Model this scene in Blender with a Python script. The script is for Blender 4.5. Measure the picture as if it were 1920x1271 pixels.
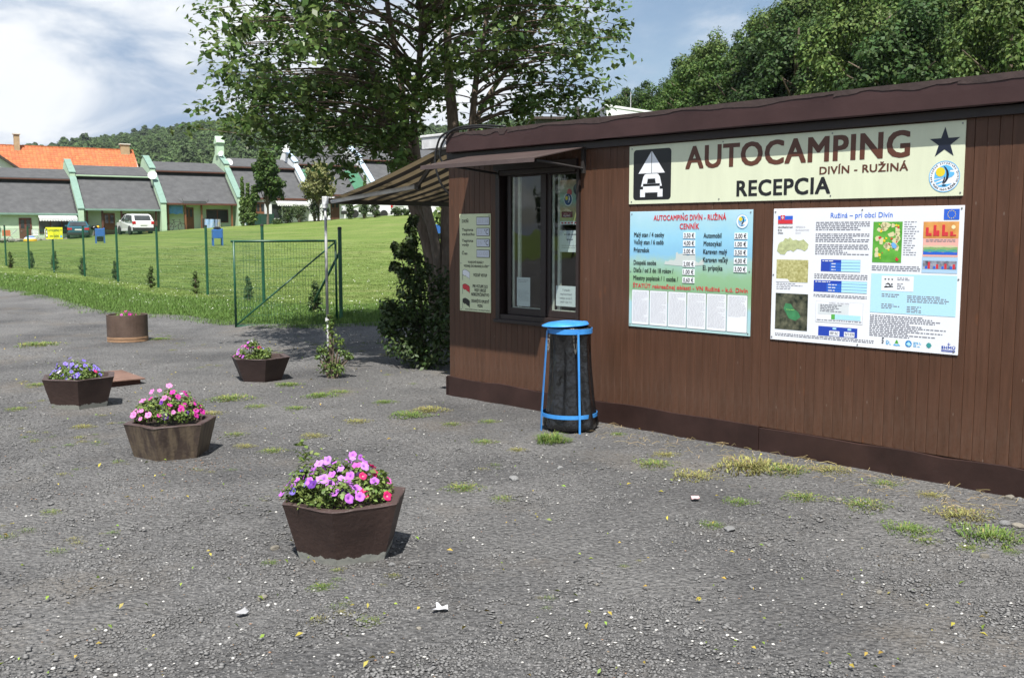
import bpy, math, random
import numpy as np
from mathutils import Vector, Matrix
for o in list(bpy.data.objects): bpy.data.objects.remove(o)
scn = bpy.context.scene
COL = scn.collection
rad = math.radians
# ------------------------------------------------------------ camera, world, sun, exposure
F_PX, PITCH, EYE = 1866.0, math.atan((635.5-436.0)/1866.0), 1.65
cd = bpy.data.cameras.new('camera'); cam = bpy.data.objects.new('camera', cd); COL.objects.link(cam)
cam.location = (0, 0, EYE); cam.rotation_euler = (rad(90)-PITCH, 0, 0)
cd.sensor_width = 36.0; cd.lens = 36.0*F_PX/1920.0; cd.clip_start = .1; cd.clip_end = 8000
scn.camera = cam
SUN_EL, SUN_AZ = rad(62.5), rad(3.5)          # sun high behind the camera, a touch to its left
TO_SUN = Vector((-math.sin(SUN_AZ)*math.cos(SUN_EL), -math.cos(SUN_AZ)*math.cos(SUN_EL), math.sin(SUN_EL)))
world = bpy.data.worlds.new('World'); scn.world = world; world.use_nodes = True
def build_world():
    nt = world.node_tree; nt.nodes.clear(); N = nt.nodes.new; L = nt.links.new
    out = N('ShaderNodeOutputWorld')
    sky = N('ShaderNodeTexSky'); sky.sky_type = 'NISHITA'; sky.sun_disc = False
    sky.sun_elevation = SUN_EL; sky.sun_rotation = math.pi+SUN_AZ
    sky.air_density = 1.0; sky.dust_density = .7; sky.ozone_density = 1.0
    b1 = N('ShaderNodeBackground'); b1.inputs[1].default_value = .07; L(sky.outputs[0], b1.inputs[0])
    tc = N('ShaderNodeTexCoord'); sep = N('ShaderNodeSeparateXYZ'); L(tc.outputs['Generated'], sep.inputs[0])
    ad = N('ShaderNodeMath'); ad.operation = 'ADD'; ad.inputs[1].default_value = .30; L(sep.outputs[2], ad.inputs[0])
    mx = N('ShaderNodeMath'); mx.operation = 'MAXIMUM'; mx.inputs[1].default_value = .08; L(ad.outputs[0], mx.inputs[0])
    dv = N('ShaderNodeVectorMath'); dv.operation = 'DIVIDE'; L(tc.outputs['Generated'], dv.inputs[0])
    cb = N('ShaderNodeCombineXYZ')
    for i in range(3): L(mx.outputs[0], cb.inputs[i])
    L(cb.outputs[0], dv.inputs[1])
    def layer(loc, sc, det, ro, dist, p0, c0, p1, c1):
        mp = N('ShaderNodeMapping'); mp.inputs['Location'].default_value = loc; L(dv.outputs[0], mp.inputs[0])
        n = N('ShaderNodeTexNoise'); n.inputs['Scale'].default_value = sc; n.inputs['Detail'].default_value = det; n.inputs['Roughness'].default_value = ro; n.inputs['Distortion'].default_value = dist; L(mp.outputs[0], n.inputs['Vector'])
        r = N('ShaderNodeValToRGB'); e = r.color_ramp.elements; e[0].position, e[1].position = p0, p1; e[0].color, e[1].color = (*c0, 1), (*c1, 1); r.color_ramp.interpolation = 'EASE'; L(n.outputs[0], r.inputs[0]); return r
    r1 = layer((CLOUD[0], CLOUD[1], 0), 1.15, 10, .55, .35, .41, (0,)*3, .56, (1,)*3)
    r2 = layer((CLOUD[0]+.06, CLOUD[1]+.10, .05), 1.9, 10, .56, .35, .37, (.20, .275, .39), .60, (.61, .625, .64))
    b2 = N('ShaderNodeBackground'); b2.inputs[1].default_value = 1.0; L(r2.outputs[0], b2.inputs[0])
    mxs = N('ShaderNodeMixShader'); L(r1.outputs[0], mxs.inputs[0]); L(b1.outputs[0], mxs.inputs[1]); L(b2.outputs[0], mxs.inputs[2])
    L(mxs.outputs[0], out.inputs[0])
CLOUD = (12.1, 6.85)
build_world()
sd = bpy.data.lights.new('sun', 'SUN'); sd.energy = 5.0; sd.angle = rad(.53); sd.color = (1, .965, .90)
sun = bpy.data.objects.new('sun', sd); COL.objects.link(sun)
sun.rotation_euler = (-TO_SUN).to_track_quat('-Z', 'Y').to_euler(); sun.location = TO_SUN*50
vs = scn.view_settings; vs.view_transform = 'Standard'; vs.look = 'None'; vs.exposure = .77; vs.gamma = 1; vs.use_curve_mapping = False
scn.render.engine = 'CYCLES'
cy = scn.cycles; cy.max_bounces = 8; cy.transparent_max_bounces = 16; cy.diffuse_bounces = 4; cy.glossy_bounces = 3; cy.transmission_bounces = 6
cy.caustics_reflective = False; cy.caustics_refractive = False; cy.use_denoising = True; cy.volume_bounces = 0
# ------------------------------------------------------------ survey helpers (points of the place, measured from the photograph)
CP, SP = math.cos(PITCH), math.sin(PITCH)
def ray(px, py):
    a, b = (px-960)/F_PX, (py-635.5)/F_PX
    return Vector((a, CP-b*SP, -SP-b*CP))
def at(px, py, Y):
    r = ray(px, py); t = Y/r.y; return Vector((r.x*t, Y, EYE+r.z*t))
def gp(px, py):
    r = ray(px, py); t = np.concatenate([np.arange(2, 60, .05), np.arange(60, 260, .1)]); x, y, z = r.x*t, r.y*t, EYE+r.z*t
    hit = np.nonzero(z < land_np(x, y))[0]; i = int(hit[0]) if len(hit) else len(t)-1
    if y[i] > 92: i = int(np.argmin(np.abs(y-86)))      # just over the brow of the meadow
    return Vector((float(x[i]), float(y[i]), land(x[i], y[i])))
# ------------------------------------------------------------ terrain height
def sstep(a, b, x):
    t = np.clip((x-a)/(b-a), 0, 1); return t*t*(3-2*t)
def noise2(x, y, s, seed=0):
    return (np.sin(x*s*1.7+seed)*np.cos(y*s*1.3+seed*2.1)+np.sin((x+y)*s*.83+seed*3.3)*.7+np.cos((x*.6-y)*s*2.3+seed)*.4)/2.1
def edge_y(x):                                        # far edge of the gravel yard
    return np.interp(x, [-60, -26, -15.2, -13.0, -11.4, -8.6, -6.9, -5.2, -4.3, -3.0, -1.5, 14, 30], [56, 38, 29.6, 26.8, 24.8, 20.6, 19.4, 18.2, 17.3, 17.6, 18.3, 18.6, 18.6])
def forest_d(x, y):                                   # metres beyond the edge of the wooded slope
    ex = np.interp(y, [-60, 20, 42, 57, 95, 160], [40, 28, 21, 14.5, 9, 0]); return x-ex
def land_np(x, y):
    x = np.asarray(x, float); y = np.asarray(y, float)
    t = np.clip((y-17)/70, 0, 1); g = np.clip(.85+.068*(x+44), .3, 5)
    z = t**2.5*g
    z = z+.10*sstep(-.3, 1.2, y-edge_y(x))*(1-sstep(25, 60, y))
    z = z+sstep(110, 1000, y)*np.interp(x/np.maximum(y, 60)*1000, [-1200, -900, -520, -445, -337, -273, -214, -70, 200, 1200], [50, 60, 72, 80, 92, 98, 99, 92, 96, 90])+sstep(300, 900, y)*5*noise2(x, y, .012, 2)
    fd = np.clip(forest_d(x, y), 0, 120)
    z = z+(.33*fd)*sstep(25, 45, y)*(1-sstep(200, 400, y))
    return z
def land(x, y): return float(land_np(x, y))
# ------------------------------------------------------------ build helpers
def tag(o, label=None, cat=None, group=None, kind=None):
    if label: o['label'] = label
    if cat: o['category'] = cat
    if group: o['group'] = group
    if kind: o['kind'] = kind
    return o
def thing(name, label, cat, loc=(0, 0, 0), rz=0, group=None):
    o = bpy.data.objects.new(name, None); COL.objects.link(o); o.empty_display_size = .2
    o.location = loc; o.rotation_euler = (0, 0, rz); return tag(o, label, cat, group)
def link(name, me, parent=None, loc=None, rot=None, scale=None):
    o = bpy.data.objects.new(name, me); COL.objects.link(o)
    if parent: o.parent = parent
    if loc is not None: o.location = loc
    if rot is not None: o.rotation_euler = rot
    if scale is not None: o.scale = (scale,)*3 if isinstance(scale, (int, float)) else scale
    return o
def copy_tree(o, parent=None):
    c = o.copy(); COL.objects.link(c); c.parent = parent
    for ch in o.children: copy_tree(ch, c)
    return c
def mesh_np(name, V, Fc, mats, mi=None, smooth=False):
    """V (n,3), Fc (m,k) all faces of the same size."""
    me = bpy.data.meshes.new(name); V = np.asarray(V, np.float32); Fc = np.asarray(Fc, np.int32); m, k = Fc.shape
    me.vertices.add(len(V)); me.vertices.foreach_set('co', V.ravel())
    me.loops.add(m*k); me.loops.foreach_set('vertex_index', Fc.ravel())
    me.polygons.add(m); me.polygons.foreach_set('loop_start', np.arange(0, m*k, k, dtype=np.int32)); me.polygons.foreach_set('loop_total', np.full(m, k, np.int32))
    if mi is not None: me.polygons.foreach_set('material_index', np.asarray(mi, np.int32))
    if smooth: me.polygons.foreach_set('use_smooth', np.ones(m, bool))
    for x in (mats if isinstance(mats, (list, tuple)) else [mats]): me.materials.append(x)
    me.update(calc_edges=True); return me
class MB:
    def __init__(s): s.v = []; s.f = []; s.m = []
    def add(s, vs, fs, mi=0):
        b = len(s.v); s.v += [tuple(v) for v in vs]; s.f += [tuple(b+i for i in f) for f in fs]; s.m += [mi]*len(fs); return s
    def box(s, x0, x1, y0, y1, z0, z1, mi=0):
        return s.add([(x0,y0,z0),(x1,y0,z0),(x1,y1,z0),(x0,y1,z0),(x0,y0,z1),(x1,y0,z1),(x1,y1,z1),(x0,y1,z1)],
                     [(0,3,2,1),(4,5,6,7),(0,1,5,4),(1,2,6,5),(2,3,7,6),(3,0,4,7)], mi)
    def _pr(s, A, B, mi):
        n = len(A); return s.add(A+B, [tuple(range(n)), tuple(range(2*n-1, n-1, -1))]+[(i, n+i, n+(i+1)%n, (i+1)%n) for i in range(n)], mi)
    def py(s, poly, y0, y1, mi=0): return s._pr([(x,y0,z) for x,z in poly], [(x,y1,z) for x,z in poly], mi)
    def px(s, poly, x0, x1, mi=0): return s._pr([(x0,y,z) for y,z in poly], [(x1,y,z) for y,z in poly], mi)
    def pz(s, poly, z0, z1, mi=0): return s._pr([(x,y,z0) for x,y in poly], [(x,y,z1) for x,y in poly], mi)
    def flat(s, poly, y, mi=0): return s.add([(x,y,z) for x,z in poly], [tuple(range(len(poly)))], mi)
    def rect(s, x0, x1, z0, z1, y, mi=0): return s.flat([(x0,z0),(x1,z0),(x1,z1),(x0,z1)], y, mi)
    def disc(s, cx, cz, r, y, n=24, mi=0, rx=None): return s.flat([(cx+(rx or r)*math.cos(2*math.pi*i/n), cz+r*math.sin(2*math.pi*i/n)) for i in range(n)], y, mi)
    def ring(s, cx, cz, r0, r1, y, n=28, mi=0):
        vs = []; fs = []
        for i in range(n):
            a = 2*math.pi*i/n; vs += [(cx+r0*math.cos(a), y, cz+r0*math.sin(a)), (cx+r1*math.cos(a), y, cz+r1*math.sin(a))]
            j = (i+1)%n; fs.append((2*i, 2*i+1, 2*j+1, 2*j))
        return s.add(vs, fs, mi)
    def tube(s, pts, r, n=6, mi=0):
        pts = [Vector(p) for p in pts]; R = r if isinstance(r, (list, tuple)) else [r]*len(pts); vs = []; fs = []; prev = None
        for i, p in enumerate(pts):
            d = (pts[min(i+1, len(pts)-1)]-pts[max(i-1, 0)]).normalized()
            a = prev if prev is not None else (Vector((1,0,0)) if abs(d.x) < .8 else Vector((0,1,0)))
            u = (a-d*a.dot(d)).normalized(); w = d.cross(u); prev = u
            for k in range(n):
                t = 2*math.pi*k/n; vs.append(p+(u*math.cos(t)+w*math.sin(t))*R[i])
        for i in range(len(pts)-1):
            for k in range(n):
                k2 = (k+1)%n; fs.append((i*n+k, i*n+k2, (i+1)*n+k2, (i+1)*n+k))
        fs += [tuple(range(n-1, -1, -1)), tuple((len(pts)-1)*n+k for k in range(n))]
        return s.add(vs, fs, mi)
    def lathe(s, prof, n=24, c=(0, 0), mi=0, jit=None):
        vs = []; fs = []
        for r, z in prof:
            for k in range(n):
                t = 2*math.pi*k/n; vs.append((c[0]+r*math.cos(t), c[1]+r*math.sin(t), z))
        for i in range(len(prof)-1):
            for k in range(n):
                k2 = (k+1)%n; fs.append((i*n+k, i*n+k2, (i+1)*n+k2, (i+1)*n+k))
        if prof[0][0] > 1e-4: fs.append(tuple(range(n-1, -1, -1)))
        if prof[-1][0] > 1e-4: fs.append(tuple((len(prof)-1)*n+k for k in range(n)))
        return s.add(vs, fs, mi)
    def mesh(s, name, mats, smooth=False):
        me = bpy.data.meshes.new(name); me.from_pydata(s.v, [], s.f)
        for x in (mats if isinstance(mats, (list, tuple)) else [mats]): me.materials.append(x)
        me.polygons.foreach_set('material_index', s.m)
        if smooth: me.polygons.foreach_set('use_smooth', [True]*len(s.f))
        me.update(); return me
    def build(s, name, mats, parent=None, smooth=False, loc=None, rot=None, bevel=0):
        o = link(name, s.mesh(name, mats, smooth), parent, loc, rot)
        if bevel:
            b = o.modifiers.new('bevel', 'BEVEL'); b.width = bevel; b.segments = 2; b.limit_method = 'ANGLE'
        return o
def poly_area_ok(p): return p
# ------------------------------------------------------------ materials
MATS = {}
def mat(name, col, rough=.6, var=.12, scale=4, bump=0, bscale=60, metal=0, col2=None, island=0, objr=0, stretch=None, spec=.5, transl=0, detail=6, ramp=(.3, .7), bdist=.01):
    m = bpy.data.materials.new(name); m.use_nodes = True; nt = m.node_tree; N = nt.nodes.new; L = nt.links.new
    p = nt.nodes['Principled BSDF']; p.inputs['Roughness'].default_value = rough; p.inputs['Metallic'].default_value = metal; p.inputs['Specular IOR Level'].default_value = spec
    tc = N('ShaderNodeTexCoord'); vec = tc.outputs['Object']
    if stretch:
        mp = N('ShaderNodeMapping'); mp.inputs['Scale'].default_value = stretch; L(vec, mp.inputs[0]); vec = mp.outputs[0]
    if objr:                                              # alike pieces do not share one grain
        oi = N('ShaderNodeObjectInfo'); om = N('ShaderNodeVectorMath'); om.operation = 'MULTIPLY_ADD'; om.inputs[1].default_value = (37, 53, 71); L(oi.outputs['Random'], om.inputs[0]); L(vec, om.inputs[2]); vec = om.outputs[0]
    c = col; out = None
    if var or col2:
        nz = N('ShaderNodeTexNoise'); nz.inputs['Scale'].default_value = scale; nz.inputs['Detail'].default_value = detail; nz.inputs['Roughness'].default_value = .6; L(vec, nz.inputs['Vector'])
        cr = N('ShaderNodeValToRGB'); e = cr.color_ramp.elements; e[0].position, e[1].position = ramp
        c0 = tuple(x*(1-var) for x in col); c1 = col2 or tuple(min(1, x*(1+var)) for x in col)
        e[0].color = (*c0, 1); e[1].color = (*c1, 1); L(nz.outputs[0], cr.inputs[0]); out = cr.outputs[0]
    else:
        rgb = N('ShaderNodeRGB'); rgb.outputs[0].default_value = (*col, 1); out = rgb.outputs[0]
    for amt, kind in ((island, 'i'), (objr, 'o')):
        if not amt: continue
        src = N('ShaderNodeNewGeometry').outputs['Random Per Island'] if kind == 'i' else N('ShaderNodeObjectInfo').outputs['Random']
        mr = N('ShaderNodeMapRange'); mr.inputs[3].default_value = 1-amt; mr.inputs[4].default_value = 1+amt; L(src, mr.inputs[0])
        mul = N('ShaderNodeVectorMath'); mul.operation = 'SCALE'; L(out, mul.inputs[0]); L(mr.outputs[0], mul.inputs['Scale']); out = mul.outputs[0]
        if kind == 'i':
            hs = N('ShaderNodeHueSaturation'); m2 = N('ShaderNodeMapRange'); m2.inputs[3].default_value = .5-.06*amt; m2.inputs[4].default_value = .5+.05*amt
            wn = N('ShaderNodeTexWhiteNoise'); wn.noise_dimensions = '1D'; L(src, wn.inputs['W']); L(wn.outputs[0], m2.inputs[0]); L(m2.outputs[0], hs.inputs['Hue']); L(out, hs.inputs['Color']); out = hs.outputs[0]
    L(out, p.inputs['Base Color'])
    if bump:
        nb = N('ShaderNodeTexNoise'); nb.inputs['Scale'].default_value = bscale; nb.inputs['Detail'].default_value = 5; L(vec, nb.inputs['Vector'])
        bm = N('ShaderNodeBump'); bm.inputs['Strength'].default_value = bump; bm.inputs['Distance'].default_value = bdist; L(nb.outputs[0], bm.inputs['Height']); L(bm.outputs[0], p.inputs['Normal'])
    if transl:
        tr = N('ShaderNodeBsdfTranslucent'); L(out, tr.inputs[0]); mx = N('ShaderNodeMixShader'); mx.inputs[0].default_value = transl
        L(p.outputs[0], mx.inputs[1]); L(tr.outputs[0], mx.inputs[2]); L(mx.outputs[0], nt.nodes['Material Output'].inputs[0])
    MATS[name] = m; return m
def flatm(name, col, rough=.35): return mat(name, col, rough, var=0)
def glass_mat(name, tint=(1, 1, 1), boost=.04):
    m = bpy.data.materials.new(name); m.use_nodes = True; nt = m.node_tree; nt.nodes.clear(); N = nt.nodes.new; L = nt.links.new
    o = N('ShaderNodeOutputMaterial'); t = N('ShaderNodeBsdfTransparent'); t.inputs[0].default_value = (*tint, 1)
    g = N('ShaderNodeBsdfGlossy'); g.inputs['Roughness'].default_value = .01; fr = N('ShaderNodeFresnel'); fr.inputs[0].default_value = 1.5
    ad = N('ShaderNodeMath'); ad.operation = 'ADD'; ad.inputs[1].default_value = boost; L(fr.outputs[0], ad.inputs[0])
    nb = N('ShaderNodeTexNoise'); nb.inputs['Scale'].default_value = 2.2; tc = N('ShaderNodeTexCoord'); L(tc.outputs['Object'], nb.inputs['Vector'])
    bm = N('ShaderNodeBump'); bm.inputs['Strength'].default_value = .06; bm.inputs['Distance'].default_value = .05; L(nb.outputs[0], bm.inputs['Height']); L(bm.outputs[0], g.inputs['Normal'])
    ge = N('ShaderNodeNewGeometry'); fr2 = N('ShaderNodeMath'); fr2.operation = 'SUBTRACT'; fr2.inputs[0].default_value = 1; L(ge.outputs['Backfacing'], fr2.inputs[1]); ml = N('ShaderNodeMath'); ml.operation = 'MULTIPLY'; L(ad.outputs[0], ml.inputs[0]); L(fr2.outputs[0], ml.inputs[1])
    mx = N('ShaderNodeMixShader'); L(ml.outputs[0], mx.inputs[0]); L(t.outputs[0], mx.inputs[1]); L(g.outputs[0], mx.inputs[2]); L(mx.outputs[0], o.inputs[0]); return m
# ------------------------------------------------------------ foliage helpers
def leaf_quads(rng, C, Nrm, size, aspect=.6, fold=.25):
    """one folded leaf (two quads' worth as 2 triangles pairs) per centre: returns V (n*4,3), F (n,4)"""
    n = len(C); Nrm = Nrm/np.maximum(1e-6, np.linalg.norm(Nrm, axis=1, keepdims=True))
    r = rng.normal(size=(n, 3)); U = np.cross(Nrm, r); U /= np.maximum(1e-6, np.linalg.norm(U, axis=1, keepdims=True)); W = np.cross(Nrm, U)
    s = (np.asarray(size)*np.ones(n))[:, None]
    a = C-U*s*.5; b = C+W*s*aspect*.5+Nrm*s*fold*.3; c = C+U*s*.5-Nrm*s*fold*.25; d = C-W*s*aspect*.5+Nrm*s*fold*.3
    V = np.stack([a, b, c, d], 1).reshape(-1, 3); Fq = np.arange(n*4).reshape(n, 4); return V, Fq
def clump_leaves(rng, centers, radii, per, size, out=.9, up=.5, aspect=.65, flat=1.0, shell=.45):
    centers = np.asarray(centers, float); radii = np.asarray(radii)*np.ones(len(centers)); per = int(per)
    D = rng.normal(size=(len(centers), per, 3)); D /= np.linalg.norm(D, axis=2, keepdims=True)
    R = (shell+(1-shell)*rng.random((len(centers), per, 1)))*(.8+.4*rng.random((len(centers), per, 1)))
    off = D*R*radii[:, None, None]; off[..., 2] *= flat
    P = (centers[:, None]+off).reshape(-1, 3)
    Nn = (D*out+np.array([0, 0, up])+rng.normal(size=D.shape)*.45).reshape(-1, 3)
    return leaf_quads(rng, P, Nn, size*(.7+.6*rng.random(len(P))), aspect)
def join_np(parts):
    V = []; Fq = []; b = 0
    for v, f in parts: V.append(v); Fq.append(f+b); b += len(v)
    return np.concatenate(V), np.concatenate(Fq)
# ------------------------------------------------------------ scatter with geometry nodes (only for stuff nobody could count)
def scatter(name, P, R, S, src_me, parent=None, kind='stuff'):
    src = bpy.data.objects.new(name+'_piece', src_me)
    me = bpy.data.meshes.new(name); P = np.asarray(P, np.float32); me.vertices.add(len(P)); me.vertices.foreach_set('co', P.ravel())
    a = me.attributes.new('turn', 'FLOAT_VECTOR', 'POINT'); a.data.foreach_set('vector', np.asarray(R, np.float32).ravel())
    b = me.attributes.new('size', 'FLOAT_VECTOR', 'POINT'); S = np.asarray(S, np.float32)
    if S.ndim == 1: S = np.repeat(S[:, None], 3, 1)
    b.data.foreach_set('vector', S.ravel())
    o = link(name, me, parent); o['kind'] = kind
    ng = bpy.data.node_groups.new(name+'_scatter', 'GeometryNodeTree')
    ng.interface.new_socket('Geometry', in_out='INPUT', socket_type='NodeSocketGeometry'); ng.interface.new_socket('Geometry', in_out='OUTPUT', socket_type='NodeSocketGeometry')
    N = ng.nodes.new; L = ng.links.new
    gi, go = N('NodeGroupInput'), N('NodeGroupOutput'); oi = N('GeometryNodeObjectInfo'); oi.inputs[0].default_value = src; oi.inputs['As Instance'].default_value = False
    ip = N('GeometryNodeInstanceOnPoints'); t = N('GeometryNodeInputNamedAttribute'); t.data_type = 'FLOAT_VECTOR'; t.inputs[0].default_value = 'turn'
    s = N('GeometryNodeInputNamedAttribute'); s.data_type = 'FLOAT_VECTOR'; s.inputs[0].default_value = 'size'; e = N('FunctionNodeEulerToRotation')
    L(gi.outputs[0], ip.inputs['Points']); L(oi.outputs['Geometry'], ip.inputs['Instance']); L(t.outputs[0], e.inputs[0]); L(e.outputs[0], ip.inputs['Rotation']); L(s.outputs[0], ip.inputs['Scale'])
    L(ip.outputs[0], go.inputs[0])
    md = o.modifiers.new('scatter', 'NODES'); md.node_group = ng; return o
# ------------------------------------------------------------ lettering
CAPH = None
def text_mesh(s, x0, z0, cap, w=None, xmax=None, bold=0, centre=None, sp=1.0):
    """flat lettering in the XZ plane, facing -Y; cap = height of capitals; w = exact width"""
    global CAPH
    def raw(st, off):
        c = bpy.data.curves.new('lettering', 'FONT'); c.body = st; c.offset = off; c.resolution_u = 3; c.space_character = sp
        o = bpy.data.objects.new('lettering', c); me = bpy.data.meshes.new_from_object(o)
        n = len(me.vertices); co = np.empty(n*3, np.float32); me.vertices.foreach_get('co', co); co = co.reshape(-1, 3)
        fs = [tuple(p.vertices) for p in me.polygons]; bpy.data.objects.remove(o); bpy.data.curves.remove(c); bpy.data.meshes.remove(me); return co, fs
    if CAPH is None:
        h, _ = raw('H', 0); CAPH = float(h[:, 1].max()-h[:, 1].min())
    co, fs = raw(s, bold)
    k = cap/CAPH; xa, xb = co[:, 0].min(), co[:, 0].max(); kx = (w/(xb-xa)) if w else k
    X = (co[:, 0]-xa)*kx; Z = co[:, 1]*k
    if centre is not None: x0 = centre-(xb-xa)*kx/2
    return [(x0+X[i], z0+Z[i]) for i in range(len(co))], fs
def letters(parent, name, rows, m, y, bold=.0):
    """rows: (text, x0, z0, cap, width or None, centre or None) joined into ONE printed part; heavy strokes are laid side by side"""
    b = MB()
    for r in rows:
        st, x0, z0, cap = r[:4]; w = r[4] if len(r) > 4 else None; c = r[5] if len(r) > 5 else None
        k = max(0, bold)*cap*1.35; v, f = text_mesh(st, x0+k, z0+k*.7, cap-1.4*k, w-2*k if w else None, bold=min(0, bold), centre=c, sp=1+2.4*max(0, bold))
        for i, (d, h) in enumerate(((0, 0), (-k, -k*.7), (k, -k*.7), (-k, k*.7), (k, k*.7), (0, k*.7), (0, -k*.7)) if k else ((0, 0),)): b.add([(x+d, y-.00006*i, z+h) for x, z in v], f)
    return b.build(name, m, parent)
def greek(b, rng, x0, x1, z1, z0, pitch, y, mi=0, fill=.5, ragged=False):
    """lines of print too small to read: word-long dashes"""
    z = z1
    while z-pitch*fill > z0:
        x = x0; end = x1 if (not ragged and rng.random() > .15) else x0+(x1-x0)*(.45+.5*rng.random())
        while x < end-.004:
            w = min(end-x, .008+.026*rng.random()); b.rect(x, x+w, z-pitch*fill, z, y, mi); x += w+.006
        z -= pitch
# ============================================================ SETTING
def gravel_material():
    m = bpy.data.materials.new('gravel_bed'); m.use_nodes = True; nt = m.node_tree; N = nt.nodes.new; L = nt.links.new
    p = nt.nodes['Principled BSDF']; p.inputs['Roughness'].default_value = .85; p.inputs['Specular IOR Level'].default_value = .3
    tc = N('ShaderNodeTexCoord'); v = tc.outputs['Object']
    def noise(sc, det=6, ro=.6):
        n = N('ShaderNodeTexNoise'); n.inputs['Scale'].default_value = sc; n.inputs['Detail'].default_value = det; n.inputs['Roughness'].default_value = ro; L(v, n.inputs['Vector']); return n.outputs[0]
    def ramp(src, a, ca, b, cb):
        r = N('ShaderNodeValToRGB'); e = r.color_ramp.elements; e[0].position = a; e[1].position = b; e[0].color = (*ca, 1); e[1].color = (*cb, 1); L(src, r.inputs[0]); return r.outputs[0]
    def mix(f, a, b, mode='MIX'):
        x = N('ShaderNodeMix'); x.data_type = 'RGBA'; x.blend_type = mode; L(f, x.inputs[0]) if not isinstance(f, float) else x.inputs[0].__setattr__('default_value', f)
        L(a, x.inputs[6]); L(b, x.inputs[7]); return x.outputs[2]
    big = ramp(noise(.62, 7), .30, (.078, .077, .079), .60, (.172, .168, .165))
    fine = ramp(noise(38, 8, .7), .3, (.30, .30, .30), .70, (1.55, 1.55, 1.55))
    c = mix(1.0, big, fine, 'MULTIPLY')
    # brownish dusty patches
    br = N('ShaderNodeRGB'); br.outputs[0].default_value = (.175, .150, .122, 1)
    c = mix(ramp(noise(.8, 7, .65), .54, (0,)*3, .74, (.6,)*3), c, br.outputs[0])
    # pale and rust coloured chips
    vo = N('ShaderNodeTexVoronoi'); vo.inputs['Scale'].default_value = 34; L(v, vo.inputs['Vector'])
    chip = N('ShaderNodeMath'); chip.operation = 'LESS_THAN'; chip.inputs[1].default_value = .16; L(vo.outputs['Distance'], chip.inputs[0])
    sp = N('ShaderNodeSeparateColor'); L(vo.outputs['Color'], sp.inputs[0]); rare = N('ShaderNodeMath'); rare.operation = 'GREATER_THAN'; rare.inputs[1].default_value = .93; L(sp.outputs[0], rare.inputs[0])
    ml = N('ShaderNodeMath'); ml.operation = 'MULTIPLY'; L(chip.outputs[0], ml.inputs[0]); L(rare.outputs[0], ml.inputs[1])
    c = mix(ml.outputs[0], c, ramp(sp.outputs[1], .4, (.34, .33, .32), .9, (.30, .21, .13)))
    L(c, p.inputs['Base Color'])
    v2 = N('ShaderNodeTexVoronoi'); v2.inputs['Scale'].default_value = 42; L(v, v2.inputs['Vector'])
    hs = N('ShaderNodeMath'); hs.operation = 'MULTIPLY_ADD'; hs.inputs[1].default_value = -.8; L(v2.outputs['Distance'], hs.inputs[0]); L(noise(22, 9, .7), hs.inputs[2])
    bm = N('ShaderNodeBump'); bm.inputs['Strength'].default_value = 1.0; bm.inputs['Distance'].default_value = .034; L(hs.outputs[0], bm.inputs['Height']); L(bm.outputs[0], p.inputs['Normal'])
    return m
def lawn_material():
    m = bpy.data.materials.new('mown_grass'); m.use_nodes = True; nt = m.node_tree; N = nt.nodes.new; L = nt.links.new
    p = nt.nodes['Principled BSDF']; p.inputs['Roughness'].default_value = .9; p.inputs['Specular IOR Level'].default_value = .15
    tc = N('ShaderNodeTexCoord'); v = tc.outputs['Object']
    def ns(sc, det, a, ca, b, cb, st=None):
        n = N('ShaderNodeTexNoise'); n.inputs['Scale'].default_value = sc; n.inputs['Detail'].default_value = det; n.inputs['Roughness'].default_value = .65
        if st:
            mp = N('ShaderNodeMapping'); mp.inputs['Scale'].default_value = st; L(v, mp.inputs[0]); L(mp.outputs[0], n.inputs['Vector'])
        else: L(v, n.inputs['Vector'])
        r = N('ShaderNodeValToRGB'); e = r.color_ramp.elements; e[0].position = a; e[1].position = b; e[0].color = (*ca, 1); e[1].color = (*cb, 1); L(n.outputs[0], r.inputs[0]); return r.outputs[0]
    a = ns(.35, 6, .35, (.096, .152, .030), .68, (.150, .200, .052))
    b = ns(9, 8, .3, (.62,)*3, .72, (1.35,)*3)
    c = ns(.8, 7, .50, (0,)*3, .72, (.75,)*3, (.22, 1.5, 1))
    x = N('ShaderNodeMix'); x.data_type = 'RGBA'; x.blend_type = 'MULTIPLY'; x.inputs[0].default_value = 1; L(a, x.inputs[6]); L(b, x.inputs[7])
    y = N('ShaderNodeMix'); y.data_type = 'RGBA'; L(c, y.inputs[0]); L(x.outputs[2], y.inputs[6]); y.inputs[7].default_value = (.205, .205, .088, 1)
    L(y.outputs[2], p.inputs['Base Color'])
    nb = N('ShaderNodeTexNoise'); nb.inputs['Scale'].default_value = 14; nb.inputs['Detail'].default_value = 6; L(v, nb.inputs['Vector'])
    bm = N('ShaderNodeBump'); bm.inputs['Strength'].default_value = .6; bm.inputs['Distance'].default_value = .06; L(nb.outputs[0], bm.inputs['Height']); L(bm.outputs[0], p.inputs['Normal'])
    return m
M_GRAVEL, M_LAWN = gravel_material(), lawn_material()
def axis(lo, hi, n0, n1, step, k=1.12):
    a = list(np.arange(n0, n1+.01, step)); s = step
    while a[-1] < hi: s *= k; a.append(a[-1]+s)
    s = step
    while a[0] > lo: s *= k; a.insert(0, a[0]-s)
    return np.array(a)
def grid_mesh(name, X, Y, Z, m):
    ny, nx = X.shape; V = np.stack([X, Y, Z], 2).reshape(-1, 3); i = np.arange(nx*ny).reshape(ny, nx)
    Fq = np.stack([i[:-1, :-1], i[:-1, 1:], i[1:, 1:], i[1:, :-1]], 2).reshape(-1, 4); return mesh_np(name, V, Fq, m, smooth=True)
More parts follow.
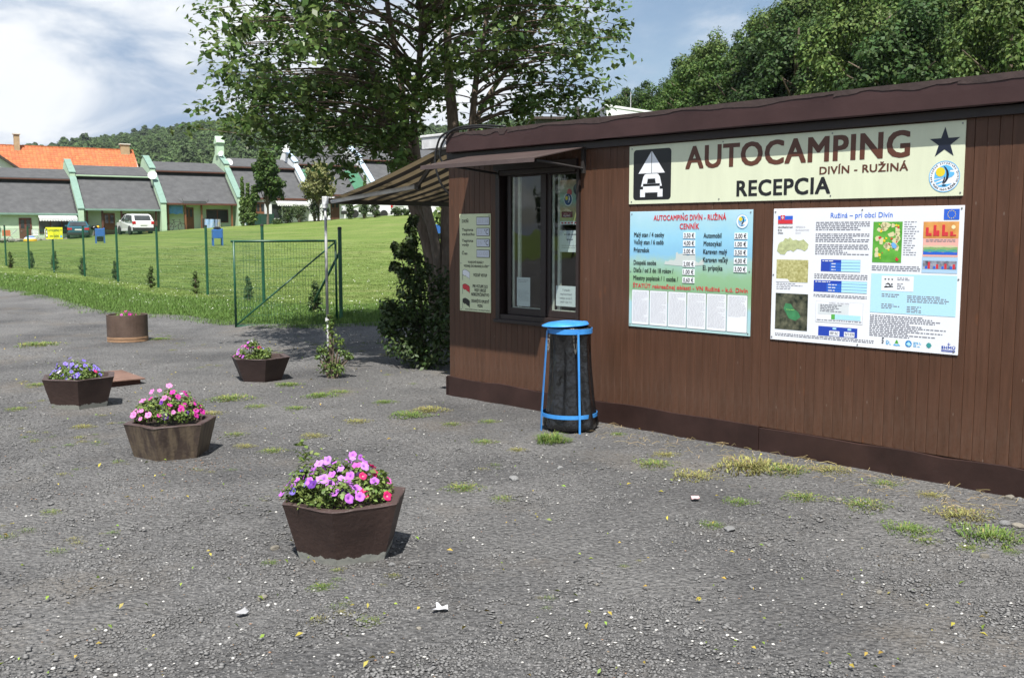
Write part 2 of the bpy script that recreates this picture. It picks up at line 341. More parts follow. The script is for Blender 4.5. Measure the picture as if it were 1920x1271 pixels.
xs, ys = axis(-1100, 1100, -60, 40, .8), axis(-160, 1350, -20, 110, .8, 1.09)
X, Y = np.meshgrid(xs, ys); Z = land_np(X, Y)+.012*noise2(X, Y, 1.9, 1)*sstep(0, 2, Y-edge_y(X))
Z = Z-.10*(1-sstep(-1.6, -.4, Y-edge_y(X)))
lawn = link('lawn', grid_mesh('lawn', X, Y, Z, M_LAWN)); tag(lawn, 'mown green meadow rising gently to the row of cottages and the hill behind', kind='structure')
gx, gy = np.concatenate([np.arange(-60, -8, .6), np.arange(-8, 9, .09), np.arange(9, 30, .6)]), np.linspace(0, 1, 240)**1.25
X = np.repeat(gx[None], len(gy), 0); top = edge_y(X)+.75; Y = -30+(top+30)*(.30+.70*gy[:, None]) ; Y[0] = -30
Z = .010*noise2(X, Y, 1.3, 3)+.007*noise2(X, Y, 5.1, 5)+.03*noise2(X, Y, .9, 9)*sstep(-2.2, -.2, Y-edge_y(X))
Z = Z-.085*sstep(-.1, .75, Y-edge_y(X)+.30*noise2(X, Y, 2.2, 4))+.05*sstep(-1.5, 0, Y-edge_y(X))
yard = link('gravel_yard', grid_mesh('gravel_yard', X, Y, Z, M_GRAVEL)); tag(yard, 'dark crushed asphalt gravel yard in front of the reception hut', kind='structure')
def yard_z(x, y): return float(.010*noise2(x, y, 1.3, 3)+.007*noise2(x, y, 5.1, 5))
# loose chips of asphalt on the yard (stuff): patches of chips, dense near the camera
M_CHIP = mat('asphalt_chip', (.155, .152, .150), .8, .3, 30, island=.32, bump=.3, bscale=120, spec=.3)
M_PALE = mat('pale_chip', (.46, .45, .42), .8, .2, 30, island=.35)
M_TAN = mat('tan_chip', (.30, .19, .105), .8, .2, 30, island=.4)
rng = np.random.default_rng(5)
def chip_patch(n, rad_, smin, smax, rng, m, name):
    base = np.array([(0,0,.8),(.9,.1,0),(.25,.85,.05),(-.75,.5,0),(-.7,-.55,.05),(.3,-.9,0),(0,0,-.8)], float)
    fc = np.array([(0,1,2),(0,2,3),(0,3,4),(0,4,5),(0,5,1),(6,2,1),(6,3,2),(6,4,3),(6,5,4),(6,1,5)])
    V = []; Fq = []
    for i in range(n):
        s = smin+(smax-smin)*rng.random()**2.5; r = rad_*math.sqrt(rng.random()); a = rng.random()*6.283
        b = base*(.75+.5*rng.random((7, 3)))*np.array([1, .85, .36])*s; t = rng.random()*6.283
        Rm = np.array([[math.cos(t), -math.sin(t), 0], [math.sin(t), math.cos(t), 0], [0, 0, 1]]); b = b@Rm.T; b[:, 2] += b[:, 0]*rng.normal()*.12
        V.append(b+np.array([r*math.cos(a), r*math.sin(a), s*.02])); Fq.append(fc+7*i)
    return mesh_np(name, np.concatenate(V), np.concatenate(Fq), m)
def yard_points(n, rng, ymin=3.2, ymax=13.5, pw=1.9, patchy=0):
    out = []
    while len(out) < n:
        y = ymin+(ymax-ymin)*rng.random()**pw; x = (rng.random()*2-1)*(.56*y+.4)
        if (x+.61)*-.7215+(y-10.07)*-.6924 < .04 and not (y > 10.0 and x < -.6): continue   # inside the hut
        if patchy and rng.random() < patchy and noise2(x, y, 2.3, 6)+.5*noise2(x, y, 6.1, 8) < .05: continue
        out.append((x, y, yard_z(x, y)))
    return np.array(out)
P = yard_points(6500, rng, ymax=22, pw=2.0, patchy=.8); n = len(P)
gr = scatter('gravel', P, np.stack([np.zeros(n), np.zeros(n), rng.random(n)*6.28], 1), .8+.5*rng.random(n), chip_patch(26, .24, .003, .0165, rng, M_CHIP, 'gravel_piece'))
tag(gr, 'loose dark asphalt chips lying over the yard')
P = yard_points(1100, rng, ymax=19); n = len(P)
pg = scatter('pale_grit', P, np.stack([np.zeros(n), np.zeros(n), rng.random(n)*6.28], 1), .6+.9*rng.random(n), chip_patch(3, .5, .0018, .013, rng, M_PALE, 'pale_grit_piece')); tag(pg, 'scattered pale grit among the dark chips')
P = yard_points(200, rng, ymax=15); Q = []
for (px, py, r, k) in ((310, 880, .75, 130), (620, 1055, .5, 30), (250, 640, .8, 60), (1890, 960, .5, 40), (330, 930, .9, 70)):
    c = gp(px, py)
    for _ in range(k): Q.append((c.x+rng.normal()*r*.5, c.y+rng.normal()*r*.3, yard_z(c.x, c.y)))
P = np.concatenate([P, np.array(Q)]); n = len(P)
tg = scatter('tan_grit', P, np.stack([np.zeros(n), np.zeros(n), rng.random(n)*6.28], 1), .6+.9*rng.random(n), chip_patch(2, .12, .004, .013, rng, M_TAN, 'tan_grit_piece')); tag(tg, 'scattered tan and rusty grit, thickest by the planters')
# fallen leaves and straw
M_YLEAF = mat('yellow_leaf', (.34, .27, .04), .6, .2, 20, island=.45)
M_GLEAF = mat('green_leaf_litter', (.17, .25, .03), .6, .2, 20, island=.45)
def litter(name, n, m, label, size, rng, pts=None, ymax=16):
    P = yard_points(n, rng, ymax=ymax, pw=1.3) if pts is None else pts; P = P+np.array([0, 0, .022])
    Nn = np.array([0, 0, 1.0])+rng.normal(size=P.shape)*.35; V, Fq = leaf_quads(rng, P, Nn, size*.8*(.5+.9*rng.random(len(P))), .5, .5)
    return tag(link(name, mesh_np(name, V, Fq, m)), label, kind='stuff')
litter('yellow_leaf_litter', 260, M_YLEAF, 'small yellow fallen leaves strewn over the gravel', .034, rng)
litter('green_leaf_litter', 280, M_GLEAF, 'small green fallen leaves strewn over the gravel', .032, rng)
b = MB()
M_STRAW = mat('dry_straw', (.40, .31, .15), .8, .25, 9, island=.3)
for _ in range(150):
    u = 2.2+3.4*rng.random(); o_ = .08+.55*rng.random()**1.5; x = -.611+.692*u-.7215*o_; y = 10.067-.7215*u-.692*o_
    a = rng.random()*6.28; l = .04+.10*rng.random(); z = yard_z(x, y)+.018
    b.tube([(x, y, z), (x+l*.5*math.cos(a), y+l*.5*math.sin(a), z+.008+.012*rng.random()), (x+l*math.cos(a+.3), y+l*math.sin(a+.3), z)], .0013, 3)
tag(b.build('straw', M_STRAW), 'dry straw stalks strewn along the foot of the hut wall', kind='stuff')
# ============================================================ RECEPTION HUT  (local X along the front wall, Y into the hut, Z up)
HUT, HRZ = Vector((-.6114, 10.0673, 0)), math.atan2(-.7215, .6924)
EX, EY = Vector((.6924, -.7215, 0)), Vector((.7215, .6924, 0))
def W(x, y, z): return HUT+EX*x+EY*y+Vector((0, 0, z))
def hut_local(p): d = Vector(p)-HUT; return Vector((d.dot(EX), d.dot(EY), d.z))
M_PLANK = mat('brown_plank_paint', (.080, .0360, .0190), .5, .2, 3, bump=.22, bscale=26, objr=.07, stretch=(9, 9, .7), spec=.35, col2=(.099, .045, .026))
def splash(m):                                                    # dried mud splashed up the foot of the boards
    nt = m.node_tree; N = nt.nodes.new; L = nt.links.new; p = nt.nodes['Principled BSDF']; src = p.inputs['Base Color'].links[0].from_socket; tc = N('ShaderNodeTexCoord'); sp = N('ShaderNodeSeparateXYZ'); L(tc.outputs['Object'], sp.inputs[0])
    n = N('ShaderNodeTexNoise'); n.inputs['Scale'].default_value = 7; n.inputs['Detail'].default_value = 8; n.inputs['Roughness'].default_value = .75; L(tc.outputs['Object'], n.inputs['Vector'])
    a = N('ShaderNodeMapRange'); a.inputs[1].default_value = .70; a.inputs[2].default_value = .12; a.inputs[3].default_value = 0; a.inputs[4].default_value = .30; L(sp.outputs[2], a.inputs[0])
    c = N('ShaderNodeMath'); c.operation = 'MULTIPLY'; L(a.outputs[0], c.inputs[0]); r = N('ShaderNodeValToRGB'); r.color_ramp.elements[0].position = .42; r.color_ramp.elements[1].position = .68; L(n.outputs[0], r.inputs[0]); L(r.outputs[0], c.inputs[1])
    x = N('ShaderNodeMix'); x.data_type = 'RGBA'; L(c.outputs[0], x.inputs[0]); L(src, x.inputs[6]); x.inputs[7].default_value = (.17, .14, .115, 1); L(x.outputs[2], p.inputs['Base Color'])
def knots(m):                                                     # rusty knots and pale scuffs, different on every board
    nt = m.node_tree; N = nt.nodes.new; L = nt.links.new; p = nt.nodes['Principled BSDF']; src = p.inputs['Base Color'].links[0].from_socket
    tc = N('ShaderNodeTexCoord'); oi = N('ShaderNodeObjectInfo'); om = N('ShaderNodeVectorMath'); om.operation = 'MULTIPLY_ADD'; om.inputs[1].default_value = (31, 17, 59); L(oi.outputs['Random'], om.inputs[0]); L(tc.outputs['Object'], om.inputs[2])
    for sc, st, th, col, rare in ((1, (9, 9, 3.2), .17, (.135, .052, .022), .62), (1, (30, 30, 11), .16, (.22, .17, .14), .94)):
        mp = N('ShaderNodeMapping'); mp.inputs['Scale'].default_value = st; L(om.outputs[0], mp.inputs[0]); v = N('ShaderNodeTexVoronoi'); v.inputs['Scale'].default_value = sc; L(mp.outputs[0], v.inputs['Vector'])
        a = N('ShaderNodeMapRange'); a.inputs[1].default_value = th; a.inputs[2].default_value = th*.35; L(v.outputs['Distance'], a.inputs[0]); sp = N('ShaderNodeSeparateColor'); L(v.outputs['Color'], sp.inputs[0])
        g = N('ShaderNodeMath'); g.operation = 'GREATER_THAN'; g.inputs[1].default_value = rare; L(sp.outputs[0], g.inputs[0]); ml = N('ShaderNodeMath'); ml.operation = 'MULTIPLY'; L(a.outputs[0], ml.inputs[0]); L(g.outputs[0], ml.inputs[1])
        h = N('ShaderNodeMath'); h.operation = 'MULTIPLY'; h.inputs[1].default_value = .6; L(ml.outputs[0], h.inputs[0])
        x = N('ShaderNodeMix'); x.data_type = 'RGBA'; L(h.outputs[0], x.inputs[0]); L(src, x.inputs[6]); x.inputs[7].default_value = (*col, 1); L(x.outputs[2], p.inputs['Base Color']); src = x.outputs[2]
knots(M_PLANK); splash(M_PLANK)
M_PLINTH = mat('dark_brown_board_paint', (.026, .0125, .010), .5, .2, 3, bump=.3, bscale=12, col2=(.044, .022, .018), spec=.35)
M_FASCIA = mat('fascia_sheet_paint', (.042, .021, .0205), .5, .15, 2.2, bump=.35, bscale=7, col2=(.056, .029, .028), bdist=.01, spec=.3)
M_DARK = mat('dark_trim_paint', (.020, .0115, .010), .5, .2, 6, bump=.2, bscale=30)
M_FELT = mat('roof_felt', (.040, .024, .022), .8, .25, 5, bump=.6, bscale=16)
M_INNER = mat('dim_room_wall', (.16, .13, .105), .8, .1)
M_CHIPW = mat('chipped_white_paint', (.62, .60, .54), .55, .15, 20)
M_GLASS = glass_mat('window_glass', (.88, .92, .90), .05)
M_SCREW = mat('zinc_screw', (.30, .30, .30), .4, .1, metal=.8)
M_BRACKET = mat('dark_metal', (.030, .027, .026), .5, .1)
hut = thing('reception_hut', 'long brown planked reception hut with flat roof and dark window', 'building', HUT, HRZ)
HL, HD = 9.0, 2.7; pw_ = .0752
WX0, WX1, WZ0, WZ1 = .735, 1.742, .84, 2.215
def plank_mesh(z0, z1, w=pw_-.0012):
    b = MB(); c = .0028; b.pz([(c, -.018), (w-c, -.018), (w, -.0152), (w, 0), (0, 0), (0, -.0152)], z0, z1); return b.mesh('wall_plank', M_PLANK)
full, low, high = plank_mesh(.188, 2.40), plank_mesh(.188, WZ0), plank_mesh(WZ1, 2.40)
rp = random.Random(3); k = 0
while k*pw_ < HL:
    x = k*pw_; wn = x+pw_ > WX0 and x < WX1
    for me in ((low, high) if wn else (full,)): link('wall_plank', me, hut, (x, -.0015-.0011*rp.random(), 0), (0, (rp.random()-.5)*.0008, 0))
    k += 1
b = MB(); b.box(0, WX0, 0, .05, 0, 2.42); b.box(WX1, HL, 0, .05, 0, 2.42); b.box(WX0, WX1, 0, .05, 0, WZ0); b.box(WX0, WX1, 0, .05, WZ1, 2.42)
b.box(-.012, .0, -.016, HD, .19, 2.42); b.box(0, HL, HD-.05, HD, 0, 2.42); b.box(HL-.05, HL, .051, HD-.051, 0, 2.42)
b.build('wall_core', M_PLANK, hut)
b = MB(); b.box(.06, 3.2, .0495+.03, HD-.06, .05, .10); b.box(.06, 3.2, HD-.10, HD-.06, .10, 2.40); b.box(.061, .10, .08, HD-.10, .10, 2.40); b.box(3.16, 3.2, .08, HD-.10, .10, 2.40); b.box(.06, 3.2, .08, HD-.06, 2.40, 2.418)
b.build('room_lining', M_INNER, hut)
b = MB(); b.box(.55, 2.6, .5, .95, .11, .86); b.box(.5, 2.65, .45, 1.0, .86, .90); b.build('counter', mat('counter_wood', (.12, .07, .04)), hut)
for (x0, x1, dz) in ((-.034, 3.62, 0), (3.625, 6.4, -.008), (6.405, HL, 0)):                                # plinth boards with a slightly wavy top
    n = 14; poly = [(x0, -.03), (x1, -.03)]+[(x1+(x0-x1)*i/n, .192+dz+.006*math.sin(i*1.9+x0)+.004*math.sin(i*4.1)) for i in range(n+1)]
    MB().py(poly, -.040, .0).build('plinth_board', M_PLINTH, hut, bevel=.003)
MB().box(-.05, -.012, -.04, HD, -.03, .19).build('plinth_board', M_PLINTH, hut)
# roof edge
MB().box(.0, HL, -.055, .02, 2.365, 2.425).build('soffit_batten', M_DARK, hut, bevel=.003)
MB().box(.072, HL+.05, -.06, HD+.1, 2.44, 2.585).build('roof', M_FELT, hut)
def fascia(x0, x1, seed):
    r = random.Random(seed); b = MB(); n = 16; rows = [(-.104, 2.428), (-.110, 2.436), (-.110, 2.53), (-.110, 2.606), (-.04, 2.612)]; vs = []; fs = []
    for j, (y, z) in enumerate(rows):
        for i in range(n+1):
            vs.append((x0+(x1-x0)*i/n, y+r.uniform(-.0008, .0008)*(1 if 0 < i < n else 0), z+r.uniform(-.0010, .0010)+(.008 if j == 0 and i in (5, 6) and seed % 2 else 0)))
    for j in range(4):
        for i in range(n): fs.append((j*(n+1)+i, j*(n+1)+i+1, (j+1)*(n+1)+i+1, (j+1)*(n+1)+i))
    b.add(vs, fs); o = b.build('fascia_sheet', M_FASCIA, hut); s = o.modifiers.new('thickness', 'SOLIDIFY'); s.thickness = .006; s.offset = 1
for i, (a, c) in enumerate(((.068, 1.55), (1.545, 3.27), (3.265, 4.93), (4.925, 6.6), (6.595, HL))): fascia(a, c, i)
MB().box(.058, .068, -.106, HD, 2.43, 2.602).build('fascia_sheet', M_FASCIA, hut)
def felt_strip(x0, x1, seed):
    r = random.Random(seed); n = 40; vs = []; fs = []; off = r.random()*9
    for i in range(n+1):
        x = x0+(x1-x0)*i/n; d = .028+.012*math.sin(i*.23+off)+.005*math.sin(i*.61+2*off)+r.uniform(-.002, .002)+(.03 if seed == 20 and 34 < i < 39 else 0)
        vs += [(x, -.02, 2.622), (x, -.116, 2.612), (x, -.1185-r.random()*.001, 2.606-d)]
    for i in range(n): a = 3*i; fs += [(a, a+3, a+4, a+1), (a+1, a+4, a+5, a+2)]
    MB().add(vs, fs).build('felt_strip', M_FELT, hut)
for i, (a, c) in enumerate(((.062, .95), (.94, 2.5), (2.49, 4.2), (4.19, 5.05), (5.03, 6.9))): felt_strip(a, c, 20+i)
# window: frame, two sashes with panes
win = MB()
fw = .05
win.box(WX0-.035, WX0+.02, -.045, .06, WZ0-.02, WZ1+.01); win.box(WX1-.02, WX1+.012, -.028, .06, WZ0-.02, WZ1+.01); win.box(WX0+.02, WX1-.02, -.045, .06, WZ1-.035, WZ1+.012)
win.box(WX0-.05, WX1-.0, -.062, .06, WZ0-.045, WZ0-.012); win.box(WX0+.02, WX1-.02, -.038, .06, WZ0-.012, WZ0+.035)
window = win.build('window', M_DARK, hut, bevel=.004)
MB().box(WX0-.06, WX1, -.05, -.019, WZ1+.014, WZ1+.075).build('head_board', M_DARK, window)
for (a, c) in ((.815, 1.268), (1.337, 1.735)):
    s = MB(); t = .045; z0, z1 = WZ0+.037, WZ1-.037; y0, y1 = .005, .045
    s.box(a, a+t, y0, y1, z0, z1); s.box(c-t+.033, c, y0, y1, z0, z1); s.box(a+t, c-t+.033, y0, y1, z0, z0+.065); s.box(a+t, c-t+.033, y0, y1, z1-.014, z1); s.build('sash', M_DARK, window, bevel=.003)
    MB().box(a+t-.002, c-.010, .022, .026, z0+.06, z1-.01).build('pane', M_GLASS, window)
    q = MB(); q.box(a+t, a+t+.022, .0275, .040, z0+.065, z1-.014); q.box(a+t+.022, c-.012, .0275, .034, z0+.065, z0+.073); q.build('putty_bead', M_CHIPW, window)
MB().box(1.268, 1.337, -.012, .045, WZ0+.036, WZ1-.036).build('mullion', M_DARK, window, bevel=.004)
for x in (.905, 1.425):                                              # pale inner window behind
    q = MB(); q.box(x, x+.035, .055, .075, WZ0+.08, WZ1-.03); q.build('inner_frame', M_CHIPW, window)
# sheet-metal hood over the window
q = MB(); x0, x1 = .36, 1.845; q.px([(-.02, 2.392), (-.672, 2.262), (-.678, 2.226), (-.672, 2.224), (-.664, 2.255), (-.02, 2.384)], x0, x1)
hood = q.build('window_hood', mat('hood_paint', (.060, .041, .038), .5, .1, 4, col2=(.080, .057, .053), spec=.35), hut)
for x in (.72, 1.80):
    q = MB(); q.box(x, x+.03, -.050, -.019, 2.16, 2.385); q.tube([(x+.015, -.05, 2.20), (x+.015, -.62, 2.245)], .011, 5); q.build('bracket', M_BRACKET, hood)
# ============================================================ things on the hut wall
M_CREAM = mat('cream_board', (.68, .715, .53), .35, .05, 2.2, stretch=(4, 4, .8))
M_CREAM2 = mat('pale_green_board', (.66, .72, .47), .35, .03, 3)
M_BLACK, M_BROWNP = flatm('black_print', (.012, .012, .014)), flatm('brown_print', (.105, .036, .020))
M_WHITE, M_BLUE, M_SKYB = flatm('white_print', (.80, .82, .86)), flatm('blue_print', (.03, .12, .60)), flatm('sky_blue_print', (.12, .46, .80))
M_RED, M_YEL, M_NAVY = flatm('red_print', (.62, .035, .05)), flatm('yellow_print', (.75, .60, .03)), flatm('navy_print', (.012, .016, .035))
M_TEAL, M_GREENP, M_CYAN, M_GREY = flatm('teal_print', (.05, .30, .30)), flatm('green_print', (.10, .42, .07)), flatm('cyan_print', (.42, .74, .90)), flatm('grey_print', (.45, .45, .50))
M_DKBLUE, M_ORANGE, M_PINK, M_INK = flatm('deep_blue_print', (.02, .06, .42)), flatm('orange_print', (.80, .33, .06)), flatm('pink_print', (.80, .42, .36)), flatm('faint_ink', (.22, .22, .26))
M_BOARDW = mat('white_board', (.78, .80, .84), .35, .02, 2)
def board(name, label, cat, x, z, w, h, m, group=None, th=.008, y=-.020):
    t = thing(name, label, cat, W(x, y, z), HRZ, group); MB().box(0, w, -th, 0, 0, h).build('panel', m, t, bevel=.0015); return t
def screws(t, pts, y):
    b = MB(); b.lathe([(.0055, 0), (.0055, .003), (.002, .0045)], 8); me = b.mesh('screw', M_SCREW)
    for x, z in pts: link('screw', me, t, (x, y, z), (rad(90), 0, 0))
def emblem(t, cx, cz, r, y, text=True):
    s = r/.1
    P_ = lambda pts: [(cx+a*s, cz+b_*s) for a, b_ in pts]
    b = MB(); b.disc(cx, cz, r, y, 36); e = b.build('emblem', M_WHITE, t)
    b = MB(); b.ring(cx, cz, r*.955, r, y-.0008, 40)
    b.flat(P_([(-.066,-.012),(-.062,.028),(-.045,.052),(-.02,.068),(.008,.075),(.036,.064),(.058,.040),(.040,.042),(.030,.030),(.062,.026),(.064,.012),(.048,-.004),(.028,-.010),(.0,-.006),(-.03,-.008)]), y-.0008)
    b.flat(P_([(-.066,-.020),(-.03,-.014),(.005,-.008),(-.03,-.022),(-.062,-.034)]), y-.0008); b.flat(P_([(-.055,-.040),(-.02,-.030),(.0,-.024),(-.02,-.040),(-.048,-.052)]), y-.0008)
    b.flat(P_([(-.045,-.058),(-.01,-.050),(.05,-.046),(.02,-.064),(-.005,-.068),(-.03,-.066)]), y-.0008); b.build('wave_print', M_SKYB, e)
    b = MB(); b.disc(cx-.026*s, cz+.030*s, .030*s, y-.0014, 24); b.build('sun_print', M_YEL, e)
    b = MB(); b.flat(P_([(-.008,.070),(.010,.056),(.024,.036),(.030,.012),(.026,-.012),(.014,-.032),(-.002,-.046),(-.008,-.046),(.004,-.028),(.012,-.006),(.014,.016),(.010,.040)]), y-.0020)
    b.flat(P_([(.002,.004),(.006,-.012),(.002,-.03),(-.014,-.044),(-.006,-.022)]), y-.0020); b.rect(cx-.012*s, cx+.012*s, cz-.060*s, cz-.052*s, y-.0020); b.build('sail_print', M_NAVY, e)
    if text:
        b = MB()
        for st, a0, a1, up in (('Rekreačné stredisko DIVÍN', 200, -20, True), ('Vodná nádrž RUŽINÁ', 216, 324, False)):
            n = len(st)
            for i, ch in enumerate(st):
                if ch == ' ': continue
                v, f = text_mesh(ch, 0, 0, .0135*s, bold=.01, centre=0); a = rad(a0+(a1-a0)*i/(n-1)); rr = (.080 if up else .089)*s; ph = a-math.pi/2 if up else a+math.pi/2
                b.add([(cx+rr*math.cos(a)+x*math.cos(ph)-z*math.sin(ph), y-.0008, cz+rr*math.sin(a)+x*math.sin(ph)+z*math.cos(ph)) for x, z in v], f)
        b.build('ring_lettering', M_NAVY, e)
    return e
# --- main sign
t = board('reception_sign', 'long cream sign reading AUTOCAMPING RECEPCIA with tent and car pictogram', 'sign', 2.32, 1.882, 2.738, .475, M_CREAM); y = -.0092
def rrect(x0, x1, z0, z1, r, n=6):
    p = []
    for cx, cz, a0 in ((x1-r, z0+r, -90), (x1-r, z1-r, 0), (x0+r, z1-r, 90), (x0+r, z0+r, 180)):
        p += [(cx+r*math.cos(rad(a0+90*i/n)), cz+r*math.sin(rad(a0+90*i/n))) for i in range(n+1)]
    return p
pic = MB().flat(rrect(.047, .432, .033, .441, .03), y).build('pictogram', M_BLACK, t)
b = MB(); y2 = y-.001; b.flat([(.1,.248),(.233,.248),(.233,.425)], y2); b.flat([(.238,.425),(.238,.248),(.371,.247)], y2)
b.flat([(.128,.142),(.150,.218),(.166,.238),(.180,.243),(.291,.243),(.305,.238),(.321,.218),(.343,.142),(.322,.142),(.322,.163),(.149,.163),(.149,.142)], y2)     # car roof and pillars
b.flat([(.149,.164),(.182,.164),(.192,.206),(.279,.206),(.289,.164),(.322,.164),(.318,.214),(.300,.236),(.171,.236),(.153,.214)], y2-.0005)
b.rect(.150, .321, .112, .142, y2); b.flat([(.120,.118),(.150,.118),(.321,.118),(.351,.118),(.351,.056),(.300,.056),(.300,.092),(.171,.092),(.171,.056),(.120,.056)], y2-.0003); b.build('tent_and_car_print', M_WHITE, pic)
MB().flat([(.190,.166),(.281,.166),(.272,.203),(.199,.203)], y2-.001).build('car_window_print', M_BLACK, pic)
letters(t, 'brown_lettering', [('AUTOCAMPING', .571, .263, .176, 1.812), ('DIVÍN - RUŽINÁ', 1.733, .1745, .0535, .642)], M_BROWNP, y, .030)
letters(t, 'black_lettering', [('RECEPCIA', 1.049, .0385, .118, .772)], M_BLACK, y, .030)
b = MB(); cx, cz = 2.608, .338
b.flat([(cx+(.103 if i % 2 == 0 else .040)*math.cos(rad(90+36*i)), cz+(.103 if i % 2 == 0 else .040)*math.sin(rad(90+36*i))) for i in range(10)], y); b.build('star', M_NAVY, t)
emblem(t, 2.616, .126, .100, y)
screws(t, [(.029,.452),(.028,.021),(.919,.455),(.893,.024),(2.717,.456),(2.722,.021),(1.823,.455),(1.824,.025)], -.008)
# --- price board
def print_mat(name, stops, h, axis_i=2, ns=5, amp=.12):
    m = bpy.data.materials.new(name); m.use_nodes = True; nt = m.node_tree; N = nt.nodes.new; L = nt.links.new; p = nt.nodes['Principled BSDF']; p.inputs['Roughness'].default_value = .35
    tc = N('ShaderNodeTexCoord'); sp = N('ShaderNodeSeparateXYZ'); L(tc.outputs['Object'], sp.inputs[0])
    nz = N('ShaderNodeTexNoise'); nz.inputs['Scale'].default_value = ns; nz.inputs['Detail'].default_value = 8; nz.inputs['Roughness'].default_value = .65; L(tc.outputs['Object'], nz.inputs['Vector'])
    a = N('ShaderNodeMath'); a.operation = 'DIVIDE'; a.inputs[1].default_value = h; L(sp.outputs[axis_i], a.inputs[0])
    c = N('ShaderNodeMath'); c.operation = 'MULTIPLY_ADD'; c.inputs[1].default_value = amp*2; L(nz.outputs[0], c.inputs[0]); L(a.outputs[0], c.inputs[2])
    d = N('ShaderNodeMath'); d.operation = 'SUBTRACT'; d.inputs[1].default_value = amp; L(c.outputs[0], d.inputs[0])
    r = N('ShaderNodeValToRGB'); e = r.color_ramp.elements; e[0].position, e[0].color = stops[0][0], (*stops[0][1], 1); e[1].position, e[1].color = stops[-1][0], (*stops[-1][1], 1)
    for s, cc in stops[1:-1]: k = e.new(s); k.color = (*cc, 1)
    L(d.outputs[0], r.inputs[0]); L(r.outputs[0], p.inputs['Base Color']); return m
M_PHOTO = print_mat('landscape_print', [(0, (.42,.62,.62)), (.20, (.36,.60,.66)), (.235, (.36,.55,.40)), (.33, (.24,.44,.24)), (.45, (.27,.47,.27)), (.58, (.34,.54,.50)), (.64, (.25,.52,.72)), (.78, (.30,.60,.78)), (.90, (.38,.64,.74)), (1, (.46,.68,.80))], .955, 2, 7, .09)
t = board('price_board', 'landscape printed price list headed CENNÍK with a row of six papers', 'sign', 2.335, .866, 1.182, .955, M_PHOTO)
b = MB(); b.flat([(.363,.527),(.375,.556),(.40,.550),(.42,.565),(.46,.560),(.478,.575),(.480,.624),(.497,.628),(.500,.612),(.55,.618),(.552,.632),(.58,.632),(.585,.600),(.615,.604),(.62,.626),(.668,.628),(.672,.560),(.70,.545),(.735,.575),(.752,.56),(.745,.53),(.60,.515),(.48,.520)], y); b.build('castle_print', flatm('pale_stone_print', (.55,.60,.58)), t)
letters(t, 'red_lettering', [('AUTOCAMPING DIVÍN - RUŽINÁ', .249, .880, .043, .70), ('CENNÍK', .512, .810, .044, .188), ('ŠTATÚT rekreačnej oblasti - VN Ružiná - k.ú. Divín', .042, .328, .034, 1.113)], M_RED, y-.001, .022)
letters(t, 'black_lettering', [('Malý stan / 4 osoby', .047, .747, .0375, .312), ('Veľký stan / 6 osôb', .046, .686, .0375, .309), ('Prístrešok', .046, .621, .0375, .163), ('Dospelá osoba', .046, .518, .0375, .236), ('Dieťa / od 3 do 18 rokov /', .047, .455, .0375, .41), ('Miestny poplatok / 1 osoba /', .045, .391, .0375, .46),
    ('Automobil', .743, .742, .0375, .167), ('Motocykel', .745, .680, .0375, .166), ('Karavan malý', .743, .617, .0375, .221), ('Karavan veľký', .742, .554, .0375, .231), ('El. prípojka', .742, .491, .0375, .184)], M_BLACK, y-.001, .018)
for cx, zz, pr in [(.607,z,p) for z,p in ((.760,'3,50 €'),(.699,'4,00 €'),(.636,'3,00 €'),(.535,'2,00 €'),(.472,'1,00 €'),(.408,'0,60 €'))]+[(1.085,z,p) for z,p in ((.757,'2,00 €'),(.695,'1,00 €'),(.632,'3,50 €'),(.569,'4,00 €'),(.506,'3,00 €'))]:
    q = MB(); q.box(cx-.058, cx+.058, y-.003, y, zz-.0235, zz+.0235); pl = q.build('price_plate', M_WHITE, t)
    letters(pl, 'price', [(pr, 0, zz-.0165, .033, .098, cx)], M_BLACK, y-.0036, .016)
rg = random.Random(11)
for i in range(6):
    x0 = .034+i*.1885; x1 = x0+.1785
    q = MB(); q.flat(rrect(x0-.002, x1+.002, .022, .310, .006, 2), y-.0004); q.build('paper_outline', M_BLACK, t)
    q = MB(); q.flat(rrect(x0, x1, .024, .308, .006, 2), y-.001); pp = q.build('paper', M_WHITE, t)
    g = MB(); greek(g, rg, x0+.012, x1-.012, .296, .04 if i < 5 else .14, .0088, y-.0016, fill=.34); g.build('small_print', M_GREY, pp)['kind'] = 'stuff'
emblem(t, 1.093, .868, .054, y-.001, False)
screws(t, [(.02,.935),(.545,.935),(1.165,.935),(.015,.46),(1.165,.49),(.015,.02),(1.165,.02)], -.008)
# --- information board
t = board('information_board', 'white information board headed Ružiná – pri obci Divín with maps and charts', 'sign', 3.695, .860, 1.378, .962, M_BOARDW)
letters(t, 'blue_heading', [('Ružiná – pri obci Divín', .456, .892, .0345, .451)], flatm('heading_blue', (.05, .19, .72)), y, .008)
fl = MB(); fl.box(.038, .160, y-.0004, y, .852, .939); fl = fl.build('flag_print', M_WHITE, t)
MB().rect(.0385, .1595, .8815, .910, y-.001).build('blue_band', M_BLUE, fl); MB().rect(.0385, .1595, .8525, .8813, y-.001).build('red_band', M_RED, fl)
MB().flat([(.060,.915),(.095,.915),(.095,.892),(.088,.878),(.0775,.871),(.067,.878),(.060,.892)], y-.0015).build('shield', M_RED, fl)
q = MB(); q.rect(.0755,.0795,.885,.911,y-.002); q.rect(.069,.086,.902,.9055,y-.002); q.rect(.066,.089,.894,.8975,y-.002); q.build('cross', M_WHITE, fl)
eu = MB().rect(1.250, 1.349, .872, .940, y-.0005).build('flag_print', M_BLUE, t); q = MB()
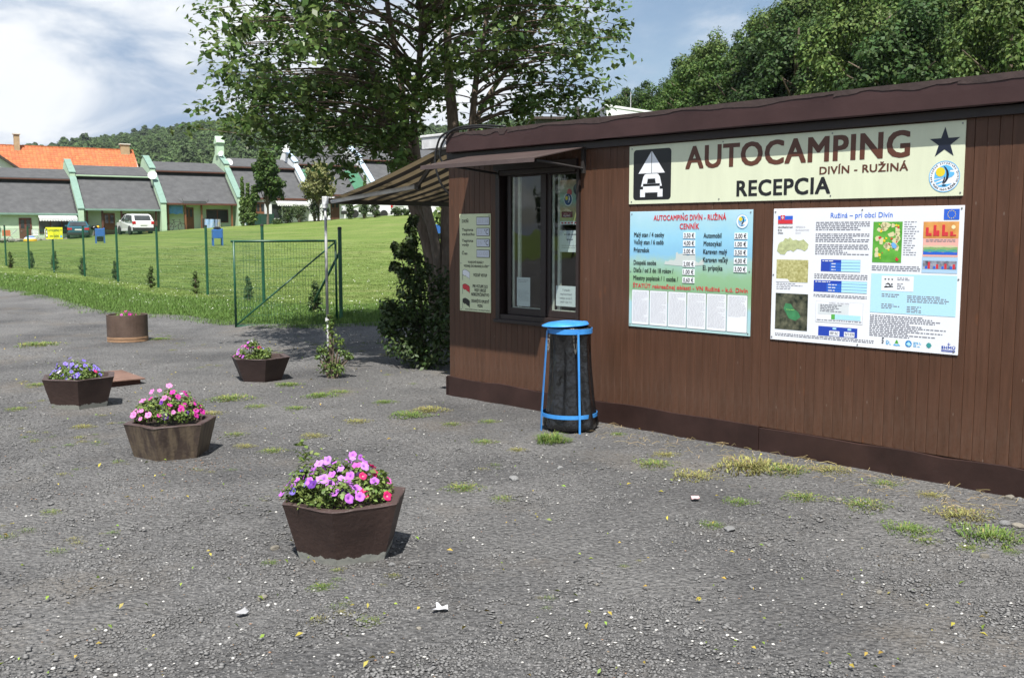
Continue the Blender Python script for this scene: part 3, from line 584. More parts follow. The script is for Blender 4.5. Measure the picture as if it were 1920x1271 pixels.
for i in range(12): q.disc(1.2995+.025*math.cos(i*math.pi/6), .906+.025*math.sin(i*math.pi/6), .0034, y-.001, 6)
q.build('star_ring', M_YEL, eu)
letters(t, 'small_lettering', [('Identifikačný kód', .04, .822, .0135, .118), ('Kraj', .04, .801, .0135), ('Obec', .04, .780, .0135)], M_BLACK, y, .012)
letters(t, 'faint_lettering', [('SKREK016', .185, .823, .0135, .075), ('Banskobystrický', .185, .802, .0135, .108), ('Divín', .185, .781, .0135)], M_GREY, y)
MB().flat([(.036,.655),(.045,.700),(.060,.720),(.085,.725),(.10,.750),(.125,.742),(.14,.755),(.165,.733),(.19,.738),(.215,.730),(.25,.740),(.291,.705),(.285,.675),(.262,.655),(.235,.668),(.20,.672),(.17,.650),(.15,.662),(.12,.655),(.10,.629),(.065,.632)], y).build('country_map', mat('map_print', (.46,.50,.26), .35, .25, 40), t)
MB().rect(.036, .294, .431, .593, y).build('contour_map', mat('contour_print', (.46,.42,.10), .35, .45, 60, col2=(.62,.60,.30)), t)
MB().flat([(.036,.431),(.036,.452),(.13,.452),(.15,.431)], y-.0008).build('map_legend', M_WHITE, t)
ae = MB().rect(.036, .300, .081, .347, y).build('aerial_photo', mat('aerial_print', (.018,.030,.018), .35, .5, 22, col2=(.17,.17,.11), ramp=(.35,.75)), t)
MB().flat([(.105,.235),(.12,.275),(.165,.270),(.19,.235),(.225,.215),(.245,.180),(.205,.150),(.15,.165)], y-.0008).build('lake_print', mat('lake_print', (.05,.22,.09), .35, .2, 30), ae)
letters(ae, 'photo_caption', [('Vodná nádrž', .125, .225, .009)], flatm('lime_print', (.35,.75,.2)), y-.0014)
rg = random.Random(5); g = MB(); greek(g, rg, .345, .748, .864, .795, .0128, y); greek(g, rg, .345, .748, .782, .72, .0128, y); greek(g, rg, .345, .748, .706, .628, .0128, y); greek(g, rg, .345, .745, .498, .462, .0128, y)
greek(g, rg, .343, .745, .352, .326, .0118, y); greek(g, rg, .774, 1.11, .566, .53, .0128, y); greek(g, rg, .99, 1.10, .862, .63, .0155, y, ragged=True, fill=.3); greek(g, rg, .04, .29, .42, .37, .013, y, ragged=True, fill=.3); greek(g, rg, .04, .81, .052, .026, .0125, y)
greek(g, rg, .774, 1.352, .230, .075, .0125, y, ragged=True); g.build('small_print', M_INK, t)['kind'] = 'stuff'
for (x0, x1, z0, z1, xs_, xm) in ((.393,.690,.517,.600,.548,.463), (.342,.744,.371,.452,.556,.443)):
    ta = MB().rect(x0, x1, z0, z1, y).build('table_print', M_DKBLUE, t); q = MB(); h = (z1-z0)/4
    for i in range(4): q.rect(xs_, x1, z0+i*h+.0012, z0+(i+1)*h-.0012, y-.0006)
    q.build('table_cells', M_CYAN, ta); q = MB()
    for i in range(3): q.rect(xm, xs_-.002, z0+i*h+.0012, z0+(i+1)*h-.0012, y-.0006)
    q.build('table_rows', flatm('mid_blue_print', (.03,.14,.62)), ta)
    q = MB(); greek(q, rg, xm+.012, xs_-.02, z1-.026, z0+.004, h, y-.0012, fill=.3, ragged=True); greek(q, rg, x0+.012, xs_-.01, z1-.007, z1-.016, .012, y-.0012, fill=.5, ragged=True); q.build('white_print', M_WHITE, ta)
ch = MB().rect(.364, .722, .155, .303, y).build('chart_frame', M_GREY, t); MB().rect(.3655, .7205, .1565, .3015, y-.0006).build('chart_field', M_WHITE, ch); q = MB()
for i in range(1, 8): q.rect(.487+i*.0275+.001, .487+(i+1)*.0275, .180, .2145, y-.0018)
q.build('chart_bars', M_CYAN, ch); MB().rect(.487, .5145, .180, .2145, y-.0018).build('chart_bar', M_GREENP, ch)
q = MB(); q.rect(.38, .617, .213, .285, y-.0012); q.build('chart_legend', flatm('legend_print', (.66,.70,.72)), ch); q = MB(); greek(q, rg, .40, .60, .282, .222, .0112, y-.002, ragged=True); greek(q, rg, .375, .715, .174, .165, .01, y-.002); q.build('chart_print', M_INK, ch)
q = MB()
for i, m_ in enumerate((M_CYAN, M_GREENP, M_RED, M_GREY, M_ORANGE, M_YEL)): pass
letters(t, 'chart_heading', [('RUŽINÁ - PRI OBCI DIVÍN', .47, .289, .009, .15)], M_INK, y-.002)
bb = MB().rect(.389, .686, .059, .126, y).build('rating_table', M_DKBLUE, t); q = MB()
for x in (.475, .588): q.rect(x, x+.078, .062, .097, y-.0006)
q.build('rating_cards', M_WHITE, bb); q = MB()
for x in (.50, .613): q.rect(x, x+.028, .108, .120, y-.0006)
q.build('rating_labels', M_CYAN, bb); q = MB()
for x in (.482, .595): greek(q, rg, x, x+.03, .09, .07, .007, y-.0012); greek(q, rg, x+.036, x+.068, .09, .07, .007, y-.0012)
q.build('rating_print', M_INK, bb)
gm = MB().rect(.774, .978, .588, .862, y).build('land_use_map', mat('land_use_print', (.075,.36,.03), .35, .25, 14, col2=(.16,.48,.07)), t); r3 = random.Random(8)
for m_, nm, n_, sz in ((flatm('beige_print', (.68,.62,.36)), 'field_patches', 26, .022), (M_YEL, 'meadow_patches', 9, .010), (M_RED, 'village_patches', 9, .009)):
    q = MB()
    for i in range(n_):
        cx, cz, s = r3.uniform(.80,.955), r3.uniform(.61,.845), sz*r3.uniform(.5,1.3)
        if m_ is not M_RED and m_ is not M_YEL and r3.random() < .6: cz = max(.70, cz); cx = r3.uniform(.85,.955)
        q.flat([(min(.976, max(.776, cx+s*r3.uniform(.5,1.2)*math.cos(k))), min(.86, max(.59, cz+s*r3.uniform(.5,1.2)*math.sin(k)))) for k in (0,1,2.1,3,4.1,5.2)], y-.0006*(1+('field' not in nm)+(nm[0] == 'v')))
    q.build(nm, m_, gm)
MB().flat([(.905,.715),(.92,.725),(.935,.715),(.945,.695),(.935,.682),(.915,.688)], y-.0025).build('lake_print', flatm('lake_blue_print', (.16,.42,.78)), gm)
o1 = MB().rect(1.119, 1.350, .752, .860, y).build('temperature_chart', mat('orange_chart_print', (.66,.26,.06), .35, .2, 6, col2=(.85,.45,.14)), t); q = MB()
for x, h in ((1.137,.055),(1.157,.018),(1.187,.070),(1.207,.035),(1.243,.072),(1.263,.025),(1.296,.028),(1.316,.008)): q.box(x, x+.018, y-.0016, y-.0002, .768, .768+h)
q.build('chart_bars', M_RED, o1); MB().disc(1.315, .825, .013, y-.0008, 16).build('sun_print', flatm('pale_sun_print', (.9,.75,.45)), o1)
o2 = MB().rect(1.121, 1.350, .633, .751, y).build('level_chart', M_PINK, t); zz = .705
for nm, m_, h in (('band_print', flatm('sand_print', (.62,.55,.34)), .012), ('band_print', flatm('olive_print', (.22,.42,.16)), .015), ('band_print', flatm('sea_green_print', (.08,.36,.30)), .014), ('band_print', M_BLUE, .018)):
    MB().flat([(1.124, zz-h), (1.347, zz-h)]+[(1.347-.2230*i/10, zz+.003*math.sin(i*1.7+h*900)) for i in range(11)], y-.0006-h*.00001).build(nm, m_, o2); zz -= h
q = MB(); greek(q, rg, 1.14, 1.33, .744, .722, .0095, y-.0008); q.build('chart_print', M_INK, o2)
o3 = MB().rect(1.119, 1.351, .526, .629, y).build('rain_chart', flatm('rain_chart_blue', (.40,.58,.76)), t); MB().rect(1.125, 1.345, .552, .606, y-.0005).build('storm_print', mat('storm_print', (.10,.12,.17), .35, .5, 30, col2=(.42,.44,.52)), o3)
for m_, nm, dx in ((M_RED, 'red_bars', .026), (M_BLUE, 'blue_bars', .008)):
    q = MB()
    for i in range(4): q.rect(1.133+i*.054+dx, 1.133+i*.054+dx+.015, .554, .554+((.044,.030,.034,.032)[i] if dx > .02 else .017), y-.0010)
    q.build(nm, m_, o3)
cy_ = MB().rect(.773, 1.353, .247, .512, y).build('contact_field', flatm('contact_cyan', (.45,.73,.88)), t)
cdp = MB().rect(.847, 1.070, .398, .499, y-.0006).build('rating_card', M_WHITE, cy_); q = MB(); q.flat([(.868,.425),(.880,.432),(.895,.428),(.91,.434),(.93,.43),(.93,.424),(.868,.419)], y-.0012); q.flat([(.872,.438),(.89,.452),(.902,.45),(.914,.437),(.905,.435),(.896,.443)], y-.0012); q.disc(.921,.443,.006,y-.0012,10)
for x in (.874,.898,.922): q.flat([(x+(.0085 if i % 2 == 0 else .0035)*math.cos(rad(90+36*i)), .476+(.0085 if i % 2 == 0 else .0035)*math.sin(rad(90+36*i))) for i in range(10)], y-.0012)
q.build('swimmer_print', M_BLACK, cdp); q = MB(); greek(q, rg, .958, 1.05, .488, .462, .011, y-.0012, ragged=True); greek(q, rg, .958, 1.04, .45, .41, .011, y-.0012, ragged=True)
greek(q, rg, .852, .99, .378, .345, .014, y-.0006, ragged=True); greek(q, rg, 1.03, 1.33, .372, .318, .0125, y-.0006, ragged=True); greek(q, rg, .852, 1.01, .310, .27, .0125, y-.0006, ragged=True); greek(q, rg, 1.03, 1.17, .300, .255, .0115, y-.0006, ragged=True); q.build('contact_print', M_INK, cy_)
q = MB(); q.disc(1.052, .050, .0225, y, 20); q.build('wave_logo', flatm('logo_blue', (.03,.24,.55)), t); MB().flat([(1.036,.046),(1.05,.062),(1.062,.058),(1.07,.042),(1.055,.034),(1.045,.042)], y-.0006).build('wave_logo_mark', M_CYAN, t)
q = MB(); q.flat([(.955,.045),(.985,.045),(.97,.062)], y); q.flat([(.959,.056),(.981,.056),(.970,.072)], y); q.build('tree_logo', M_GREENP, t); MB().flat([(.945,.032),(.955,.042),(.97,.036),(.985,.042),(.997,.032),(.97,.029)], y).build('wave_mark', M_SKYB, t)
q = MB(); [q.flat([(.866+.004*(i % 2),.036+i*.012),(.878+.004*(i % 2),.040+i*.012),(.876,.046+i*.012),(.864,.042+i*.012)], y) for i in range(4)]; q.build('stroke_logo', M_NAVY, t)
q = MB(); q.ring(1.189, .050, .014, .020, y, 4); q.rect(1.176,1.202,.036,.064,y-.0004); q.build('square_logo', M_TEAL, t)
letters(t, 'institute_lettering', [('SHMÚ', 1.272, .036, .019, .09)], flatm('institute_blue', (.02,.07,.42)), y, .04); q = MB(); q.rect(1.272,1.362,.026,.030,y); q.rect(1.272,1.362,.018,.022,y); q.rect(1.317,1.321,.058,.078,y); q.rect(1.31,1.33,.066,.069,y); q.build('institute_mark', M_DKBLUE, t)
greek_b = MB(); greek(greek_b, rg, .895, .935, .062, .03, .008, y, ragged=True); greek(greek_b, rg, 1.085, 1.14, .064, .03, .009, y, ragged=True); greek_b.build('logo_print', M_SKYB, t)
screws(t, [(.016,.94),(.69,.945),(1.362,.944),(.012,.48),(1.362,.49),(.012,.02),(.69,.015),(1.352,.022)], -.008)
# --- notice board with flag signals
t = board('flag_signal_board', 'narrow pale green board with temperatures and white, red and black flags', 'sign', .160, .876, .454, .954, M_CREAM2)
letters(t, 'black_lettering', [('DEŇ', .039, .869, .030, .094), ('Teplota', .038, .787, .027, .168), ('vzduchu', .038, .744, .027, .184), ('Teplota', .037, .680, .027, .168), ('vody', .037, .641, .027, .104), ('Čas', .036, .556, .027, .082)], M_BLACK, y, .025)
letters(t, 'narrow_lettering', [('VLAJKOVÉ SIGNÁLY', 0, .473, .022, .228, .241), ('VODNEJ ZÁCHRANNEJ SLUŽBY', 0, .435, .022, .36, .242), ('VOĽNÝ VSTUP', 0, .344, .030, .20, .304), ('PRI VSTUPE DO', 0, .236, .030, .218, .304), ('VODY HROZÍ', 0, .197, .030, .168, .303), ('NEBEZPEČENSTVO', 0, .155, .030, .262, .303), ('OKAMŽITE OPUSTIŤ', 0, .089, .030, .262, .303), ('VODU', 0, .045, .030, .078, .301), ('ZÁKAZ NOČNÉHO KÚPANIA - NEPOVINNOSŤ PLAVČÍKA', 0, .013, .010, .36, .262)], M_BLACK, y, .022)
for z0, z1, tx in ((.843,.923,'30.7.14'), (.739,.818,'23'), (.634,.713,'25'), (.531,.608,'10:00')):
    q = MB(); q.box(.256, .444, y-.004, y, z0, z1); pl = q.build('value_plate', M_BLACK, t, bevel=.002); MB().rect(.261, .439, z0+.005, z1-.005, y-.0046).build('plate_face', flatm('grey_white_print', (.60,.64,.72)), pl)
    letters(pl, 'pencilled_value', [(tx, .275, z0+.022, .034, .15 if len(tx) > 2 else .06)], M_GREY, y-.0052, -.012)
    if len(tx) == 2: letters(pl, 'unit', [('°C', .372, z0+.018, .044, .055)], M_BLACK, y-.0052)
for (z0, z1), m_ in (((.316,.408), M_WHITE), ((.179,.267), M_RED), ((.037,.126), M_BLACK)):
    h = z1-z0; pts = [(.046,z1-.012),(.065,z1-.002),(.09,z1),(.112,z1-.008),(.132,z1-.016),(.150,z1-.030),(.148,z0),(.130,z0+.016),(.108,z0+.022),(.092,z0+.036),(.070,z0+.034),(.046,z0+.046)]
    fo = MB().flat([(.048+(x-.048)*1.03-.002, z+(.003 if z > z0+h/2 else -.003)) for x, z in pts], y).build('flag_outline', M_BLACK, t); MB().flat(pts, y-.0006).build('flag_face', m_, fo); MB().rect(.042, .046, z0-.012, z1-.01, y-.0006).build('flag_staff', M_BLACK, fo)
screws(t, [(.02,.935),(.435,.935),(.02,.47),(.43,.455),(.02,.015)], -.008)
# --- papers inside the window
def paper(name, label, cat, x, z, w, h, m, y=.040):
    o = thing(name, label, cat, W(x, y, z), HRZ); MB().box(0, w, 0, .0008, 0, h).build('sheet', m, o); return o
M_PAPER = mat('white_paper', (.74, .76, .80), .6, .02)
po = paper('event_poster', 'colourful event poster with round blue badge inside the right window pane', 'poster', 1.466, 1.72, .258, .395, print_mat('poster_print', [(0,(.62,.62,.45)),(.12,(.50,.52,.20)),(.35,(.58,.42,.25)),(.55,(.30,.52,.45)),(.75,(.45,.48,.36)),(1,(.55,.33,.22))], .395, 2, 6, .2))
yy = -.001
for nm, cx, cz, r, m_ in (('grey_badge', .205, .310, .048, flatm('slate_print', (.09,.10,.13))), ('pink_badge', .115, .285, .032, flatm('coral_print', (.70,.13,.15))), ('violet_badge', .222, .225, .032, flatm('violet_print', (.06,.05,.22))), ('white_badge', .100, .222, .058, M_WHITE)): MB().disc(cx, cz, r, yy, 24, rx=r*.92).build(nm, m_, po)
MB().disc(.100, .222, .050, yy-.0006, 24, rx=.046).build('badge_field', flatm('badge_blue', (.03,.08,.26)), po); MB().disc(.082, .235, .018, yy-.0012, 16).build('badge_sun', M_YEL, po); MB().flat([(.10,.262),(.118,.250),(.124,.228),(.112,.200),(.100,.190),(.108,.215),(.108,.24)], yy-.0012).build('badge_sail', M_WHITE, po)
MB().rect(.02, .155, .062, .115, yy).build('maroon_label', flatm('maroon_print', (.20,.03,.05)), po); MB().rect(0, .258, 0, .03, yy).build('footer_strip', M_WHITE, po)
q = MB(); [q.rect(.02+i*.04, .04+i*.04, .008, .022, yy-.0006) for i in range(6)]; q.build('footer_logos', M_RED, po)
letters(po, 'poster_lettering', [('Begine DJ', .045, .072, .013, .08)], M_WHITE, yy-.0008)
n1 = paper('posted_notice', 'white notice sheet in the middle of the right window pane', 'notice', 1.46, 1.475, .264, .193, M_PAPER)
q = MB(); greek(q, random.Random(9), .06, .205, .162, .145, .03, -.0006, fill=.36); greek(q, random.Random(3), .09, .175, .117, .10, .03, -.0006, fill=.36); greek(q, random.Random(6), .03, .235, .06, .03, .02, -.0006, fill=.2); q.build('small_print', M_INK, n1)['kind'] = 'stuff'
n2 = paper('phone_notice', 'white phone number notice at the bottom of the right window pane', 'notice', 1.421, .985, .258, .185, M_PAPER)
letters(n2, 'print', [('V prípade', 0, .140, .019, .09, .125), ('neprítomnosti', 0, .103, .019, .145, .125), ('volajte na tel.č.', 0, .066, .019, .155, .125), ('0907 120 710', 0, .030, .017, .14, .125)], M_INK, -.0006, .012)
n3 = paper('printed_sheet', 'tall white printed sheet standing in the corner of the left window pane', 'notice', .909, .958, .177, .272, M_PAPER)
q = MB(); greek(q, random.Random(2), .02, .16, .25, .21, .016, -.0006, ragged=True); greek(q, random.Random(4), .02, .16, .15, .05, .0105, -.0006, fill=.35); q.build('small_print', M_GREY, n3)['kind'] = 'stuff'
# ============================================================ striped awning on the end of the hut
def stripes():
    m = bpy.data.materials.new('striped_canvas'); m.use_nodes = True; nt = m.node_tree; N = nt.nodes.new; L = nt.links.new; p = nt.nodes['Principled BSDF']; p.inputs['Roughness'].default_value = .85
    tc = N('ShaderNodeTexCoord'); sp = N('ShaderNodeSeparateXYZ'); L(tc.outputs['Object'], sp.inputs[0])
    a = N('ShaderNodeMath'); a.operation = 'MULTIPLY'; a.inputs[1].default_value = 1/.215; L(sp.outputs[1], a.inputs[0])
    f = N('ShaderNodeMath'); f.operation = 'FRACT'; L(a.outputs[0], f.inputs[0])
    r = N('ShaderNodeValToRGB'); r.color_ramp.interpolation = 'CONSTANT'; e = r.color_ramp.elements; e[0].position, e[0].color = 0, (.035,.030,.026,1); e[1].position, e[1].color = .50, (.44,.35,.22,1)
    k = e.new(.72); k.color = (.42,.32,.19,1); k = e.new(.78); k.color = (.44,.35,.22,1); L(f.outputs[0], r.inputs[0])
    nz = N('ShaderNodeTexNoise'); nz.inputs['Scale'].default_value = 5; nz.inputs['Detail'].default_value = 7; L(tc.outputs['Object'], nz.inputs['Vector']); mr = N('ShaderNodeMapRange'); mr.inputs[3].default_value = .7; mr.inputs[4].default_value = 1.2; L(nz.outputs[0], mr.inputs[0])
    s = N('ShaderNodeVectorMath'); s.operation = 'SCALE'; L(r.outputs[0], s.inputs[0]); L(mr.outputs[0], s.inputs['Scale']); L(s.outputs[0], p.inputs['Base Color'])
    t = N('ShaderNodeBsdfTranslucent'); L(s.outputs[0], t.inputs[0]); mx = N('ShaderNodeMixShader'); mx.inputs[0].default_value = .12; L(p.outputs[0], mx.inputs[1]); L(t.outputs[0], mx.inputs[2]); L(mx.outputs[0], nt.nodes['Material Output'].inputs[0]); return m
M_ALU = mat('pale_aluminium', (.36, .36, .365), .5, .1, 6, metal=.1)
M_ALUW = mat('weathered_white_metal', (.62, .62, .62), .5, .22, 9, bump=.2)
M_BAR = mat('dark_bronze_bar', (.055, .048, .042), .5, .15)
aw = thing('striped_awning', 'beige and black striped folding awning on the end of the hut', 'awning', HUT, HRZ)
AX, AZ0, AZ1, AY0, AY1 = -2.32, 2.485, 2.035, .10, 2.75
b = MB(); b.box(-.40, -.022, -.05, AY1+.05, 2.49, 2.605); b.box(-.415, -.025, -.06, AY1+.06, 2.605, 2.632); cas = b.build('cassette', M_ALUW, aw, bevel=.006)
b = MB(); b.box(-.36, -.014, .10, .15, 2.44, 2.488); b.box(-.36, -.014, AY1-.1, AY1-.05, 2.44, 2.488); b.build('wall_bracket', M_BAR, aw)
nx, ny = 14, 30; vs = []; fs = []
for i in range(nx+1):
    u = i/nx
    for j in range(ny+1):
        v = j/ny; vs.append((-.37+(AX+.37)*u, AY0+(AY1-AY0)*v, AZ0+(AZ1-AZ0)*u-.045*math.sin(math.pi*u)*(1-.4*abs(2*v-1))+.004*math.sin(9*v+3*u)))
for i in range(nx):
    for j in range(ny): a = i*(ny+1)+j; fs.append((a, a+1, a+ny+2, a+ny+1))
fab = MB().add(vs, fs).build('canvas', stripes(), aw, smooth=True)
b = MB(); b.box(AX-.05, AX+.015, AY0-.03, AY1+.03, AZ1-.05, AZ1+.02); b.build('front_bar', M_BAR, aw, bevel=.008)
MB().box(AX-.06, AX+.03, AY0-.07, AY0-.031, AZ1-.06, AZ1+.035).build('bar_end_cap', M_ALUW, aw, bevel=.008)
for (y0, ye, y1) in ((AY0+.10, .53, AY0+.02), (AY1-.10, AY1-.5, AY1-.02)):
    el = Vector((-1.2, ye, 2.165)); b = MB(); b.tube([(-.40, y0, 2.475), tuple(el)], .024, 6); b.build('upper_arm', M_BAR, aw)
    b = MB(); b.tube([tuple(el), (AX, y1, AZ1-.025)], .026, 6); f_ = b.build('forearm', M_ALUW, aw); MB().lathe([(.038, el.z-.035), (.038, el.z+.035)], 12, (el.x, el.y)).build('elbow_joint', M_BAR, f_)
b = MB(); px_, py_ = AX-.015, AY0-.05; pole = b.tube([(px_, py_, -.02), (px_, py_, .62)], .013, 10).tube([(px_, py_, .62), (px_, py_, AZ1-.03)], .0165, 10).build('support_pole', M_ALU, aw, smooth=True)
b = MB(); b.lathe([(.027, .60), (.027, .64)], 12, (px_, py_)); b.lathe([(.035, AZ1-.10), (.035, AZ1-.05)], 10, (px_, py_)); b.box(px_-.05, px_+.05, py_-.03, py_+.03, -.01, .02); b.build('pole_clamp', M_ALUW, pole)
# black cables looping off the roof corner
M_CABLE = mat('black_rubber', (.012, .012, .013), .5, .1)
def cable(px_pts, off, label):
    b = MB(); pts = []
    for (x, y, z) in px_pts: pts.append(W(x, y, z))
    sm = []
    for i in range(len(pts)-1):
        p0, p1, p2, p3 = pts[max(0, i-1)], pts[i], pts[i+1], pts[min(len(pts)-1, i+2)]
        for k in range(6):
            t = k/6; sm.append(.5*((2*p1)+(p2-p0)*t+(2*p0-5*p1+4*p2-p3)*t*t+(3*p1-p0-3*p2+p3)*t**3))
    sm.append(pts[-1]); return tag(b.tube(sm, .011, 6).build('cable', M_CABLE, smooth=True), label, 'cable')
cable([(.78, .02, 2.640), (.45, -.06, 2.668), (.20, -.125, 2.645), (.05, -.145, 2.53), (.01, -.150, 2.40), (.03, -.12, 2.33)], 0, 'black cable looping off the roof edge, its end hanging at the fascia')
cable([(.62, .10, 2.635), (.30, .02, 2.665), (.0, -.08, 2.62), (-.10, -.10, 2.48), (-.115, -.10, 2.30), (-.075, -.06, 2.13), (-.03, .02, 2.02), (-.02, .10, 1.97)], 0, 'black cable dangling from the roof corner down behind the window hood')
# ============================================================ blue bag stand
M_BLUEP = mat('blue_enamel', (.035, .22, .60), .38, .12, 8, bump=.1, col2=(.06, .30, .72))
M_BAG = mat('black_bag_film', (.010, .010, .011), .24, .2, 3, bump=.8, bscale=5, stretch=(3, 3, 1.6), spec=.6, bdist=.03)
M_CHAIN = mat('chain_steel', (.25, .24, .22), .35, .1, metal=.8)
bp = Vector((.485, 8.30, 0)); st = thing('waste_bag_stand', 'blue metal waste bag stand with lid and black bag beside the window', 'bin', bp, rad(-46))
def hoop(name, z, r, h, th, parent, m):
    return MB().lathe([(r, z-h/2), (r+th, z-h/2), (r+th, z+h/2), (r, z+h/2), (r, z-h/2)], 40).build(name, m, parent, smooth=False)
hoop('top_ring', .838, .185, .042, .005, st, M_BLUEP); hoop('lower_ring', .135, .232, .032, .005, st, M_BLUEP)
def rot2(a, x, y): return (x*math.cos(a)-y*math.sin(a), x*math.sin(a)+y*math.cos(a))
for wa, wdt in ((-166, .034), (-73, .017), (55, .030)):            # three flat legs outside the rings
    a = rad(wa)+rad(46); b = MB(); vs = []
    for z, r in ((-.02, .245), (.12, .242), (.84, .194)):
        for dr, dt in ((0, -wdt/2), (.006, -wdt/2), (.006, wdt/2), (0, wdt/2)): vs.append((*rot2(a, r+dr, dt), z))
    fs = [(0,1,2,3), (11,10,9,8)]+[(k*4+i, k*4+(i+1)%4, k*4+4+(i+1)%4, k*4+4+i) for k in range(2) for i in range(4)]
    b.add(vs, fs); b.build('leg', M_BLUEP, st)
lid = MB().lathe([(0, .903), (.06, .916), (.15, .905), (.196, .888), (.2, .880), (.196, .878), (.15, .893), (0, .902)], 40).build('lid', M_BLUEP, st, smooth=True)
lid.rotation_euler = (rad(1.5), rad(-2), 0); b = MB(); a = rad(46)+rad(25); p0 = rot2(a, .19, 0); b.tube([(p0[0]-.03*math.sin(a), p0[1]+.03*math.cos(a), .888), (p0[0]+.03*math.sin(a), p0[1]-.03*math.cos(a), .888)], .012, 8); b.build('hinge', M_BLUEP, lid)
r1 = random.Random(4); n = 64; rows = [(.866,.172,.0),(.872,.180,.002),(.845,.181,.002),(.78,.163,.012),(.66,.160,.018),(.52,.163,.022),(.40,.170,.024),(.28,.180,.024),(.18,.196,.018),(.10,.215,.016),(.05,.228,.020),(.015,.215,.018),(.0,.15,.0)]; vs = []; fs = []
for j, (z, r, am) in enumerate(rows):
    for k in range(n):
        t = 2*math.pi*k/n; fold = math.sin(7*t+.4+j*.05)+.55*math.sin(13*t+1.3+j*.10)
        rr = r+am*fold*.8+(r1.random()-.5)*.002; g = 1-.10*math.cos(t-rad(150))*(0 if j > 8 else (j/8))
        vs.append((rr*math.cos(t)*g+.022*(j/12), rr*math.sin(t)*g, z+.004*math.sin(5*t)*(j < 2)))
for j in range(len(rows)-1):
    for k in range(n): k2 = (k+1) % n; fs.append((j*n+k, j*n+k2, (j+1)*n+k2, (j+1)*n+k))
bag = MB().add(vs, fs).build('bag', M_BAG, st, smooth=True); sub = bag.modifiers.new('smooth', 'SUBSURF'); sub.levels = sub.render_levels = 1
for wa in (-80, -155):
    a = rad(wa)+rad(46); b = MB()
    for i in range(15):
        t = i/14; ang = a+(t-.5)*.16; z = .80-.13*(1-(2*t-1)**2); R = .202; c = Vector((R*math.cos(ang), R*math.sin(ang), z)); pts = []
        for k in range(9):
            q = 2*math.pi*k/8; tang = Vector((-math.sin(ang), math.cos(ang), 0)); rd = Vector((math.cos(ang), math.sin(ang), 0)); pts.append(c+Vector((0,0,1))*.010*math.cos(q)+(rd if i % 2 else tang)*.005*math.sin(q))
        b.tube(pts, .0018, 4)
    b.build('chain', M_CHAIN, st)
# ============================================================ petunia planters
def concrete(name, c0, c1, base=None, streak=None):
    m = mat(name, c0, .65, .2, 5, bump=.5, bscale=38, col2=c1, bdist=.006); nt = m.node_tree; N = nt.nodes.new; L = nt.links.new; p = nt.nodes['Principled BSDF']; src = p.inputs['Base Color'].links[0].from_socket
    tc = N('ShaderNodeTexCoord')
    def over(fac, col):
        nonlocal src
        x = N('ShaderNodeMix'); x.data_type = 'RGBA'; L(fac, x.inputs[0]); L(src, x.inputs[6]); x.inputs[7].default_value = (*col, 1); L(x.outputs[2], p.inputs['Base Color']); src = x.outputs[2]
    if streak:                                                         # washed streaks where the paint has gone
        mp = N('ShaderNodeMapping'); mp.inputs['Scale'].default_value = (26, 26, 1.3); L(tc.outputs['Object'], mp.inputs[0]); n = N('ShaderNodeTexNoise'); n.inputs['Scale'].default_value = 1; n.inputs['Detail'].default_value = 6; L(mp.outputs[0], n.inputs['Vector'])
        r = N('ShaderNodeValToRGB'); r.color_ramp.elements[0].position = .40; r.color_ramp.elements[1].position = .62; L(n.outputs[0], r.inputs[0]); over(r.outputs[0], streak)
    if base:                                                           # bare concrete below the ragged edge of the paint
        sp = N('ShaderNodeSeparateXYZ'); L(tc.outputs['Object'], sp.inputs[0]); mp = N('ShaderNodeMapping'); mp.inputs['Scale'].default_value = (30, 30, 4); L(tc.outputs['Object'], mp.inputs[0])
        n = N('ShaderNodeTexNoise'); n.inputs['Scale'].default_value = 1; n.inputs['Detail'].default_value = 4; L(mp.outputs[0], n.inputs['Vector'])
        a = N('ShaderNodeMath'); a.operation = 'MULTIPLY_ADD'; a.inputs[1].default_value = .05; L(n.outputs[0], a.inputs[0]); L(sp.outputs[2], a.inputs[2]); c = N('ShaderNodeMath'); c.operation = 'LESS_THAN'; c.inputs[1].default_value = base; L(a.outputs[0], c.inputs[0]); over(c.outputs[0], (.30, .30, .265))
    return m
M_PLANT1 = concrete('painted_concrete', (.036, .019, .015), (.062, .036, .029), base=.080)
M_PLANT2 = concrete('weathered_painted_concrete', (.050, .033, .025), (.085, .060, .046), streak=(.135, .100, .066))
M_PLANT3 = concrete('dark_painted_concrete', (.040, .022, .019), (.058, .035, .030))
M_RIM = mat('planter_rim_paint', (.070, .044, .040), .6, .15, 26, bump=.4, bscale=40, col2=(.19, .165, .145), ramp=(.60, .72))
M_SOIL = mat('potting_soil', (.035, .024, .016), .95, .4, 25, bump=.8, bscale=40)
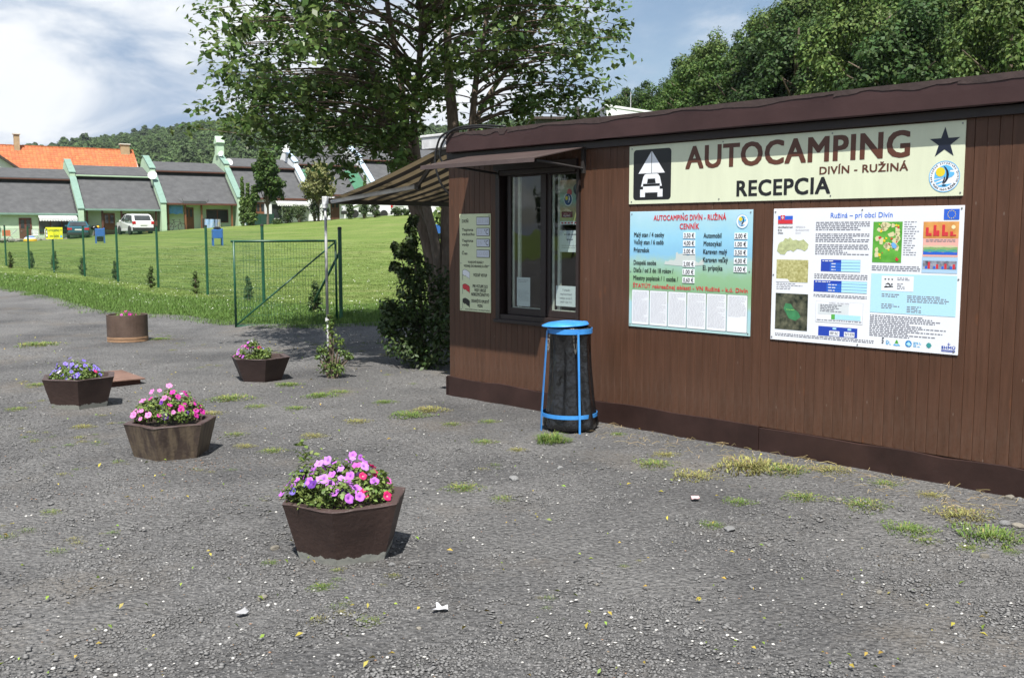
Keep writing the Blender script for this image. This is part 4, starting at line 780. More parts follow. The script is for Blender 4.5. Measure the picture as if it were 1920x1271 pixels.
def hex_planter(label, c, R, r, H, rot, m, group):
    t = thing('planter', label, 'planter', (c[0], c[1], yard_z(c[0], c[1])-.012), rot, group); rr = random.Random(int(R*1000+H*777)); n = 6; sub = 5; b = MB(); vs = []; fs = []
    def ring(rad_, z, jz, jr):
        out = []
        for i in range(n):
            a0, a1 = rad(60*i), rad(60*(i+1)); p0 = Vector((math.cos(a0), math.sin(a0)))*rad_; p1 = Vector((math.cos(a1), math.sin(a1)))*rad_
            for k in range(sub): p = p0.lerp(p1, k/sub); s = 1+rr.uniform(-jr, jr); out.append((p.x*s, p.y*s, z+rr.uniform(-jz, jz)))
        return out
    rings = [ring(r, 0, 0, 0), ring(r+(R-r)*.94, H*.945, .003, .003), ring(R, H*.985, .004, .006), ring(R*.985, H, .003, .005), ring(R-.062, H-.002, .003, .004), ring(R-.075, H-.06, .003, .003)]
    N_ = n*sub
    for q in rings: vs += q
    for j in range(len(rings)-1):
        for k in range(N_): k2 = (k+1) % N_; fs.append((j*N_+k, j*N_+k2, (j+1)*N_+k2, (j+1)*N_+k))
    b.add(vs, fs); me = b.mesh('shell', [m, M_RIM]); pol = me.polygons
    for p in pol:
        if p.index >= 2*N_: p.material_index = 1
    link('shell', me, t)
    MB().pz([(math.cos(rad(60*i))*(R-.066), math.sin(rad(60*i))*(R-.066)) for i in range(6)], H-.075, H-.045).build('soil', M_SOIL, t); return t
PG = 'hexagonal concrete planters on the gravel yard'
pl_front = hex_planter('nearest hexagonal brown planter with paint flaked off its foot', (-.86, 5.03), .334, .245, .315, rad(-92), M_PLANT1, PG)
pl_mid = hex_planter('weathered streaky brown hexagonal planter of bright pink petunias', (-2.56, 7.36), .337, .265, .272, rad(-92), M_PLANT2, PG)
pl_left = hex_planter('dark brown hexagonal planter of blue violet petunias, leftmost in view', (-4.15, 9.45), .362, .27, .30, rad(-69), M_PLANT1, PG)
pl_back = hex_planter('dark brown hexagonal planter of sparse pink petunias nearest the green gate', (-2.84, 11.15), .345, .235, .27, rad(-66), M_PLANT3, PG)
M_RUSTC = concrete('brown_pipe_ring', (.075, .045, .032), (.115, .075, .055)); nt = M_RUSTC.node_tree
cyl = thing('ring_planter', 'round brown pipe planter with a tan foot near the lawn', 'planter', (-5.88, 15.15, -.01), 0)
MB().lathe([(.296, .09), (.298, .42), (.270, .42), (.268, .36)], 40).build('shell', M_RUSTC, cyl, smooth=False)
MB().lathe([(.292, 0), (.300, .02), (.296, .045), (.300, .06), (.296, .0895)], 40).build('foot_ring', mat('tan_concrete', (.27, .16, .09), .8, .3, 6, bump=.6, bscale=25, stretch=(1, 1, 9)), cyl)
MB().lathe([(0, .375), (.266, .37)], 30).build('soil', M_SOIL, cyl)
# petunias
M_PFOL = mat('petunia_leaf', (.135, .200, .045), .55, .25, 14, island=.4, transl=.25)
M_THROAT = {}
def petal(nm, c, dark): return (mat('petal_'+nm, c, .6, .1, 60, objr=.16, transl=.35), mat('throat_'+nm, dark, .6, .05))
PET = {'orchid': petal('orchid', (.52, .16, .66), (.20, .03, .30)), 'lilac': petal('lilac', (.58, .28, .74), (.25, .06, .36)), 'violet': petal('violet', (.26, .19, .72), (.08, .04, .30)), 'magenta': petal('magenta', (.62, .03, .36), (.12, .0, .07)), 'hot': petal('hot', (.68, .02, .16), (.55, .25, .25)), 'rose': petal('rose', (.74, .24, .56), (.50, .08, .36)), 'white': petal('white', (.70, .62, .78), (.5, .4, .6)), 'purple': petal('purple', (.13, .03, .30), (.05, .0, .1)), 'pinkv': petal('pinkv', (.64, .12, .50), (.30, .02, .22))}
def flower_mesh(k):
    v = [(0, 0, -.010)]; n = 15; f = []
    for r, zz, mi in ((.0055, -.003, 1), (.018, .003, 0), (.0265, .001, 0)):
        for i in range(n):
            a = 2*math.pi*i/n; w = 1-.16*(0 if mi else 1)*(abs(math.sin(2.5*a))**6)*(1 if r > .02 else .3); v.append((r*w*math.cos(a), r*w*math.sin(a), zz+(.0045*math.sin(5*a+1)+.002*math.sin(8*a) if r > .02 else 0)))
    fs = [(0, 1+i, 1+(i+1) % n) for i in range(n)]; mi = [1]*n
    for j in range(2):
        for i in range(n): i2 = (i+1) % n; fs.append((1+j*n+i, 1+(j+1)*n+i, 1+(j+1)*n+i2, 1+j*n+i2)); mi.append(0)
    b = MB(); b.v = v; b.f = fs; b.m = mi; me = b.mesh('flower', list(PET[k]), True); return me
FLM = {k: flower_mesh(k) for k in PET}
def petunia(label, c, z, rx, hgt, spec, seed, n_cl=26, rot=0, tall=None, leaf=.026, dx=0):
    rng = np.random.default_rng(seed); rr = random.Random(seed); t = thing('petunia', label, 'plant', (c[0], c[1], z), rot)
    a = rng.random(n_cl)*6.283; q = np.sqrt(rng.random(n_cl))*rx*.88; cx = q*np.cos(a)+dx; cyy = q*np.sin(a); hz = hgt*(1-(q/rx)**2*.75)*(.45+.45*rng.random(n_cl))
    V, Fq = clump_leaves(rng, np.stack([cx, cyy, hz], 1), (.06), 80, leaf, up=.8, shell=.2)
    lo = rng.random((900, 3))*[6.283, 1, 1]; P = np.stack([np.sqrt(lo[:, 1])*rx*.95*np.cos(lo[:, 0])+dx, np.sqrt(lo[:, 1])*rx*.95*np.sin(lo[:, 0]), lo[:, 2]*hgt*.35], 1)
    v2, f2 = leaf_quads(rng, P, rng.normal(size=P.shape)*.6+[0, 0, 1], leaf*(.7+.6*rng.random(len(P))), .45); V, Fq = join_np([(V, Fq), (v2, f2)])
    if tall:
        for (tx, ty, th, s) in tall:
            n = 46; h = rng.random(n); P = np.stack([tx+rng.normal(size=n)*.022, ty+rng.normal(size=n)*.022, th*(.3+.7*h)], 1); v2, f2 = leaf_quads(rng, P, rng.normal(size=P.shape)*.5+[0, 0, 1], s*(.7+.5*rng.random(n)), .5); V, Fq = join_np([(V, Fq), (v2, f2)])
    link('foliage', mesh_np('foliage', V, Fq, M_PFOL), t); sm = MB()
    for i in range(0, n_cl): sm.tube([(cx[i]*.5, cyy[i]*.5, 0), (cx[i]*.85, cyy[i]*.85, hz[i]*.7), (cx[i], cyy[i], hz[i])], .0022, 4)
    sm.build('stems', M_PFOL, t)
    pts = []
    for k, cnt, ux0, ux1 in spec:
        for _ in range(cnt):
            for _try in range(40):
                x = rr.uniform(ux0, ux1)*rx+dx; yv = rr.uniform(-.95, .75)*rx; q_ = math.hypot(x-dx, yv)
                if q_ < rx*1.02 and all((x-p[0])**2+(yv-p[1])**2 > .034**2 for p in pts): break
            pts.append((x, yv)); zt = hgt*(1-(q_/rx)**2*.8)*rr.uniform(.62, 1.2)+.012
            n = Vector((x*1.6+rr.gauss(0, .16), yv*1.2-.16+rr.gauss(0, .16), .22+rr.random()*.2)).normalized()
            o = link('flower', FLM[k], t, (x, yv, zt)); qn = n.to_track_quat('Z', 'Y'); e = qn.to_euler(); o.rotation_euler = (e.x, e.y, e.z); s = rr.uniform(.66, 1.08); o.scale = (s, s, s)
    return t
petunia('orchid and hot pink petunias filling the nearest hexagonal planter', (-.89, 5.03), .282, .290, .19, [('orchid', 22, -1, .5), ('lilac', 18, -.9, .5), ('violet', 4, -.9, .1), ('purple', 3, -.6, .3), ('hot', 7, .25, 1), ('orchid', 5, .0, .7), ('pinkv', 4, .3, 1)], 3, 30, tall=[(-.19, .03, .30, .045), (-.14, .06, .23, .04), (.21, -.02, .15, .045)])
petunia('bright pink and magenta petunias in the weathered planter', (-2.58, 7.36), .265, .25, .195, [('rose', 21, -1, .45), ('magenta', 16, .05, 1), ('purple', 5, -.2, .8), ('magenta', 2, -.5, 0), ('white', 2, -.4, .5)], 7, 26)
petunia('blue violet petunias in the leftmost planter', (-4.18, 9.45), .25, .25, .17, [('violet', 32, -1, .95), ('white', 3, -.9, 0), ('purple', 2, .2, .7), ('hot', 1, .8, 1)], 9, 22)
petunia('sparse pink petunias in the planter nearest the gate', (-2.92, 11.15), .22, .215, .21, [('pinkv', 8, -1, -.2), ('orchid', 7, -1, 0), ('hot', 1, .3, .5), ('violet', 3, .4, 1), ('white', 1, -.5, 0)], 12, 20)
petunia('low magenta petunias just clearing the round planter rim', (-5.88, 15.12), .37, .21, .06, [('magenta', 6, -.6, .9), ('pinkv', 3, -.6, .7)], 15, 10)
# rusty hatch plate
pt = thing('hatch_cover', 'rusty steel hatch plate lying behind the leftmost planter', 'hatch cover', (-4.60, 10.85, 0), rad(38))
M_RUST = mat('rusty_steel', (.145, .075, .052), .75, .3, 7, bump=.4, bscale=60, col2=(.20, .115, .085))
MB().box(-.42, .42, -.42, .42, .055, .068).build('plate', M_RUST, pt, bevel=.002); MB().box(-.38, .38, -.38, .38, -.02, .055).build('curb', mat('rusted_curb', (.075, .030, .018), .8, .3, 9), pt)
# ============================================================ stones, scraps, weeds
M_STONE = mat('pale_stone', (.23, .21, .175), .85, .25, 14, bump=.6, bscale=40, objr=.2)
M_STONE2 = mat('grey_stone', (.20, .20, .20), .85, .25, 14, bump=.6, bscale=40, objr=.25)
def stone_mesh(seed, m):
    import bmesh
    bm = bmesh.new(); bmesh.ops.create_icosphere(bm, subdivisions=2, radius=1); r = random.Random(seed); dirs = [Vector((r.gauss(0,1), r.gauss(0,1), r.gauss(0,1))).normalized() for _ in range(9)]; ds = [r.uniform(.55, .85) for _ in dirs]
    for v in bm.verts:
        for d, k in zip(dirs, ds):
            q = v.co.dot(d)
            if q > k: v.co -= d*(q-k)
    me = bpy.data.meshes.new('stone'); bm.to_mesh(me); bm.free(); me.materials.append(m); return me
SM = [stone_mesh(i, M_STONE if i % 2 else M_STONE2) for i in range(6)]
for px, py, w, h, k, lb in ((515, 1032, 24, .55, 1, 'tan wedge-shaped stone left of the nearest planter foot'), (493, 1126, 26, .6, 1, 'squarish tan stone in the open gravel below the nearest planter'), (963, 899, 26, .45, 0, 'flat grey stone in the open gravel between planter and hut'), (1368, 995, 32, .35, 0, 'long flat pale stone beside a green tuft below the price board'), (1884, 988, 26, .55, 2, 'grey stone by the grass at the right edge, left of a pale one'), (1908, 990, 28, .45, 3, 'pale stone by the grass at the right edge of the yard'), (1846, 1045, 20, .7, 1, 'tan pebble alone below the right edge grass'), (1893, 938, 22, .6, 3, 'pale stone tucked against the hut plinth at the right edge'), (1912, 942, 18, .6, 2, 'small grey stone against the hut plinth at the right edge'), (1050, 880, 16, .6, 4, 'small brownish stone in front of the bag stand'), (1573, 937, 16, .5, 5, 'small tan stone beside the dry tuft under the white board'), (1649, 1115, 18, .55, 1, 'orange tan pebble in the lower right gravel'), (735, 1067, 16, .6, 0, 'pale grey pebble right of the nearest planter foot'), (785, 1165+20, 14, .5, 5, 'small grey pebble low in the middle gravel'), (1120, 1100, 12, .5, 3, 'little white pebble in the middle gravel')):
    c = gp(px, py); s = w/F_PX*c.y/2
    o = link('stone', SM[k], None, (c.x, c.y, yard_z(c.x, c.y)+s*h*.3), (0, 0, k*1.7+px), (s, s*.8, s*h)); tag(o, lb, 'stone', 'loose stones on the yard')
M_SCRAP = mat('white_scrap', (.56, .56, .58), .7, .05)
def scrap(name, px, py, pts, label, m=M_SCRAP, th=.006):
    c = gp(px, py); z = yard_z(c.x, c.y)+.010; r = random.Random(px); b = MB(); k = c.y/F_PX*.85
    b.add([(c.x+a*k, c.y+bb*k*2.6, z+r.uniform(0, .016)) for a, bb in pts], [tuple(range(len(pts)))]); o = b.build(name, m); s = o.modifiers.new('thickness', 'SOLIDIFY'); s.thickness = .002; return tag(o, label, 'litter')
scrap('paper_scrap', 825, 1150, [(-18,-4),(-14,-9),(-2,-4),(12,-6),(19,-2),(17,3),(4,3),(-6,10),(-11,9),(-8,2)], 'torn white paper scrap in the gravel low in the middle')
scrap('plastic_scrap', 455, 1162, [(-14,-4),(-2,-6),(10,-3),(14,2),(6,3),(8,7),(0,8),(-4,1)], 'crumpled clear grey plastic scrap left of the white paper one', mat('grey_film', (.36,.36,.37), .3, .1))
scrap('wrapper', 1303, 943, [(-9,-4),(-3,-5),(4,-4),(10,-2),(9,4),(0,5),(-8,4)], 'crumpled pink and white wrapper in front of the hut plinth', mat('pink_white_paper', (.75,.70,.70), .6, .3, 60, col2=(.72,.28,.30)))
M_WEED = mat('weed_green', (.125, .20, .040), .7, .2, 10, island=.45, transl=.25)
M_WEEDD = mat('weed_dry', (.25, .245, .080), .8, .2, 10, island=.45, transl=.2)
M_WEEDB = mat('weed_brown', (.20, .15, .07), .8, .2, 10, island=.4, transl=.2)
def weed_mesh(kind, seed, n=420):
    rng = np.random.default_rng(seed); V = []; Fq = []; k = 0
    hmax = {'green': .32, 'dry': .30, 'mixed': .26, 'tall': .9}[kind]
    for i in range(n):
        r = rng.random()**.7; a = rng.random()*6.283; r *= 1+.25*math.sin(3*a+seed); bx, by = r*math.cos(a)*.95, r*math.sin(a)*.95; l = hmax*.85*(.35+.75*rng.random())*(1.1-.6*r); t = a+rng.normal()*.9; lean = .5+.9*rng.random(); w = .011+.009*rng.random()
        d = np.array([math.cos(t), math.sin(t), 0]); s = np.array([-d[1], d[0], 0])*w
        p0 = np.array([bx, by, 0]); p1 = p0+d*l*lean*.4+[0, 0, l*.75]; p2 = p0+d*l*lean*1.15+[0, 0, l*(.95-.35*lean)]
        V += [p0-s, p0+s, p1+s*.8, p1-s*.8, p2+s*.1, p2-s*.1]; Fq += [(k, k+1, k+2, k+3), (k+3, k+2, k+4, k+5)]; k += 6
    m1 = {'green': M_WEED, 'dry': M_WEEDD, 'mixed': M_WEED, 'tall': M_WEED}[kind]; mi = (rng.random(n) < (.35 if kind == 'mixed' else .12)).astype(int).repeat(2)
    return mesh_np('weed_tuft', np.array(V), Fq, [m1, M_WEEDD if kind != 'dry' else M_WEEDB], mi)
WM = {k: [weed_mesh(k, s) for s in (1, 2, 3)] for k in ('green', 'dry', 'mixed', 'tall')}
WG = 'weeds sprouting through the gravel'
for i, (px, py, w, k, lb) in enumerate(((1228, 872, 62, 'mixed', 'yellow green tuft nearest the bag stand along the hut foot'), (1304, 892, 74, 'dry', 'low yellowish tuft left of the big straw tuft by the hut'), (1412, 880, 118, 'dry', 'largest straw coloured tuft spreading at the foot of the hut'), (1470, 884, 80, 'mixed', 'trailing green edge of the straw tuft at the hut foot'), (1382, 940, 50, 'green', 'small bright green tuft in front of the straw tuft'), (1507, 933, 66, 'mixed', 'flat olive tuft below the white board'), (1622, 947, 84, 'mixed', 'broad green tuft below the right end of the white board'), (1700, 992, 76, 'green', 'bright green tuft left of the brownish one at right'), (1736, 1010, 50, 'mixed', 'short tuft just below the bright green one at right'), (1804, 966, 92, 'dry', 'reddish brown seeding tuft near the right edge'), (1860, 1008, 110, 'green', 'broad green tuft at the right edge by the pale stones'), (1820, 1026, 44, 'mixed', 'small tuft below the broad green one at the right edge'), (1893, 1036, 36, 'green', 'smallest tuft at the right edge'), (1336, 985, 44, 'green', 'green tuft beside the long flat stone'), (870, 914, 68, 'mixed', 'tuft in the middle of the yard right of the nearest planter'), (942, 932, 46, 'mixed', 'thin olive tuft left of the flat grey stone'), (766, 780, 60, 'green', 'bright green tuft midway between the bush and the planters'), (806, 770, 56, 'dry', 'yellowish tuft right beside the bright green one in mid yard'), (846, 796, 34, 'mixed', 'little tuft right of the yellowish one in mid yard'), (1034, 830, 46, 'tall', 'tall thin weed at the foot of the bag stand'), (602, 743, 50, 'green', 'tuft between the back planter and the young shrub'), (540, 722, 40, 'green', 'tuft hugging the right foot of the back planter'), (586, 816, 40, 'dry', 'faded tuft in mid yard below the young shrub'), (435, 748, 70, 'mixed', 'wide sparse tuft in front of the back planter'), (395, 775, 44, 'dry', 'faded tuft behind the weathered planter'), (507, 1060, 30, 'green', 'grey green herb left of the nearest planter foot'), (606, 1106, 44, 'green', 'green tuft below the nearest planter'), (650, 1132, 26, 'mixed', 'tiny tuft below and right of the nearest planter'), (696, 1170, 52, 'mixed', 'green tuft lowest in the middle gravel'), (645, 1152, 30, 'dry', 'thin dry tuft beside the lowest green one'), (75, 646, 70, 'mixed', 'flat olive tuft left of the round planter'), (225, 635, 30, 'green', 'tuft at the left foot of the round planter'), (300, 637, 30, 'green', 'tuft right of the round planter'), (440, 815, 36, 'mixed', 'sparse tuft right of the weathered planter'), (915, 790, 34, 'mixed', 'small tuft in the yard left of the bag stand'), (970, 845, 30, 'dry', 'dry tuft in front of the bag stand'), (70, 722, 40, 'mixed', 'tuft at the left foot of the leftmost planter'), (155, 802, 34, 'dry', 'faint tuft in front of the leftmost planter'), (1160, 815, 26, 'green', 'leafy sprig right of the bag stand'), (670, 790, 40, 'dry', 'dry tuft in mid yard left of the bright green one'), (456, 838, 34, 'dry', 'faded tuft between the weathered and the nearest planter'), (512, 846, 46, 'mixed', 'thin tuft just behind the nearest planter'), (553, 766, 36, 'green', 'green tuft below the right foot of the back planter'), (638, 736, 40, 'mixed', 'tuft at the foot of the young shrub'), (722, 754, 34, 'green', 'little tuft between the young shrub and the hut corner'), (32, 768, 38, 'mixed', 'tuft at the left edge beside the leftmost planter'), (482, 762, 40, 'mixed', 'low tuft in front and right of the back planter'), (1250, 852, 44, 'dry', 'dry tuft hugging the plinth behind the low yellowish one'), (1560, 884, 70, 'dry', 'dry straw tuft at the plinth below the white board'), (1655, 908, 54, 'mixed', 'thin tuft at the plinth below the end of the white board'), (1745, 930, 44, 'dry', 'dry tuft at the plinth above the reddish brown one'), (98, 962, 36, 'mixed', 'faint tuft in the open gravel at far left'), (905, 830, 40, 'mixed', 'thin tuft in the yard in front of the hut corner'))):
    c = gp(px, py); s = w/F_PX*c.y/2*1.45
    o = link('weed_tuft', WM[k][i % 3], None, (c.x, c.y, yard_z(c.x, c.y)-.002), (0, 0, i*2.1), (s, s, s*(1.0 if k == 'tall' else .8 if w > 100 else .55))); tag(o, lb, 'weed', WG)
rs_ = np.random.default_rng(44); Q = []
while len(Q) < 230:
    y = 4+13*rs_.random()**.9; x = (rs_.random()*2-1)*.55*y
    if (x+.61)*-.7215+(y-10.07)*-.6924 < .10 and not (y > 10.0 and x < -.6): continue
    if noise2(x, y, 1.1, 5)+.4*noise2(x, y, 3.7, 2) < .15: continue
    for _ in range(3): Q.append((x+rs_.normal()*.07, y+rs_.normal()*.07, yard_z(x, y)))
P = np.array(Q); n = len(P)
for nm, sl, mm, lb in (('seedling_weeds', slice(0, None, 2), 'green', 'tiny green seedlings and moss tufts thinly spread over the gravel'), ('dry_seedling_weeds', slice(1, None, 2), 'dry', 'tiny withered sprigs thinly spread over the gravel')):
    q = P[sl]; m_ = len(q); tag(scatter(nm, q, np.stack([np.zeros(m_), np.zeros(m_), rs_.random(m_)*6.28], 1), .025+.05*rs_.random(m_)**2, weed_mesh(mm, 7, 70)), lb)
# ============================================================ wire fence and gate
M_FENCE = mat('green_fence_paint', (.012, .075, .040), .4, .15, 8)
M_WIRE = mat('green_wire', (.030, .115, .065), .5, .1)
FP = [(-3.10, 18.0)]
for px, Yd in ((494, 21.1), (389, 24.6), (297, 27.6), (222, 30.5), (160, 33.6), (103, 36.6), (57, 39.5), (14, 42.4)): FP.append(((px-960)/F_PX*Yd, Yd))
FP += [(-24.9, 46.0), (-28.3, 50.0)]
fence = thing('wire_fence', 'green wire mesh fence on slim posts along the lawn edge', 'fence', (0, 0, 0))
for i, (x, y) in enumerate(FP):
    if i == 0: continue
    z = land(x, y); b = MB(); b.lathe([(.033, z-.1), (.033, z+1.68)], 10, (x, y)); o = b.build('fence_post', M_FENCE, fence, smooth=False); MB().lathe([(.037, z+1.68), (.037, z+1.71), (.015, z+1.72)], 10, (x, y)).build('post_cap', M_BRACKET, o)
def wire_net(pts, h0, h1, sv, sh, r, name, parent, label=None):
    V = []; Fq = []; base = np.array([[1, 0], [-.5, .866], [-.5, -.866]])
    def bar(p, q, r):
        k = len(V); p = np.array(p); q = np.array(q); d = (q-p)/np.linalg.norm(q-p); u = np.cross(d, [0.3, .9, .31]); u /= np.linalg.norm(u); w = np.cross(d, u)
        for e in (p, q):
            for c in base: V.append(e+r*(u*c[0]+w*c[1]))
        Fq.extend([(k, k+1, k+4, k+3), (k+1, k+2, k+5, k+4), (k+2, k, k+3, k+5)])
    for (a, b_) in zip(pts[:-1], pts[1:]):
        L_ = math.hypot(b_[0]-a[0], b_[1]-a[1]); n = int(L_/sv); za, zb = land(*a[:2]), land(*b_[:2])
        for i in range(n): t = i/n; x, y = a[0]+(b_[0]-a[0])*t, a[1]+(b_[1]-a[1])*t; z = za+(zb-za)*t; bar((x, y, z+h0), (x, y, z+h1), r)
        for j in range(int((h1-h0)/sh)+1): bar((a[0], a[1], za+h0+j*sh), (b_[0], b_[1], zb+h0+j*sh), r)
    o = link(name, mesh_np(name, np.array(V), Fq, M_WIRE), parent); o['kind'] = 'stuff'; return o
wire_net(FP[1:], .05, 1.6, .075, .15, .0024, 'wire_mesh', fence)
gate = thing('garden_gate', 'green tubular gate with wire infill and diagonal brace standing shut', 'gate', (0, 0, 0))
A, B_ = Vector((-4.72, 16.95, .02)), Vector((-3.17, 17.95, .02)); gh = 1.50
M_FENCE2 = M_FENCE
def bar_(name, p, q, r, parent): return MB().tube([p, q], r, 8).build(name, M_FENCE, parent, smooth=True)
UZ = Vector((0, 0, 1))
bar_('frame_bar', A, A+UZ*gh, .021, gate); bar_('frame_bar', B_, B_+UZ*gh, .021, gate); bar_('frame_bar', A+UZ*(gh-.02)-(B_-A).normalized()*.05, B_+UZ*(gh-.02), .021, gate); bar_('frame_bar', A+UZ*.03, B_+UZ*.03, .021, gate); bar_('brace', A+UZ*.05, B_+UZ*(gh-.04), .015, gate)
wire_net([tuple(A), tuple(B_)], .05, 1.48, .052, .16, .0026, 'wire_mesh', gate)
gpst = thing('gate_post', 'green gate post with a slanting stay at the lawn edge', 'post', (0, 0, 0)); b = MB(); b.lathe([(.034, -.1), (.034, 1.70), (.0, 1.71)], 12, (-3.10, 18.0)); o = b.build('post', M_FENCE, gpst); MB().lathe([(.038, 1.70), (.038, 1.74), (.02, 1.75)], 12, (-3.10, 18.0)).build('post_cap', M_BRACKET, o)
MB().tube([(-3.11, 18.03, 1.30), (-3.95, 19.0, .02)], .024, 8).build('stay', M_FENCE, gpst, smooth=True)
# yellow board on a fence post
x, y = FP[6]; z = land(x, y); ys_ = thing('camp_sign', 'small yellow camping direction sign fixed to a fence post', 'sign', (x-.22, y-.05, z+1.22), 0); wS, hS = .62, .43
MB().box(0, wS, -.006, 0, 0, hS).build('panel', flatm('yellow_board', (.72, .72, .03), .4), ys_)
letters(ys_, 'green_lettering', [('AUTOCAMPING', .10, .27, .085, .40), ('DIVÍN - RUŽINÁ', .14, .07, .07, .34)], flatm('dark_green_print', (.03, .10, .03)), -.0075, .02)
q = MB(); q.rect(.012, .072, .05, .38, -.0075); q.build('pictogram', M_BLACK, ys_); q = MB(); q.flat([(.02,.23),(.064,.23),(.042,.35)], -.0085); q.rect(.022, .062, .09, .19, -.0085); q.build('tent_print', M_WHITE, ys_); q = MB(); q.rect(.53, .60, .325, .337, -.0075); q.rect(.559, .571, .29, .37, -.0075); q.build('cross_mark', M_BLACK, ys_)
MB().disc(.562, .10, .042, -.0075, 16).build('badge', M_SKYB, ys_)
# ============================================================ big tree behind the awning
M_BARK = mat('bark', (.16, .125, .09), .85, .35, 6, bump=.9, bscale=18, stretch=(4, 4, .8), col2=(.18, .145, .115))
M_BARKD = mat('dark_bark', (.12, .085, .062), .85, .3, 6, bump=.9, bscale=18, stretch=(4, 4, .8), col2=(.19, .145, .11))
M_LEAF = mat('tree_leaf', (.108, .172, .048), .42, .25, 3, island=.5, transl=.52, spec=.45)
M_BUSHLEAF = mat('bush_leaf', (.050, .085, .022), .5, .25, 3, island=.45, transl=.25)
def px3(pts): return [at(*p) for p in pts]
def smooth_path(pts, k=5):
    pts = [Vector(p) for p in pts]; out = []
    for i in range(len(pts)-1):
        p0, p1, p2, p3 = pts[max(0, i-1)], pts[i], pts[i+1], pts[min(len(pts)-1, i+2)]
        for j in range(k): t = j/k; out.append(.5*((2*p1)+(p2-p0)*t+(2*p0-5*p1+4*p2-p3)*t*t+(3*p1-p0-3*p2+p3)*t**3))
    return out+[pts[-1]]
tree = thing('broad_tree', 'tall many-stemmed leafy tree behind the striped awning', 'tree', (-1.0, 14.5, 0))
T0 = Vector(tree.location)
stems = [([(826, 652, 14.5), (818, 510, 14.5), (796, 440, 14.55), (774, 385, 14.6), (748, 300, 14.7), (728, 230, 14.9), (700, 140, 15.1), (660, 40, 15.4), (630, -60, 15.6)], .115, .03, M_BARKD),
  ([(822, 652, 14.6), (808, 500, 14.7), (786, 400, 14.75), (772, 300, 14.8), (760, 225, 14.8), (748, 130, 14.7), (728, 20, 14.5), (716, -90, 14.4)], .10, .03, M_BARKD),
  ([(836, 652, 14.4), (820, 480, 14.3), (800, 390, 14.2), (781, 290, 14.1), (776, 215, 14.0), (786, 120, 13.7), (790, 20, 13.3), (780, -100, 13.0)], .085, .03, M_BARK),
  ([(846, 655, 14.3), (842, 520, 14.3), (840, 400, 14.4), (850, 260, 14.6), (842, 150, 14.8), (838, 40, 15.0), (835, -120, 15.2), (830, -260, 15.3)], .15, .03, M_BARKD),
  ([(852, 655, 14.4), (860, 480, 14.4), (872, 330, 14.5), (884, 240, 14.6), (894, 140, 14.7), (912, 40, 14.9), (935, -90, 15.0)], .09, .025, M_BARKD),
  ([(843, 655, 14.5), (850, 470, 15.0), (862, 330, 15.5), (905, 200, 15.9), (975, 100, 16.2), (1040, 0, 16.4)], .08, .025, M_BARKD)]
skel = []
for pts, r0, r1, m in stems:
    p = smooth_path(px3(pts), 5); n = len(p); R = [r0+(r1-r0)*(i/(n-1))**.8 for i in range(n)]
    MB().tube([q-T0 for q in p], R, 9).build('trunk', m, tree, smooth=True)
    for i in range(n):
        if p[i].z > 2.5: skel.append((p[i], R[i]))
rt = np.random.default_rng(21)
# crown envelope: leaf masses at branch tips
tips = []
ctr = np.array([-1.33, 13.55, 5.0]); rad3 = np.array([3.0, 3.35, 3.3])
while len(tips) < 370:
    d = rt.normal(size=3); d /= np.linalg.norm(d); q = ctr+d*rad3*(.52+.50*rt.random()**.6)
    pq = 960+q[0]*F_PX/(q[1]*CP-(q[2]-EYE)*SP)
    if not 425 < pq < 1125: continue
    py_ = 635.5-F_PX*((q[2]-EYE)*CP+q[1]*SP)/(q[1]*CP-(q[2]-EYE)*SP)
    if 700 < pq < 900 and py_ > 215 or 560 < pq < 1000 and py_ > 255: continue
    if q[2] < 3.15+.25*math.sin(q[0]*2.1+q[1]) or q[2] > 8.3: continue
    if abs(q[0]+1.3) < .75 and q[2] < 3.9 and q[1] < 15.3: continue
    if q[0] > -1.9 and q[2] < 4.4 and rt.random() < .6: continue
    if q[0] > -.5 and q[2] < 3.35+.18*(q[0]+.5): continue
    tips.append(q)
for px, py, Y in ((700, 285, 13.6), (690, 262, 13.7), (655, 300, 13.4), (640, 270, 13.5), (560, 262, 13.8), (520, 268, 13.8), (480, 262, 14), (455, 245, 14), (425, 220, 14.1), (600, 275, 13.6), (630, 312, 13.3), (720, 255, 13.6), (745, 285, 13.2), (585, 245, 13.6), (535, 240, 14), (1120, 215, 14.8), (1090, 225, 14.8), (1050, 205, 14.8), (1000, 215, 15), (960, 225, 15), (925, 215, 15), (1145, 60, 14.6), (1150, 110, 14.6), (390, 60, 14.4), (400, 140, 14.4), (380, 20, 14.4), (395, 90, 14.2), (410, 190, 14.2), (1135, 190, 14.7), (1100, 40, 14.2), (1120, 90, 14.0), (1095, 120, 13.8), (1070, 60, 13.9), (1060, 160, 14.2), (1105, 165, 14.3), (1140, 150, 14.4), (1020, 180, 14.6), (1040, 120, 14.3), (1000, 150, 14.6), (1150, 20, 14.4), (430, 240, 13.9), (470, 215, 13.8), (510, 235, 13.7), (445, 165, 13.9), (490, 150, 13.7), (420, 110, 14.0)):
    tips.append(np.array(at(px, py, Y)))
for px, py, Y in ((745, 150, 12.6), (790, 165, 12.5), (725, 185, 12.7), (770, 205, 12.6), (815, 175, 12.6), (760, 120, 12.6), (800, 130, 12.6), (740, 215, 12.7), (785, 225, 12.8)): tips.append(np.array(at(px, py, Y)))
tips = np.array(tips); br = MB(); rb = random.Random(2); cl = []; cr = []
sk = np.array([tuple(s[0]) for s in skel]); sr = np.array([s[1] for s in skel])
